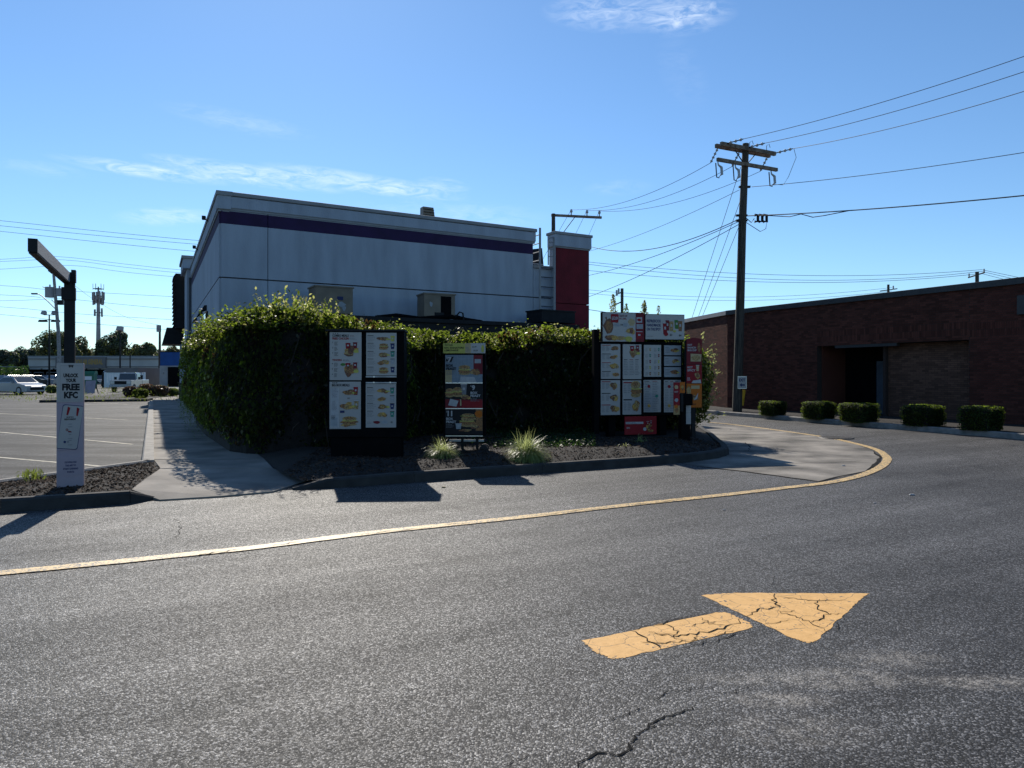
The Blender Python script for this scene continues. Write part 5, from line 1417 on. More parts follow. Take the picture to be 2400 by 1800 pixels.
def seg(col, kind, seed):
    def f(p, w, h):
        p.rect(0, 0, w, h, I_[col], .5)
        if kind == 'top':
            for k, t in enumerate(('HOT', 'RANCH', 'BIG DIP')): p.text(t, w * .06, h * (.76 - k * .11), h * .08, I_['white'], 3, w=w * (.3, .55, .6)[k], bold=.04)
            p.poly([(w * .26, h * .12), (w * .94, h * .12), (w * .98, h * .42), (w * .26, h * .44)], I_['cream'], 3); p.blob(w * .62, h * .27, w * .3, h * .12, I_['tan'], 5); p.blob(w * .82, h * .7, w * .1, h * .2, I_['brown'], 4)
        elif kind == 'mid':
            for k, t in enumerate(('HOT', 'SPICY')): p.text(t, w * .04, h * (.80 - k * .16), h * .12, I_['white'], 3, w=w * (.35, .55)[k], bold=.04)
            p.meal(w * .7, h * .4, w * .5, h * .5, 4, seed); p.cup(w * .72, h * .66, w * .2, h * .3, I_['cream'], 3); p.poly([(w * .3, 0), (w * .95, 0), (w * .9, h * .2), (w * .4, h * .14)], I_['white'], 14); p.lines(w * .04, h * .3, w * .3, 2, h * .1, h * .05, I_['white'])
        else:
            p.rect(w * .3, h * .78, w * .85, h * .92, I_['cream'], 2); p.blob(w * .14, h * .7, w * .16, h * .18, I_['tan'], 3); p.meal(w * .58, h * .42, w * .6, h * .4, 3, seed); p.poly([(w * .45, h * .3), (w * .75, h * .62), (w * .68, h * .36)], I_['white'], 14); p.text('NEW', w * .3, h * .1, h * .07, I_['black'], 3, bold=.03)
    return f


for (vb, va, c), k, sd_ in zip(hseg, ('low', 'mid', 'top'), (230, 240, 250)):
    panel(po, 0, PWd, pz_(vb), pz_(va), -.008, I_[c], seg(c, k, sd_), name='poster_panel')
q = MB(); n = 10; q.hull([(PWd / 2 + PWd / 2 * math.cos(math.pi * i / n), -.006, pt + .05 * math.sin(math.pi * i / n)) for i in range(n + 1)], [(PWd / 2 + PWd / 2 * math.cos(math.pi * i / n), .1, pt + .05 * math.sin(math.pi * i / n)) for i in range(n + 1)], I_['maroon']); q.build('rounded_top', po)

# ---- order speaker post with hanging banner
zo = 14.9
def ox(u): return (u - 1608) / F * zo
def oz(v): return EYE + (V0 - v) / F * zo
osk = thing('order_speaker', 'black drive-through order speaker post with a white instruction label', 'speaker post', ((1608 - 1200) / F * zo, zo, .0), R(8))
q = MB(); q.box((0, .1, (oz(1045) + oz(924)) / 2), (.2, .18, oz(924) - oz(1045)), M_['black']); q.build('post', osk, bevel=.01)
q = MB(); q.box((0, .06, (oz(950) + oz(923)) / 2), (.25, .26, oz(923) - oz(950)), M_['black']); q.build('speaker_head', osk, bevel=.02)


def lab_(p, w, h):
    p.rect(0, h * .52, w, h * .535, I_['grey'], 2); p.lines(w * .1, h * .9, w * .7, 5, h * .06, h * .02, I_['grey']); p.lines(w * .1, h * .45, w * .7, 5, h * .07, h * .02, I_['pale'])


panel(osk, .0, .105, oz(994), oz(943.5), -.005, M_['plasticw'], lab_, .015, name='instruction_label')
bn_ = thing('small_banner', 'small red and orange picture banner fixed to the left of the order speaker', 'banner', ((1578 - 1200) / F * 14.75, 14.75, 0), R(8))
def nx(u): return (u - 1578) / F * 14.75
def nz_(v): return EYE + (V0 - v) / F * 14.75


def strip1(p, w, h):
    for k in range(4): p.blob(w * .45, h * (.85 - k * .2), w * .3, h * .06, I_[('cream', 'maroon', 'pale', 'orange')[k]], 2)
    p.text('HOT', w * .15, h * .68, h * .05, I_['white'], 4, w=w * .6, bold=.03); p.rect(0, 0, w, h * .28, I_['tan'], 1); p.blob(w * .5, h * .14, w * .3, h * .08, I_['brown'], 3)


panel(bn_, nx(1578.5), nx(1593.5), nz_(972), nz_(896), -.004, I_['red'], strip1, .012, name='banner_strip')
panel(bn_, nx(1594), nx(1606.5), nz_(921), nz_(895.5), -.004, I_['orange'], lambda p, w, h: p.meal(w * .5, h * .5, w * .9, h * .8, 2, 261), .012, name='banner_flap')
q = MB(); q.box((nx(1600), .03, (nz_(965) + nz_(905)) / 2), (.05, .05, nz_(905) - nz_(965)), M_['dark']); q.bar((nx(1600), .03, nz_(945)), (nx(1611), .1, nz_(945)), .04, .04, M_['dark']); q.build('bracket', bn_)

# ---- clearance pylon with printed panel and overhead bar
zpy = 9.2
def yx(u): return (u - 164.5) / F * zpy
def yz(v): return EYE + (V0 - v) / F * zpy
py = thing('clearance_pylon', 'pale sign-clad clearance post with a dark pole and a wooden bar reaching over the lane', 'pylon', ((164.5 - 1200) / F * zpy, zpy, 0), R(27))
pw = .302; ph = yz(851)
q = MB(); q.box((.0, .06, (ph + .1) / 2), (pw, .11, ph - .1), M_['pylonp']); q.build('sleeve', py, bevel=.006)
q = MB(); q.box((-.01, .055, (ph - .3 + 2.93) / 2), (.12, .09, 2.93 - ph + .3), M_['dark']); po_ = q.build('pole', py)
q = MB(); q.box((-.02, .055, yz(688)), (.155, .13, yz(673) - yz(702)), M_['dark']); q.build('pole_collar', py)
rot_ = Matrix.Rotation(-R(27), 3, 'Z'); wA = Vector((-5.77, 9.2, 2.86)); wB = Vector((-4.67, 6.92, 2.86)); pb0 = Vector(py.location)
a0 = rot_ @ (wA - pb0); dirb = (rot_ @ (wB - wA)); LB = dirb.length; dirb.normalize()
q = MB(); q.bar(a0 - dirb * .12, a0 + dirb * LB, .075, .125, M_['trimw']); ba = q.build('clearance_bar', py)
q = MB(); q.bar(a0 + dirb * (LB + .002), a0 + dirb * (LB + .016), .08, .13, M_['dark']); q.build('bar_end', ba)
q = MB(); q.bar(a0 - dirb * .12 + Vector((0, 0, -.072)), a0 + dirb * LB + Vector((0, 0, -.072)), .07, .016, M_['dark']); q.build('bar_underside', ba)
q = MB(); q.box((.035, .055, yz(650) + .02), (.05, .12, .16), M_['dark']); q.build('bracket', py)


def py1(p, w, h):
    for a, b, c, d in ((.14, .05, .145, .93), (.905, .05, .91, .93), (.14, .045, .91, .052), (.14, .928, .91, .935)): p.rect(w * a, h * b, w * c, h * d, I_['grey'], 1)
    for i, (dx, hh_) in enumerate(((-.07, 1), (0, .9), (.07, 1))): p.poly([(w * (.53 + dx - .025), h * .955), (w * (.53 + dx + .025), h * .955), (w * (.53 + dx * .8 + .016), h * (.955 - .07 * hh_)), (w * (.53 + dx * .8 - .016), h * (.955 - .07 * hh_))], I_['black'], 2)
    p.rect(w * .445, h * .915, w * .615, h * .93, I_['plastic'] if 'plastic' in I_ else I_['black'], 2)
    p.text('UNLOCK', w * .53, h * .63, h * .105, I_['black'], 2, w=w * .56, bold=.055, align='c'); p.text('YOUR', w * .53, h * .505, h * .10, I_['black'], 2, w=w * .40, bold=.055, align='c')
    p.text('FREE', w * .53, h * .295, h * .175, I_['black'], 2, w=w * .66, bold=.055, align='c'); p.text('KFC', w * .53, h * .09, h * .175, I_['black'], 2, w=w * .52, bold=.055, align='c')


panel(py, -pw / 2 + .003, pw / 2 - .003, yz(942), yz(851), -.002, M_['plasticw'], py1, .012, name='upper_panel')


def card(p, w, h):
    # tilted phone-like card with rounded corners
    pts = []; W, H_ = w * .80, h * .95; cx, cz = w * .5, h * .5
    for (sx, sz2, a0_) in ((1, 1, 0), (-1, 1, 90), (-1, -1, 180), (1, -1, 270)):
        for k in range(5):
            a = R(a0_ + k * 22.5); r_ = w * .09
            pts.append(((W / 2 - r_) * sx + r_ * math.cos(a), (H_ / 2 - r_) * sz2 + r_ * math.sin(a)))
    sh = .16
    def T(x, z): return (max(0.002, min(w - .002, cx + x + z * sh)), cz + z - x * .12)
    p.poly([T(x * 1.05, z * 1.02) for x, z in pts], I_['navy'], 1); p.poly([T(x * .985, z * .99) for x, z in pts], M_['plasticw'], 2)
    for s_ in (-1, 1): p.poly([T(W * .27 * s_ - W * .06 * s_ + W * .06, h * .44 - h * .02), T(W * .27 * s_ - W * .06 * s_ - W * .07, h * .44), T(W * .23 * s_ - W * .05, h * .26), T(W * .23 * s_ + W * .03, h * .25)], I_['red'], 3)
    p.text('KFC', w * .5, h * .705, h * .03, I_['black'], 4, w=w * .26, bold=.03, align='c'); p.text('REWARDS', w * .50, h * .655, h * .038, I_['black'], 4, w=w * .42, bold=.04, align='c')
    for zz, ww in ((.56, .14), (.50, .16), (.33, .10), (.245, .16), (.20, .12), (.10, .16)): p.rect(w * (.5 - ww / 2), h * zz, w * (.5 + ww / 2), h * (zz + .014), I_['grey'], 3)
    p.blob(w * .38, h * .44, w * .05, h * .028, I_['maroon'], 3); p.blob(w * .38, h * .44, w * .025, h * .014, M_['plasticw'], 4); p.poly([(w * .40, h * .42), (w * .54, h * .41), (w * .56, h * .38), (w * .44, h * .385)], I_['maroon'], 3)
    p.blob(w * .30, h * .175, w * .05, h * .028, I_['navy'], 3); p.blob(w * .42, h * .175, w * .03, h * .03, I_['grey'], 3)


panel(py, -pw / 2 + .003, pw / 2 - .003, yz(1054), yz(948), -.002, M_['pylonp'], card, .012, name='card_panel')


def foot_(p, w, h):
    for k, (t, ww) in enumerate((('DOWNLOAD', .44), ('THE APP TO', .40), ('START EARNING', .56), ('POINTS', .26))): p.text(t, w * .52, h * (.66 - k * .17), h * .095, I_['navy'], 2, w=w * ww, bold=.03, align='c')


panel(py, -pw / 2 + .003, pw / 2 - .003, yz(1115), yz(1070), -.002, M_['pylonp'], foot_, .012, name='lower_panel')

# ================================================================== POLES AND WIRES
def insulator(mb, p0, p1, n=4, r=.06, mat=None):
    p0, p1 = Vector(p0), Vector(p1); mat = mat or M_['porcelain']
    mb.tube([p0, p1], r * .3, M_['dark'], 6)
    for i in range(n):
        t = (i + .5) / n; c = p0.lerp(p1, t); d = (p1 - p0).normalized() * (p1 - p0).length / n * .3
        mb.tube([c - d, c, c + d], [r * .45, r, r * .35], mat, 10)


def wire_pts(a, b, sag, n=24):
    a, b = Vector(a), Vector(b); out = []
    for i in range(n + 1):
        t = i / n; p = a.lerp(b, t); p.z -= sag * 4 * t * (1 - t); out.append(p)
    return out


def wire(label, pts, r=.011, group='overhead wires', name='overhead_wire'):
    q = MB(); q.tube(pts, r, M_['wire'], 5); return tag(q.build(name, smooth=True, center=True), label, 'wire', group)


ZU = 28.0
ub_ = P(1727, 970, ZU); ub_.z = 0
up = thing('utility_pole', 'tall brown wooden utility pole with two crossarms beside the brick building', 'utility pole', (ub_.x, ub_.y, 0))
def ul(u, v, d=ZU): return P(u, v, d) - Vector((ub_.x, ub_.y, 0))
q = MB(); q.tube([(0, 0, -.1), ul(1735, 700), ul(1740, 520), ul(1748, 337)], [.19, .165, .15, .125], M_['wood'], 14); q.build('pole', up, smooth=True)
armv = Vector((1.25, .62, 0)).normalized()
ctr = ul(1747, 352)
for dy, (ua, va) in ((-.11, (1679, 338)), (.17, (1690, 333))):
    off = Vector((-armv.y, armv.x, 0)) * (-dy)
    q = MB(); q.bar(ctr + off - armv * 1.42, ctr + off + armv * 1.42, .11, .15, M_['armwood']); q.build('crossarm', up)
ctr2 = ul(1746, 389)
q = MB(); q.bar(ctr2 - armv * 1.58 + Vector((-armv.y, armv.x, 0)) * -.17, ctr2 + armv * 1.55 + Vector((-armv.y, armv.x, 0)) * -.17, .10, .13, M_['armwood']); q.build('crossarm', up)
for s_ in (-1, 1):
    q = MB(); q.bar(ctr + armv * .55 * s_ + Vector((0, 0, -.07)), ctr + Vector((0, 0, -.62)), .03, .03, M_['dark']); q.build('brace', up)
for t in (-1.3, -.2, 1.3):                             # dead-end strings to the left and right
    a = ctr + armv * t
    q = MB(); insulator(q, a + Vector((.1, -.05, .02)), a + Vector((.75, -.45, .10)), 4, .065); q.build('insulator', up)
    q = MB(); insulator(q, a + Vector((-.08, .05, -.1)), a + Vector((-.32, .18, -.62)), 4, .06); q.build('insulator', up)
for t in (-1.5, -.62, 1.28):                           # fused cutouts below the lower arm
    a = ctr2 + armv * t + Vector((.05, -.1, -.06)); q = MB()
    q.tube([a, a + Vector((.02, 0, -.12)), a + Vector((.14, 0, -.22)), a + Vector((.16, 0, -.48)), a + Vector((.05, 0, -.58))], [.02, .03, .055, .055, .02], M_['porcelain'], 8)
    q.tube([a + Vector((-.08, 0, -.05)), a + Vector((-.04, 0, -.6)), a + Vector((.06, 0, -.62))], .022, M_['dark'], 6); q.build('fuse_cutout', up)
q = MB(); e1 = ul(1838, 358); q.tube([ctr + armv * 1.3 + Vector((.8, -.45, .1)), ctr + armv * 1.3 + Vector((.95, -.3, -.2)), ctr2 + armv * 1.28 + Vector((.75, -.1, -.3)), ctr2 + armv * 1.28 + Vector((.55, -.1, -.62)), ctr2 + armv * 1.28 + Vector((.1, -.1, -.6))], .010, M_['wire'], 5); q.build('jumper', up)
for k in range(2):
    b = ctr + armv * (.05 + .9 * k) + Vector((.1, -.1, .1)); q = MB(); q.tube([b, b + Vector((0, 0, .18)), b + Vector((.1, 0, .25)), b + Vector((.14, 0, .1))], .012, M_['wire'], 5); q.build('jumper', up)
for v in (438, 505, 517):
    q = MB(); q.box(ul(1745 if v < 450 else 1738, v), (.44, .12, .07), M_['dark']); q.build('bracket', up)
q = MB(); q.tube([ul(1729, 966) + Vector((-.1, -.14, .0)), ul(1737, 520) + Vector((-.08, -.12, 0))], .018, M_['dark'], 5); q.build('conduit', up)
# exit sign and yellow guard
ex = thing('exit_sign', 'small white EXIT sign with a blue arrow on the wooden utility pole', 'sign', P(1739.5, 911, 27.75), R(-8))
def exd(p, w, h):
    p.rect(w * .03, h * .03, w * .97, h * .97, M_['plasticw'], 1); p.text('EXIT', w * .5, h * .58, h * .24, INK['navy'], 2, w=w * .72, bold=.04, align='c')
    p.poly([(w * .2, h * .3), (w * .45, h * .46), (w * .45, h * .36), (w * .8, h * .36), (w * .8, h * .24), (w * .45, h * .24), (w * .45, h * .14)], INK['navy'], 2)
sw_, sh_ = 20 * 27.75 / F, 29 * 27.75 / F
panel(ex, -sw_ / 2, sw_ / 2, 0, sh_, 0, M_['alu'], exd, .006, name='sign_plate')
gd = thing('pole_guard', 'yellow plastic guy-wire guard behind the pole, below the exit sign', 'guard', P(1741, 950, 28.3))
q = MB(); q.tube([(-.05, 0, 0), (.05, .03, .62)], [.085, .075], M_['yellowp'], 8); q.build('tube', gd)
# far stub pole with side arm behind the restaurant
zs2 = 41.0
sb_ = P(1297, 900, zs2); spole = thing('service_pole', 'utility pole behind the red pier with a one-sided arm and three insulators', 'utility pole', (sb_.x, sb_.y, 0))
hz = EYE + (V0 - 501) / F * zs2
q = MB(); q.tube([(0, 0, 0), (0, 0, hz)], [.18, .11], M_['wood'], 10); q.build('pole', spole)
q = MB(); q.bar((-.12, 0, hz - .08), (2.85, .55, hz - .10), .12, .13, M_['armwood']); q.build('crossarm', spole)
q = MB(); q.bar((1.25, .25, hz - .15), (.08, 0, hz - 1.75), .04, .04, M_['dark']); q.build('brace', spole)
tips = []
for x in (1.05, 1.98, 2.72):
    q = MB(); q.tube([(x, x * .19, hz - .04), (x, x * .19, hz + .10), (x, x * .19, hz + .16), (x, x * .19, hz + .30)], [.035, .035, .09, .05], M_['porcelain'], 8); q.build('insulator', spole); tips.append(Vector((sb_.x + x, sb_.y + x * .19, hz + .28)))
W0 = Vector((ub_.x, ub_.y, 0))
cuts = [W0 + ctr + armv * t + Vector((-.32, .18, -.62)) for t in (-1.3, -.2, 1.3)]
for i, (c, t) in enumerate(zip(cuts, tips)):
    wire('%s of three sagging wires from the tall pole to the one-armed pole' % ('uppermost', 'middle', 'lowest')[i], wire_pts(c, t, .5), .010, 'wires between the tall pole and the one-armed pole')
for i, (x, dx) in enumerate(((1.05, -1.1), (1.98, -.9), (2.72, -.8))):
    wire('%s thin drop wire slanting down behind the red pier' % ('left', 'middle', 'right')[i], [tips[i], tips[i] + Vector((dx * 1.4, .8, -2.6)), tips[i] + Vector((dx * 2.6, 1.6, -5.2))], .010, 'drop wires behind the red pier')
# right hand spans, coming toward the camera side
strs = [W0 + ctr + armv * t + Vector((.75, -.45, .10)) for t in (-1.3, -.2, 1.3)]
for i, (s_, v) in enumerate(zip(strs, (124, 160, 206))):
    e = P(2400, v, 20.2); d = e - s_; wire('%s of three power lines rising off the tall pole toward the upper right' % ('topmost', 'middle', 'lowest')[i], [p for p in wire_pts(s_, s_ + d * 2.0 + Vector((0, 0, .9 * 1)), .55, 30)], .011, 'power lines to the upper right')
s_ = W0 + ul(1762, 438); e = P(2400, 341, 20.2); wire('single neutral wire leaving the tall pole just under the crossarms to the right', wire_pts(s_, s_ + (e - s_) * 2 + Vector((0, 0, .3)), .35, 30), .011, 'power lines to the upper right')
s_ = W0 + ul(1752, 506); e = P(2400, 446, 20.2); tel = wire_pts(s_, s_ + (e - s_) * 2 + Vector((0, 0, .3)), .30, 40); wire('thick black telephone cable leaving the tall pole to the right past the splice box', tel, .020, 'telephone cables')
lo = [tel[2] + Vector((0, 0, -.02)), tel[4] + Vector((0, 0, -.10)), tel[5] + Vector((0, 0, -.02)), tel[6] + Vector((0, 0, -.16)), tel[7] + Vector((0, 0, -.12)), tel[9], ]
wire('slack loop of cable hanging from the thick telephone cable', lo, .016, 'telephone cables')
lp = P(1783, 512, 27.7); spx = thing('splice_box', 'ribbed black splice box hanging beside the tall wooden pole', 'splice box', lp)
for i in range(3):
    q = MB(); q.tube([(-.17 + i * .17 - .06, 0, -.13), (-.17 + i * .17 + .06, 0, -.13), (-.17 + i * .17 + .06, 0, .13), (-.17 + i * .17 - .06, 0, .13)], .06, M_['dark'], 8); q.build('case', spx)
q = MB(); q.tube([(-.55, .1, .05), (-.35, .05, -.15), (-.25, 0, 0)], .018, M_['wire'], 5); q.tube([(.25, 0, 0), (.2, 0, -.4), (0, .05, -.5), (-.6, .2, -.05)], .014, M_['wire'], 5); q.build('cable_loop', spx)
# cables from the tall pole to the left
for lab, (ua, va), (ub2, vb), zb2, sg, r in (('thin wire from below the crossarms slanting down left to the red pier', (1733, 445), (1392, 582), 44, .25, .010), ('thick sagging telephone cable running almost level to the red pier', (1735, 512), (1386, 566), 43, .85, .018),
                                             ('upper of two telephone cables slanting steeply down left', (1734, 518), (1370, 643), 43, .3, .014), ('lower of two telephone cables slanting steeply down left', (1733, 525), (1368, 696), 43, .25, .014)):
    a = P(ua, va, 27.9); b = P(ub2, vb, zb2); b2 = a + (b - a) * 1.12; wire(lab, wire_pts(a, b2, sg), r, 'telephone cables')
for i, ((ua, va), (ub2, vb)) in enumerate((((1736, 392), (1624, 742)), ((1738, 462), (1637, 742)), ((1733, 528), (1646, 742)))):
    a = P(ua, va, 28.0); b = P(ub2, vb, 36.5); b = a + (b - a) * 1.9; b.z = max(b.z, .05); wire('%s of three guy wires slanting down from the tall pole' % ('leftmost', 'middle', 'rightmost')[i], [a, b], .011, 'guy wires of the tall pole', 'guy_wire')
# level wires far behind, over the brick building
fp = P(2290, 700, 62); farp = thing('utility_pole', 'far wooden pole whose bent crossarm shows above the roof of the brick building', 'utility pole', (fp.x, fp.y, 0), 0, 'far poles behind the roofs')
hf = EYE + (V0 - 637) / F * 62
q = MB(); q.tube([(0, 0, 0), (0, 0, hf)], .15, M_['wood'], 8); q.build('pole', farp)
q = MB(); q.bar((-.95, -.3, hf - .55), (.85, .3, hf - .02), .1, .1, M_['armwood']); q.build('crossarm', farp)
for x, z in ((-.9, -.5), (.8, 0)):
    q = MB(); q.tube([(x, x * .35, hf + z), (x, x * .35, hf + z + .3)], .06, M_['porcelain'], 6); q.build('insulator', farp)
for i, (va, vb, vc) in enumerate(((612, 645, 632), (617, 656, 636), (632, 662, 641))):
    a, b, c = P(1360, va, 66), P(1850, vb, 64), P(2300, vc, 62); pts_ = []
    for k in range(25):
        t = k / 24; pts_.append(a * (1 - t) * (1 - t) + (b * 2 - a * .5 - c * .5) * 2 * t * (1 - t) + c * t * t)
    wire('%s of three level far wires meeting the pole above the brick roof' % ('upper', 'middle', 'lower')[i], pts_, .018, 'far wires right of the restaurant')
    wire('%s far wire running off right beyond the bent crossarm' % ('upper', 'middle', 'lower')[i], [c, P(2420, vc + 25 + 3 * i, 62), P(2600, vc + 45, 62)], .018, 'far wires right of the restaurant')
for i, (va, vb) in enumerate(((676, 684), (684, 692))):
    wire('%s of two faint level wires low over the menu board' % ('upper', 'lower')[i], wire_pts(P(1350, va, 70), P(2090, vb - 10, 70), .9), .015, 'far wires right of the restaurant')
wire('dark wire from the red pier down behind the picture toppers', wire_pts(P(1370, 724, 40), P(1640, 752, 40), .1), .016, 'far wires right of the restaurant')
fp = P(2082, 720, 60); o = thing('utility_pole', 'top of a thin far pole just peeking over the brick roof', 'utility pole', (fp.x, fp.y, 0), 0, 'far poles behind the roofs')
hf2 = EYE + (V0 - 667) / F * 60
q = MB(); q.tube([(0, 0, 0), (0, 0, hf2)], .10, M_['wood'], 8); q.build('pole', o)
q = MB(); q.bar((-.7, 0, hf2 - .55), (.75, 0, hf2 - .35), .08, .08, M_['armwood']); q.build('crossarm', o)
q = MB(); q.tube([(.42, 0, hf2 - .4), (.42, 0, hf2 - .1)], .06, M_['porcelain'], 6); q.build('insulator', o)
fp = P(1458, 760, 62); o = thing('utility_pole', 'small far pole with tangled hardware between the saplings', 'utility pole', (fp.x, fp.y, 0), 0, 'far poles behind the roofs')
hf3 = EYE + (V0 - 676) / F * 62
q = MB(); q.tube([(0, 0, 0), (0, 0, hf3)], .13, M_['wood'], 8); q.build('pole', o)
q = MB(); q.bar((-.5, 0, hf3 - .55), (.1, 0, hf3 - .25), .1, .1, M_['dark']); q.bar((-.75, 0, hf3 - 1.5), (.1, 0, hf3 - 1.1), .1, .1, M_['dark']); q.build('crossarm', o)
for x, z in ((-.48, -.35), (-.3, -.2), (-.65, -1.3)):
    q = MB(); q.tube([(x, 0, hf3 + z - .3), (x, 0, hf3 + z + .2)], .09, M_['porcelain'], 6); q.build('insulator', o)

# ---- left side: leaning pole with transformers, lamps, tower
zt = 75.0
tb = P(141, 912, zt); tpole = thing('utility_pole', 'leaning grey utility pole with transformer cans and a long street-lamp arm', 'utility pole', (tb.x, tb.y, 0))
def tl(u, v): return P(u, v, zt) - Vector((tb.x, tb.y, 0))
q = MB(); q.tube([(0, 0, 0), tl(137, 780), tl(125, 633)], [.2, .18, .13], pm('grey_pole_wood', (.26, .25, .24), .85, .2, 5), 10); q.build('pole', tpole)
for u0, u1, v0, v1 in ((107, 127, 673, 697), (132, 147, 676, 694)):
    q = MB(); cx = (u0 + u1) / 2; r_ = (u1 - u0) / 2 * zt / F; q.tube([tl(cx, v1), tl(cx, v0)], r_, M_['greywall'], 14); q.tube([tl(cx, v0), tl(cx, v0 - 6)], .08, M_['porcelain'], 6); q.build('transformer', tpole)
q = MB(); q.box(tl(142, 709), (.5, .3, .5), M_['dark']); q.build('fuse_box', tpole)
q = MB(); q.tube([tl(131, 725), tl(112, 706), tl(96, 692), tl(86, 688)], .05, M_['steel'], 6); q.tube([tl(121, 703), tl(131, 712)], .04, M_['steel'], 6); q.build('lamp_arm', tpole)
q = MB(); q.box(tl(81, 688.5), (.6, .22, .14), M_['dark']); q.build('lamp_head', tpole)
q = MB(); q.bar(tl(113, 634), tl(122, 641), .08, .1, M_['dark']); q.bar(tl(100, 672), tl(108, 676), .06, .06, M_['dark']); q.build('bracket', tpole)


def lot_lamp(label, u, vt, z, kind, vb=906, group='parking lot lamps'):
    b = P(u, vb, z); b.z = 0; o = thing('lot_lamp', label, 'street lamp', b, 0, group); h = EYE + (V0 - vt) / F * z
    q = MB(); q.tube([(0, 0, 0), (0, 0, h)], [.13, .08], M_['dark'], 8); q.build('post', o)
    if kind == 'double':
        for s_ in (-1, 1): q = MB(); q.box((s_ * .85, 0, h - .75), (1.05, .5, .28), M_['dark'], 0, .8); q.build('lamp_head', o)
        q = MB(); q.box((0, 0, h - .62), (1.2, .08, .08), M_['dark']); q.tube([(-.7, 0, h + .05), (.7, 0, h + .05)], .05, M_['steel'], 6); q.build('arm', o)
        for s_ in (-1, 1): q = MB(); q.hull([(s_ * .7 - .3, -.3, h + .15), (s_ * .7 + .3, -.3, h + .15), (s_ * .7 + .2, .3, h + .05), (s_ * .7 - .2, .3, h + .05)], [(s_ * .7 - .25, -.1, h + .6), (s_ * .7 + .25, -.1, h + .6), (s_ * .7 + .2, .3, h + .5), (s_ * .7 - .2, .3, h + .5)], M_['greywall']); q.build('floodlight', o)
    else:
        q = MB(); q.hull([(-.4, -.4, h - .1), (.4, -.4, h - .1), (.3, .3, h - .3), (-.3, .3, h - .3)], [(-.35, -.2, h + .45), (.4, -.2, h + .4), (.35, .35, h + .35), (-.3, .35, h + .35)], M_['greywall']); q.build('floodlight', o)
    return o


lot_lamp('black parking-lot lamp post with four heads, left of the leaning pole', 115.5, 739, 95, 'double')
lot_lamp('thin lamp post with one tilted floodlight in front of the round tree', 281.5, 772, 100, 'single')
b = P(305, 905, 108); b.z = 0; o = thing('sign_pole', 'short plain dark pole between the floodlight post and the blue-topped building', 'pole', b); q = MB(); q.tube([(0, 0, 0), (0, 0, EYE + (V0 - 828) / F * 108)], .09, M_['dark'], 8); q.build('pole', o)
b = P(374.5, 905, 105); b.z = 0; o = thing('utility_pole', 'plain grey utility pole at the left corner of the blue-topped building', 'utility pole', b)
h = EYE + (V0 - 762) / F * 105; q = MB(); q.tube([(0, 0, 0), (0, 0, h)], [.22, .15], M_['wood'], 8); q.build('pole', o); q = MB(); q.box((-.15, 0, h - .5), (.5, .4, 1.0), M_['greywall']); q.build('transformer', o)
# cell tower
zc = 190.0; b = P(230.5, 890, zc); b.z = 0; ct = thing('cell_tower', 'slender grey mobile-phone mast with clustered antennas rising over the trees', 'cell tower', b)
def ch(v): return EYE + (V0 - v) / F * zc
q = MB(); q.tube([(0, 0, 0), (0, 0, ch(700)), (0, 0, ch(672))], [.75, .38, .15], M_['greywall'], 10); q.build('mast', ct)
for v, r_, n, hh, vis_ in ((677, 1.25, 6, 1.6, 1), (694, 1.35, 12, 2.0, 1), (706, 1.2, 10, 1.9, 1), (733, .95, 6, 1.8, 1)):
    z = ch(v); q = MB(); ring = [(r_ * math.cos(6.283 * i / 12), r_ * math.sin(6.283 * i / 12), z) for i in range(13)]; q.tube(ring, .06, M_['dark'], 4); q.bar((-r_, 0, z), (r_, 0, z), .1, .1, M_['dark']); q.bar((0, -r_, z), (0, r_, z), .1, .1, M_['dark']); q.build('platform', ct)
    for i in range(n):
        a = 6.283 * i / n + v; q = MB(); x, y = r_ * math.cos(a), r_ * math.sin(a)
        if v == 677: q.tube([(x, y, z - .3), (x, y, z + 1.3)], .06, M_['greywall'], 5)
        else: q.box((x, y, z + random.uniform(-.2, .3)), (.34, .3, hh), M_['greywall'], a)
        q.build('antenna', ct)

# left wires, at the depth of the transformer pole
def lw(lab, pix, z=75, r=.016, g='overhead wires on the left'):
    wire(lab, smooth_line([P(u, v, zz) for u, v, zz in pix], 4), r, g)


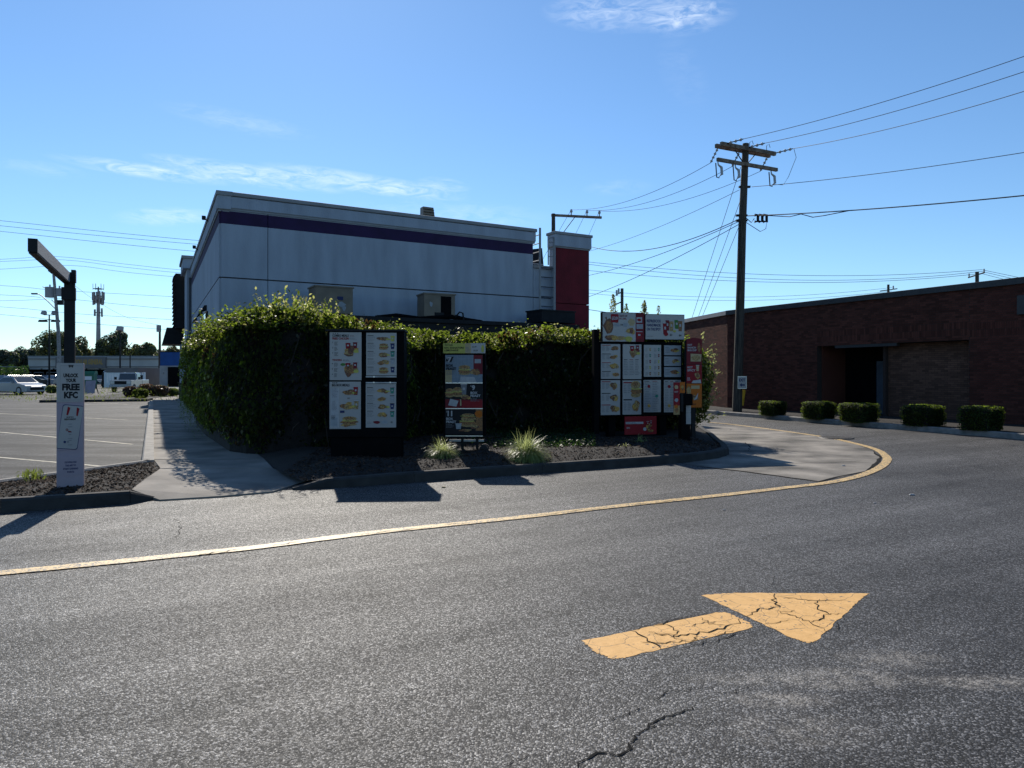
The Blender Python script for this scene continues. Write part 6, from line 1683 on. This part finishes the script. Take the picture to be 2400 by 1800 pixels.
NAMES3 = ('top', 'middle', 'bottom')
for i, (va, vb) in enumerate(((517, 564), (529, 573), (542, 590))):
    lw('%s of the three highest wires on the left, crossing open sky' % NAMES3[i], [(-500, va - 50, 60), (0, va, 60), (240, (va + vb) / 2 + 2, 60), (480, vb + 1, 60), (700, vb + 16, 60)], 60)
for i, (va, vm, um, vb) in enumerate(((608, 601, 128, 633), (613, 609, 147, 640), (631, 622, 163, 650))):
    lw('%s of three wires meeting the tip of the leaning pole' % NAMES3[i], [(-500, va + 22, 75), (0, va, 75), (um, vm, 75), (290, (vm + vb) / 2 + 1.5, 76), (430, vb, 77), (560, vb + 5, 78)])
for i, (pix, lab) in enumerate(([[(-500, 640, 75), (0, 669, 75), (130, 680, 75), (420, 696, 77), (560, 702, 78)], 'wire passing just behind the transformer cans'], [[(-500, 672, 75), (0, 691, 75), (95, 697, 75)], 'upper wire ending at the transformer pole'], [[(-500, 712, 75), (0, 705, 75), (130, 700, 75), (175, 702, 75), (290, 714, 76), (420, 725, 77), (560, 731, 78)], 'wire touching the pole beneath the transformer cans'],
                                [[(-500, 690, 75), (0, 719, 75), (175, 735, 75), (420, 750, 77), (560, 755, 78)], 'wire crossing in front of the mast below its lowest platform'], [[(-500, 700, 75), (0, 737, 75), (175, 755, 75), (400, 773, 77), (560, 780, 78)], 'lowest wire, passing just above the trees'],
                                [[(140, 640, 75), (175, 669, 80), (225, 705, 90), (300, 745, 100), (374, 762, 105)], 'faint wire slanting from the leaning pole toward the plain grey pole'])):
    lw(lab, pix)

# ================================================================== FAR LEFT: STORES, LOT, TREES
def wbox(root, u0, u1, v0, v1, z, depth, mat, name, base, proud=0.0):
    x0, x1 = (u0 - 1200) / F * z - base.x, (u1 - 1200) / F * z - base.x; z0, z1 = EYE + (V0 - v1) / F * z, EYE + (V0 - v0) / F * z
    q = MB(); q.box(((x0 + x1) / 2, depth / 2 - proud, (max(z0, 0) + z1) / 2), (x1 - x0, depth, z1 - max(z0, 0)), mat); return q.build(name, root)


zS = 132.0; sbase = Vector(((220 - 1200) / F * zS, zS, 0))
stp = thing('strip_mall', 'long low grey shopping strip with a darker sign panel behind the parked cars', 'building', sbase)
wbox(stp, 66, 440, 837, 878, zS, 14, M_['storewall'], 'fascia', sbase)
wbox(stp, 64, 440, 834, 837.5, zS - .1, 14.2, M_['trimw'], 'roof_edge', sbase)
wbox(stp, 66, 440, 840, 842.5, zS, .3, M_['storesign'], 'fascia_line', sbase, .15)
wbox(stp, 66, 440, 858.5, 860.5, zS, .3, M_['storesign'], 'fascia_line', sbase, .15)
fs_ = wbox(stp, 133, 250, 837.5, 863, zS, .5, M_['storesign'], 'sign_panel', sbase, .4)
p = Print(); p.text('DOLLAR GENERAL', 0, 0, 1.0, INK['gold'], 1, w=5.2, bold=.04); o = p.build('lettering', fs_); o.location = ((178 - 1200) / F * zS - sbase.x, -.42, EYE + (V0 - 854.5) / F * zS)
wbox(stp, 66, 440, 866, 905, zS + 3, 10, M_['dark'], 'shop_recess', sbase)
for u in (70, 100, 128, 165, 205, 236, 262, 300, 335):
    wbox(stp, u, u + 3.5, 863, 905, zS + .5, .4, M_['storewall'], 'column', sbase)
for ua, ub2 in ((73, 98), (104, 126), (133, 163), (209, 234), (266, 298)):
    w_ = wbox(stp, ua, ub2, 872, 902, zS + 2.9, .1, M_['storesign'], 'shop_window', sbase, .1); g_ = wbox(stp, ua + 1, ub2 - 1, 874, 900, zS + 2.85, .05, M_['glass'], 'pane', sbase, .1); g_.parent = w_
zB = 98.0; bbase = Vector(((396 - 1200) / F * zB, zB, 0))
blb = thing('blue_building', 'small grey building with a bright blue fascia and dark doorway behind the awning', 'building', bbase)
wbox(blb, 373, 460, 825, 857, zB - .3, 9, M_['blue'], 'fascia', bbase); wbox(blb, 374, 460, 857, 908, zB, 8, M_['greywall'], 'wall', bbase); d_ = wbox(blb, 394, 424, 860, 908, zB, .3, M_['black'], 'doorway', bbase, .1)
wbox(blb, 381, 383.5, 872, 876, zB, .2, M_['plasticw'], 'notice', bbase, .15); wbox(blb, 372, 461, 823.5, 825.5, zB - .5, 9.4, M_['dark'], 'roof_edge', bbase)
wbox(blb, 302, 374, 863, 908, zB + 6, 6, M_['storesign'], 'side_wing', bbase)
# white vinyl fence enclosure
zF = 84.0; f0 = Vector(((291 - 1200) / F * zF, zF, 0)); fen = thing('vinyl_fence', 'white vinyl board enclosure behind the old pickup truck', 'fence', f0)
for i in range(15):
    ua = 246 + i * 6.1; wbox(fen, ua, ua + 5.7, 874, 908, zF, .06, M_['vinyl'], 'board', f0)
for u in (244.5, 291, 337): wbox(fen, u, u + 3, 872.5, 909, zF, .16, M_['vinyl'], 'post', f0, .05)
wbox(fen, 241, 244.5, 872, 909, zF + .2, 4, M_['dark'], 'side_panel', f0)
wbox(fen, 246, 338, 873.2, 874.6, zF, .14, M_['vinyl'], 'top_rail', f0, .03)

# cars
def car_mesh(root, L_=4.6, W=1.8, Hh=1.45, paint='carw', style='sedan'):
    prof = [(-.5, .30), (-.5, .62), (-.47, .68), (-.30, .71), (-.13, .99), (.10, 1.0), (.27, .70), (.44, .60), (.495, .50), (.5, .28)] if style == 'sedan' else [(-.5, .30), (-.5, .70), (-.47, .95), (-.42, 1.0), (.06, 1.0), (.24, .68), (.45, .60), (.5, .52), (.5, .28)]
    def section(y, kx, kz): return [(x * L_ * (kx if z < .72 else kx), y, Hh * (.22 + (z - .28) * 1.083 * kz if z > .28 else .2)) for x, z in prof]
    q = MB(); secs = []
    for f, kx, wz in ((-.5, .97, .98), (-.46, 1, 1), (.46, 1, 1), (.5, .97, .98)):
        secs.append([(x * L_ * kx, f * W * (1 - max(0, z - .70) * .55), Hh * (.17 + (z - .28) * 1.15) * (wz if z > .6 else 1)) for x, z in prof])
    for a, b in zip(secs, secs[1:]): q.hull(a, b, M_[paint], False)
    q.face(list(reversed(secs[0])), M_[paint]); q.face(secs[-1], M_[paint]); q.build('body', root, bevel=.03)
    def hz_(z): return Hh * (.17 + (z - .28) * 1.15)
    gx = ((-.25, .74), (-.12, .95), (.09, .96), (.22, .74)) if style == 'sedan' else ((-.45, .74), (-.42, .95), (.05, .96), (.19, .74))
    for s_ in (-1, 1):
        q = MB(); o_ = [(x * L_, s_ * (W * .5 * (1 - max(0, z - .70) * .55) + .006), hz_(z)) for x, z in gx]
        q.hull([(a, b - s_ * .03, c) for a, b, c in o_], o_, M_['glass']); q.build('side_window', root)
    for (xa, za, xb, zb3) in ((gx[2][0] + .015, .985, gx[3][0] + .035, .725), (gx[1][0] - .02, .985, gx[0][0] - .035, .725)):
        q = MB(); w = W * .42; a = [(xa * L_, -w * .92, hz_(za)), (xa * L_, w * .92, hz_(za)), (xb * L_, w, hz_(zb3)), (xb * L_, -w, hz_(zb3))]
        nrm_ = (Vector(a[1]) - Vector(a[0])).cross(Vector(a[2]) - Vector(a[0])).normalized(); nrm_ *= .02 * (1 if nrm_.z > 0 else -1)
        q.hull([Vector(p_) - nrm_ for p_ in a], [Vector(p_) + nrm_ * .5 for p_ in a], M_['glass']); q.build('windscreen', root)
    for x in (-.31 * L_, .32 * L_):
        for s_ in (-1, 1):
            q = MB(); q.tube([(x, s_ * W * .40, .33), (x, s_ * W * .505, .33)], .33, M_['tyre'], 18); w_ = q.build('wheel', root); q = MB(); q.tube([(x, s_ * W * .5, .33), (x, s_ * W * .512, .33)], .21, M_['steel'], 12); q.build('rim', w_)
    for s_ in (-1, 1):
        q = MB(); q.box((L_ * .485, s_ * W * .36, hz_(.52)), (.12, .36, .13), M_['lamp']); q.build('headlight', root)
        q = MB(); q.box((-L_ * .49, s_ * W * .38, hz_(.58)), (.10, .30, .14), M_['red']); q.build('tail_light', root)
        q = MB(); q.box((L_ * .17, s_ * (W * .5 + .08), hz_(.72)), (.12, .18, .12), M_[paint]); q.build('mirror', root)
    q = MB(); q.box((L_ * .497, 0, hz_(.42)), (.05, W * .6, .2), M_['dark']); q.build('grille', root)
    q = MB(); q.box((0, 0, .26), (L_ * .86, W * .86, .12), M_['dark']); q.build('underside', root)


def car(label, u, v, z, rz, paint, style='sedan', L_=4.6, Hh=1.45, group='cars in the parking lot'):
    b = P(u, v, z); b.z = .008; o = thing('parked_car', label, 'car', b, rz, group); car_mesh(o, L_, 1.8, Hh, paint, style); return o


car('white sedan crossing the lot, largest car at the left edge', 42, 925, 57, R(-22), 'carw')
CARS = [('silver parked car at the far left edge, roof just above the white sedan', 12, 98, 80, 'carg', 'hatch'), ('dark parked car right behind the bonnet of the white sedan', 62, 92, 70, 'card', 'sedan'), ('pale parked car with gleaming windscreen behind the dark one', 80, 99, 65, 'carw', 'sedan'),
        ('dark van-like car seen behind the lamp post', 103, 112, 95, 'card', 'hatch'), ('grey parked car between the lamp post and the printed pylon', 124, 104, 75, 'carg', 'hatch'), ('white car behind the pale parked ones, only its roof showing', 46, 114, 80, 'carw', 'hatch'),
        ('dark saloon parked between the green bin and the white fence', 229, 100, 110, 'card', 'sedan'), ('white van roof glimpsed over the vinyl fence', 280, 104, 170, 'carw', 'hatch')]
for lab, u, z, a, pt, stl in CARS: car(lab, u, 890, z, R(a) + math.pi, pt, stl, 4.4, 1.5 if u != 280 else 2.2)

# old pickup truck
zP = 67.0; b = P(305, 915, zP); b.z = .008; pk = thing('pickup_truck', 'old white pickup truck facing left with a cluttered dark bed', 'pickup truck', b, R(281))
def pbox(name, x0, x1, y0, y1, z0, z1, mat, tp_=1.0):
    q = MB(); q.box(((x0 + x1) / 2, (y0 + y1) / 2, (z0 + z1) / 2), (x1 - x0, y1 - y0, z1 - z0), mat, 0, tp_); return q.build(name, pk, bevel=.03)
pbox('hood', .95, 2.6, -.9, .9, .5, 1.08, M_['carw']); pbox('cab', -.6, 1.0, -.88, .88, .5, 1.12, M_['carw']); pbox('cab_roof', -.55, .75, -.80, .80, 1.12, 1.78, M_['carw'], .86)
pbox('bed', -2.6, -.6, -.9, .9, .55, 1.1, M_['carw'])
q = MB(); q.hull([(.78, -.72, 1.14), (.78, .72, 1.14), (.74, .72, 1.14), (.74, -.72, 1.14)], [(.68, -.64, 1.68), (.68, .64, 1.68), (.62, .64, 1.68), (.62, -.64, 1.68)], M_['glass']); q.build('windscreen', pk)
for s_ in (-1, 1):
    q = MB(); q.hull([(-.4, s_ * .79, 1.16), (.6, s_ * .79, 1.16), (.6, s_ * .81, 1.16), (-.4, s_ * .81, 1.16)], [(-.36, s_ * .72, 1.66), (.52, s_ * .72, 1.66), (.52, s_ * .745, 1.66), (-.36, s_ * .745, 1.66)], M_['glass']); q.build('side_window', pk)
    q = MB(); q.box((2.61, s_ * .68, .88), (.04, .32, .22), M_['lamp']); q.build('headlight', pk)
    for x in (-1.7, 1.75):
        q = MB(); q.tube([(x, s_ * .68, .36), (x, s_ * .93, .36)], .36, M_['tyre'], 16); w_ = q.build('wheel', pk); q = MB(); q.tube([(x, s_ * .92, .36), (x, s_ * .94, .36)], .2, M_['steel'], 10); q.build('rim', w_)
    q = MB(); q.box((.75, s_ * 1.03, 1.25), (.1, .2, .26), M_['dark']); q.build('mirror', pk)
pbox('grille', 2.59, 2.63, -.5, .5, .72, 1.0, M_['dark']); pbox('bumper', 2.6, 2.75, -.92, .92, .45, .64, M_['steel'])
q = MB()
for i in range(7): q.box((random.uniform(-2.3, -.9), random.uniform(-.6, .6), 1.25), (random.uniform(.3, .6), random.uniform(.2, .5), random.uniform(.3, .6)), M_['dark'], random.random() * 3)
for i in range(4): q.bar((random.uniform(-2.4, -1), random.uniform(-.6, .6), 1.1), (random.uniform(-2.6, -1), random.uniform(-.6, .6), 1.75), .06, .06, M_['steel'])
q.build('bed_load', pk)['kind'] = 'stuff'

# green bin and leaning sign
b = P(209, 906, 80); b.z = .008; o = thing('green_bin', 'dark green collection bin half hidden behind the printed pylon', 'bin', b, R(10))
q = MB(); q.box((0, 0, .8), (1.3, 1.0, 1.6), M_['green']); q.build('bin_body', o, bevel=.03); q = MB(); q.hull([(-.7, -.55, 1.6), (.7, -.55, 1.6), (.7, .55, 1.6), (-.7, .55, 1.6)], [(-.45, -.2, 2.0), (.7, -.2, 2.0), (.7, .4, 2.0), (-.45, .4, 2.0)], M_['green']); q.build('lid', o); q = MB(); q.box((.1, -.52, 1.2), (.7, .03, .4), M_['vinyl']); q.build('notice', o)
b = P(210, 925, 56.5); b.z = .06; o = thing('leaning_sign', 'tilted pale notice board with faint scribbled lettering beside the pylon', 'sign', b, R(-6))
q = MB(); q.hull([(-.45, 0, .0), (.40, 0, .05), (.40, .05, .05), (-.45, .05, 0)], [(-.55, .3, 1.05), (.28, .3, 1.08), (.28, .35, 1.08), (-.55, .35, 1.05)], M_['pylonp']); q.build('board', o); p = Print()
for k in range(5): p.lines(-.38, .95 - k * .17, .6, 2, .06, .035, INK['grey'], 2, k)
c = p.build('lettering', o); c.rotation_euler = (-.28, 0, 0); q = MB(); q.bar((-.3, .75, 0), (-.3, .32, 1.0), .05, .05, M_['dark']); q.bar((.2, .75, 0), (.2, .32, 1.0), .05, .05, M_['dark']); q.build('strut', o)

# planted traffic island with shrubs
isl = [G(92, 944), G(345, 941), G(357, 938), G(420, 929), G(420, 922), G(300, 921), G(240, 930), G(120, 936)]
q = MB(); q.prism([(p.x, p.y) for p in isl], 0, .15, M_['shadekerb']); struct(q.build('island_kerb'))
s4 = MB(); s4.face([(p.x, p.y, .154) for p in [G(98, 942.5), G(343, 939.5), G(352, 937), G(412, 928.5), G(412, 923.5), G(302, 923), G(242, 932), G(122, 937.5)]], M_['soil']); struct(s4.build('island_soil'))
pts, nr, sz, ax = [], [], [], []
for k in range(9000):
    c = random.choice([(118, 937, 14, 2), (215, 934, 34, 3), (225, 934, 22, 2.5), (200, 918, 18, 2), (262, 916, 22, 2.5), (250, 917, 20, 2)])
    p = G(random.gauss(c[0], c[1]), max(912, random.gauss(c[2 - 1 + 0] if False else c[1] * 0 + (937 if c[0] < 240 and c[3] != 2.0 else 918), c[3])), .12)
    hgt = .55 * math.exp(-abs(random.gauss(0, .8)))
    pts.append((p.x, p.y, .15 + random.random() * hgt)); nr.append((random.gauss(0, 1), random.gauss(0, 1), .2)); sz.append(random.uniform(.08, .2)); ax.append((random.gauss(0, .3), random.gauss(0, .3), 1))
gr = leaves('grass', pts, nr, sz, M_['lawn'], None, 5, ax); gr['kind'] = 'stuff'; gr['label'] = 'ragged grass on the traffic islands'


def bush(label, u, vb, vt, w, mats, n=2600, size=.11, boxy=.1, seed=0, z=None, cat='shrub'):
    p = G(u, vb, .13) if z is None else P(u, vb, z); h = (vb - vt) * p.y / F; W = w * p.y / F
    o = thing('shrub', label, cat, (p.x, p.y, .13), 0, 'shrubs on the traffic island')
    q = MB(); n_ = 10; rr = [(.3, 0), (.8, .25), (.8, .6), (.4, .88)]
    rings = [[(W * .42 * f * math.cos(6.283 * i / n_), W * .42 * f * math.sin(6.283 * i / n_), h * zz) for i in range(n_)] for f, zz in rr]
    for a, b in zip(rings, rings[1:]): q.hull(a, b, M_['hedgecore'], True)
    q.build('inner_twigs', o)
    blobby('crown', o, (0, 0, h * .5), (W / 2, W / 2, h / 2), n, size, mats, boxy=boxy, seed=seed, pale=.2); return o


bush('round clipped dark green shrub nearest the kerb corner', 330, 934, 911, 33, [M_['shrub'], M_['shrub']], 3000, .10, .1, 1)
bush('wide russet-red shrub behind the round clipped one', 372, 929, 903, 44, [M_['redleaf'], M_['cover']], 3000, .12, .2, 2)
bush('low domed shrub beside the dark pilasters of the restaurant', 405, 928, 910, 32, [M_['shrub'], M_['lawn']], 2400, .10, .0, 3)
bush('loose bush of orange flowers in front of the pickup', 308, 931, 905, 36, [M_['redleaf'], M_['orangeflower']], 2600, .10, .0, 4)
bush('orange flowering bush under the russet shrub, right of the pickup', 342, 926, 899, 34, [M_['orangeflower'], M_['cover']], 2000, .10, .0, 5)
bush('small yellow-green bush at the nose of the white sedan', 121, 922, 903, 24, [M_['lawn'], M_['shrub']], 1800, .10, .1, 6)
b = P(424, 905, 46)
# trees
def tree(label, u, vt, z, w, mats, seed, n=5200, size=.55, trunk=.35, group='trees behind the shopping strip', name='broadleaf_tree', vb_h=.30, lobes=9):
    b = P(u, 880, z); b.z = 0; H_ = EYE + (V0 - vt) / F * z; W = w * z / F
    o = thing(name, label, 'tree', b, 0, group); rnd = random.Random(seed)
    q = MB(); q.tube([(0, 0, 0), (.1, 0, H_ * .3), (.05, .1, H_ * .62)], [trunk, trunk * .75, trunk * .3], M_['bark'], 8)
    for k in range(5):
        a = k * 1.3 + seed; q.tube([(.08, 0, H_ * (.28 + .05 * k)), (W * .2 * math.cos(a), W * .2 * math.sin(a), H_ * (.5 + .04 * k)), (W * .34 * math.cos(a), W * .34 * math.sin(a), H_ * (.66 + .03 * k))], [trunk * .4, trunk * .25, .05], M_['bark'], 5)
    q.build('trunk', o)
    pts, nr = [], []
    L = []
    for k in range(lobes):
        a = rnd.uniform(0, 6.283); r_ = rnd.uniform(0, .34) * W; zz = rnd.uniform(vb_h + .12, .86); s_ = rnd.uniform(.16, .27) * W * (1.15 - abs(zz - .6))
        L.append((r_ * math.cos(a), r_ * math.sin(a), zz * H_, s_, min(s_, (1 - zz) * H_ + .1 * H_) * .85))
    L.append((0, 0, H_ * .8, W * .24, H_ * .2))
    for k in range(n):
        cx, cy, cz, s_, sz2 = rnd.choice(L); v = Vector((rnd.gauss(0, 1), rnd.gauss(0, 1), rnd.gauss(0, 1))).normalized(); rr = 1 - abs(rnd.gauss(0, .16))
        pts.append((cx + v.x * s_ * rr, cy + v.y * s_ * rr, cz + v.z * sz2 * rr)); nr.append((v.x + rnd.gauss(0, .5), v.y + rnd.gauss(0, .5), v.z + .4))
    leaves('crown', pts, nr, np.random.uniform(size * .6, size * 1.3, n), mats[0], o, 1.5, None, mats, (np.random.rand(n) < .3).astype(int) if len(mats) > 1 else None)
    return o


tr_, trw, pn = M_['tree'], M_['treey'], M_['pine']
for args in [('broad sunlit tree behind the leaning pole and dark pylon', 120, 772, 165, 105, [tr_, trw], 1), ('round green tree right of the pylon, in front of the mast', 190, 786, 168, 62, [trw, tr_], 2), ('lower tree joining the round green tree on its right', 166, 800, 160, 60, [tr_, trw], 7),
             ('tall dark spreading tree beside the mast, behind the floodlight post', 278, 771, 172, 84, [tr_, pn], 3), ('dark bushy tree at the foot of the mast', 236, 795, 170, 48, [tr_, pn], 4), ('smaller tree left of the plain grey pole', 345, 802, 175, 62, [tr_, trw], 5), ('lacy tree just left of the awning', 318, 806, 180, 40, [tr_, pn], 8), ('pale lacy tree seen under the awning', 404, 808, 180, 56, [trw, tr_], 6)]:
    lab, u, vt, z, w, mats, sd_ = args; tree(lab, u, vt, z, w, mats, sd_)
for args in [('dark rounded tree at the far left edge', 8, 818, 185, 62, [pn, tr_], 11), ('dark tree standing left of the shopping strip', 48, 812, 190, 62, [pn, tr_], 12), ('dark pointed tree touching the end of the shopping strip', 78, 815, 195, 44, [pn, tr_], 13)]:
    lab, u, vt, z, w, mats, sd_ = args; tree(lab, u, vt, z, w, mats, sd_, vb_h=.08, lobes=12)
# low woods beyond the lot at the left edge, and the far wood line
pts, nr, sz = [], [], []
for k in range(26000):
    u = random.uniform(-900, 470); z = random.uniform(205, 230); top = 822 + 8 * mnoise.noise((u * .02, 0, 0)) + 5 * mnoise.noise((u * .07, 3, 0)); v = random.uniform(top, 890); p = P(u, v, z)
    if p.z < 0: continue
    pts.append(p); nr.append((random.gauss(0, .7), -1 + random.gauss(0, .5), random.gauss(.5, .5))); sz.append(random.uniform(.7, 1.6))
wl_o = leaves('far_woods', pts, nr, sz, M_['farwood']); wl_o['kind'] = 'stuff'; wl_o['label'] = 'far dark woods behind the shopping strip'
pts, nr, sz = [], [], []
for k in range(5000):
    u = random.uniform(-300, 66); z = random.uniform(120, 135); v = random.uniform(858 + 6 * mnoise.noise((u * .06, 1, 0)), 893); p = P(u, v, z); pts.append(p); nr.append((random.gauss(0, .7), -1 + random.gauss(0, .5), random.gauss(.6, .5))); sz.append(random.uniform(.3, .7))
o = leaves('undergrowth', pts, nr, sz, M_['cover']); o['kind'] = 'stuff'; o['label'] = 'bushy undergrowth along the left edge of the lot'
# guard cable along the undergrowth
q = MB(); q.tube([P(-200, 857, 118), P(40, 860, 118)], .05, M_['steel'], 5); tag(q.build('guard_cable', center=True), 'thin pale cable above the undergrowth left of the shopping strip', 'cable')
# a few pale pebbles and a fallen leaf or two on the asphalt
PB = ['largest pale scrap, on the open asphalt right of the yellow bend', 'pale pebble on the asphalt just outside the yellow bend', 'pale pebble on the lane just below the yellow line, under the pad corner', 'pale scrap on the lane inside the concrete pad, nearest the tall shrub', 'white curled scrap on the far edge of the concrete pad', 'white chip on the concrete pad near the yellow bend', 'small pale stone on the foreground asphalt below the middle of the line', 'tiny pale stone in the left foreground, left of the other foreground stones', 'tiny stone in the left foreground, farther up than its neighbours', 'pale stone lowest in the foreground asphalt', '', 'dark-edged chip on the asphalt right of the arrow shaft']
for i, (u, v) in enumerate([(2138, 1161), (2050, 1180), (1697, 1196), (1640, 1060), (1713, 1008), (1977, 1093), (860, 1563), (635, 1561), (493, 1500), (805, 1697), (1040, 1143), (1985, 1560)]):
    if i in (6, 7, 8, 9, 11): continue
    p = G(u, v); q = MB(); n = 7; r_ = [.045, .02, .02, .02, .03, .035, .018, .012, .015, .02, .04, .014][i]
    ring = [(r_ * math.cos(6.283 * k / n) * random.uniform(.7, 1.2), r_ * .7 * math.sin(6.283 * k / n) * random.uniform(.7, 1.2), .0) for k in range(n)]
    q.hull(ring, [(a * .6, b_ * .6, r_ * .35) for a, b_, _ in ring], M_['trimw'] if i != 10 else INK['tan']); o = q.build('pebble' if i != 10 else 'fallen_leaf'); o.location = (p.x, p.y, .004 if i not in (3, 4, 5) else .012)
    tag(o, PB[i] if i != 10 else 'tan fallen leaf on the lane beside the sign shadow', 'pebble' if i != 10 else 'leaf', 'pale scraps on the asphalt' if i != 10 else None)
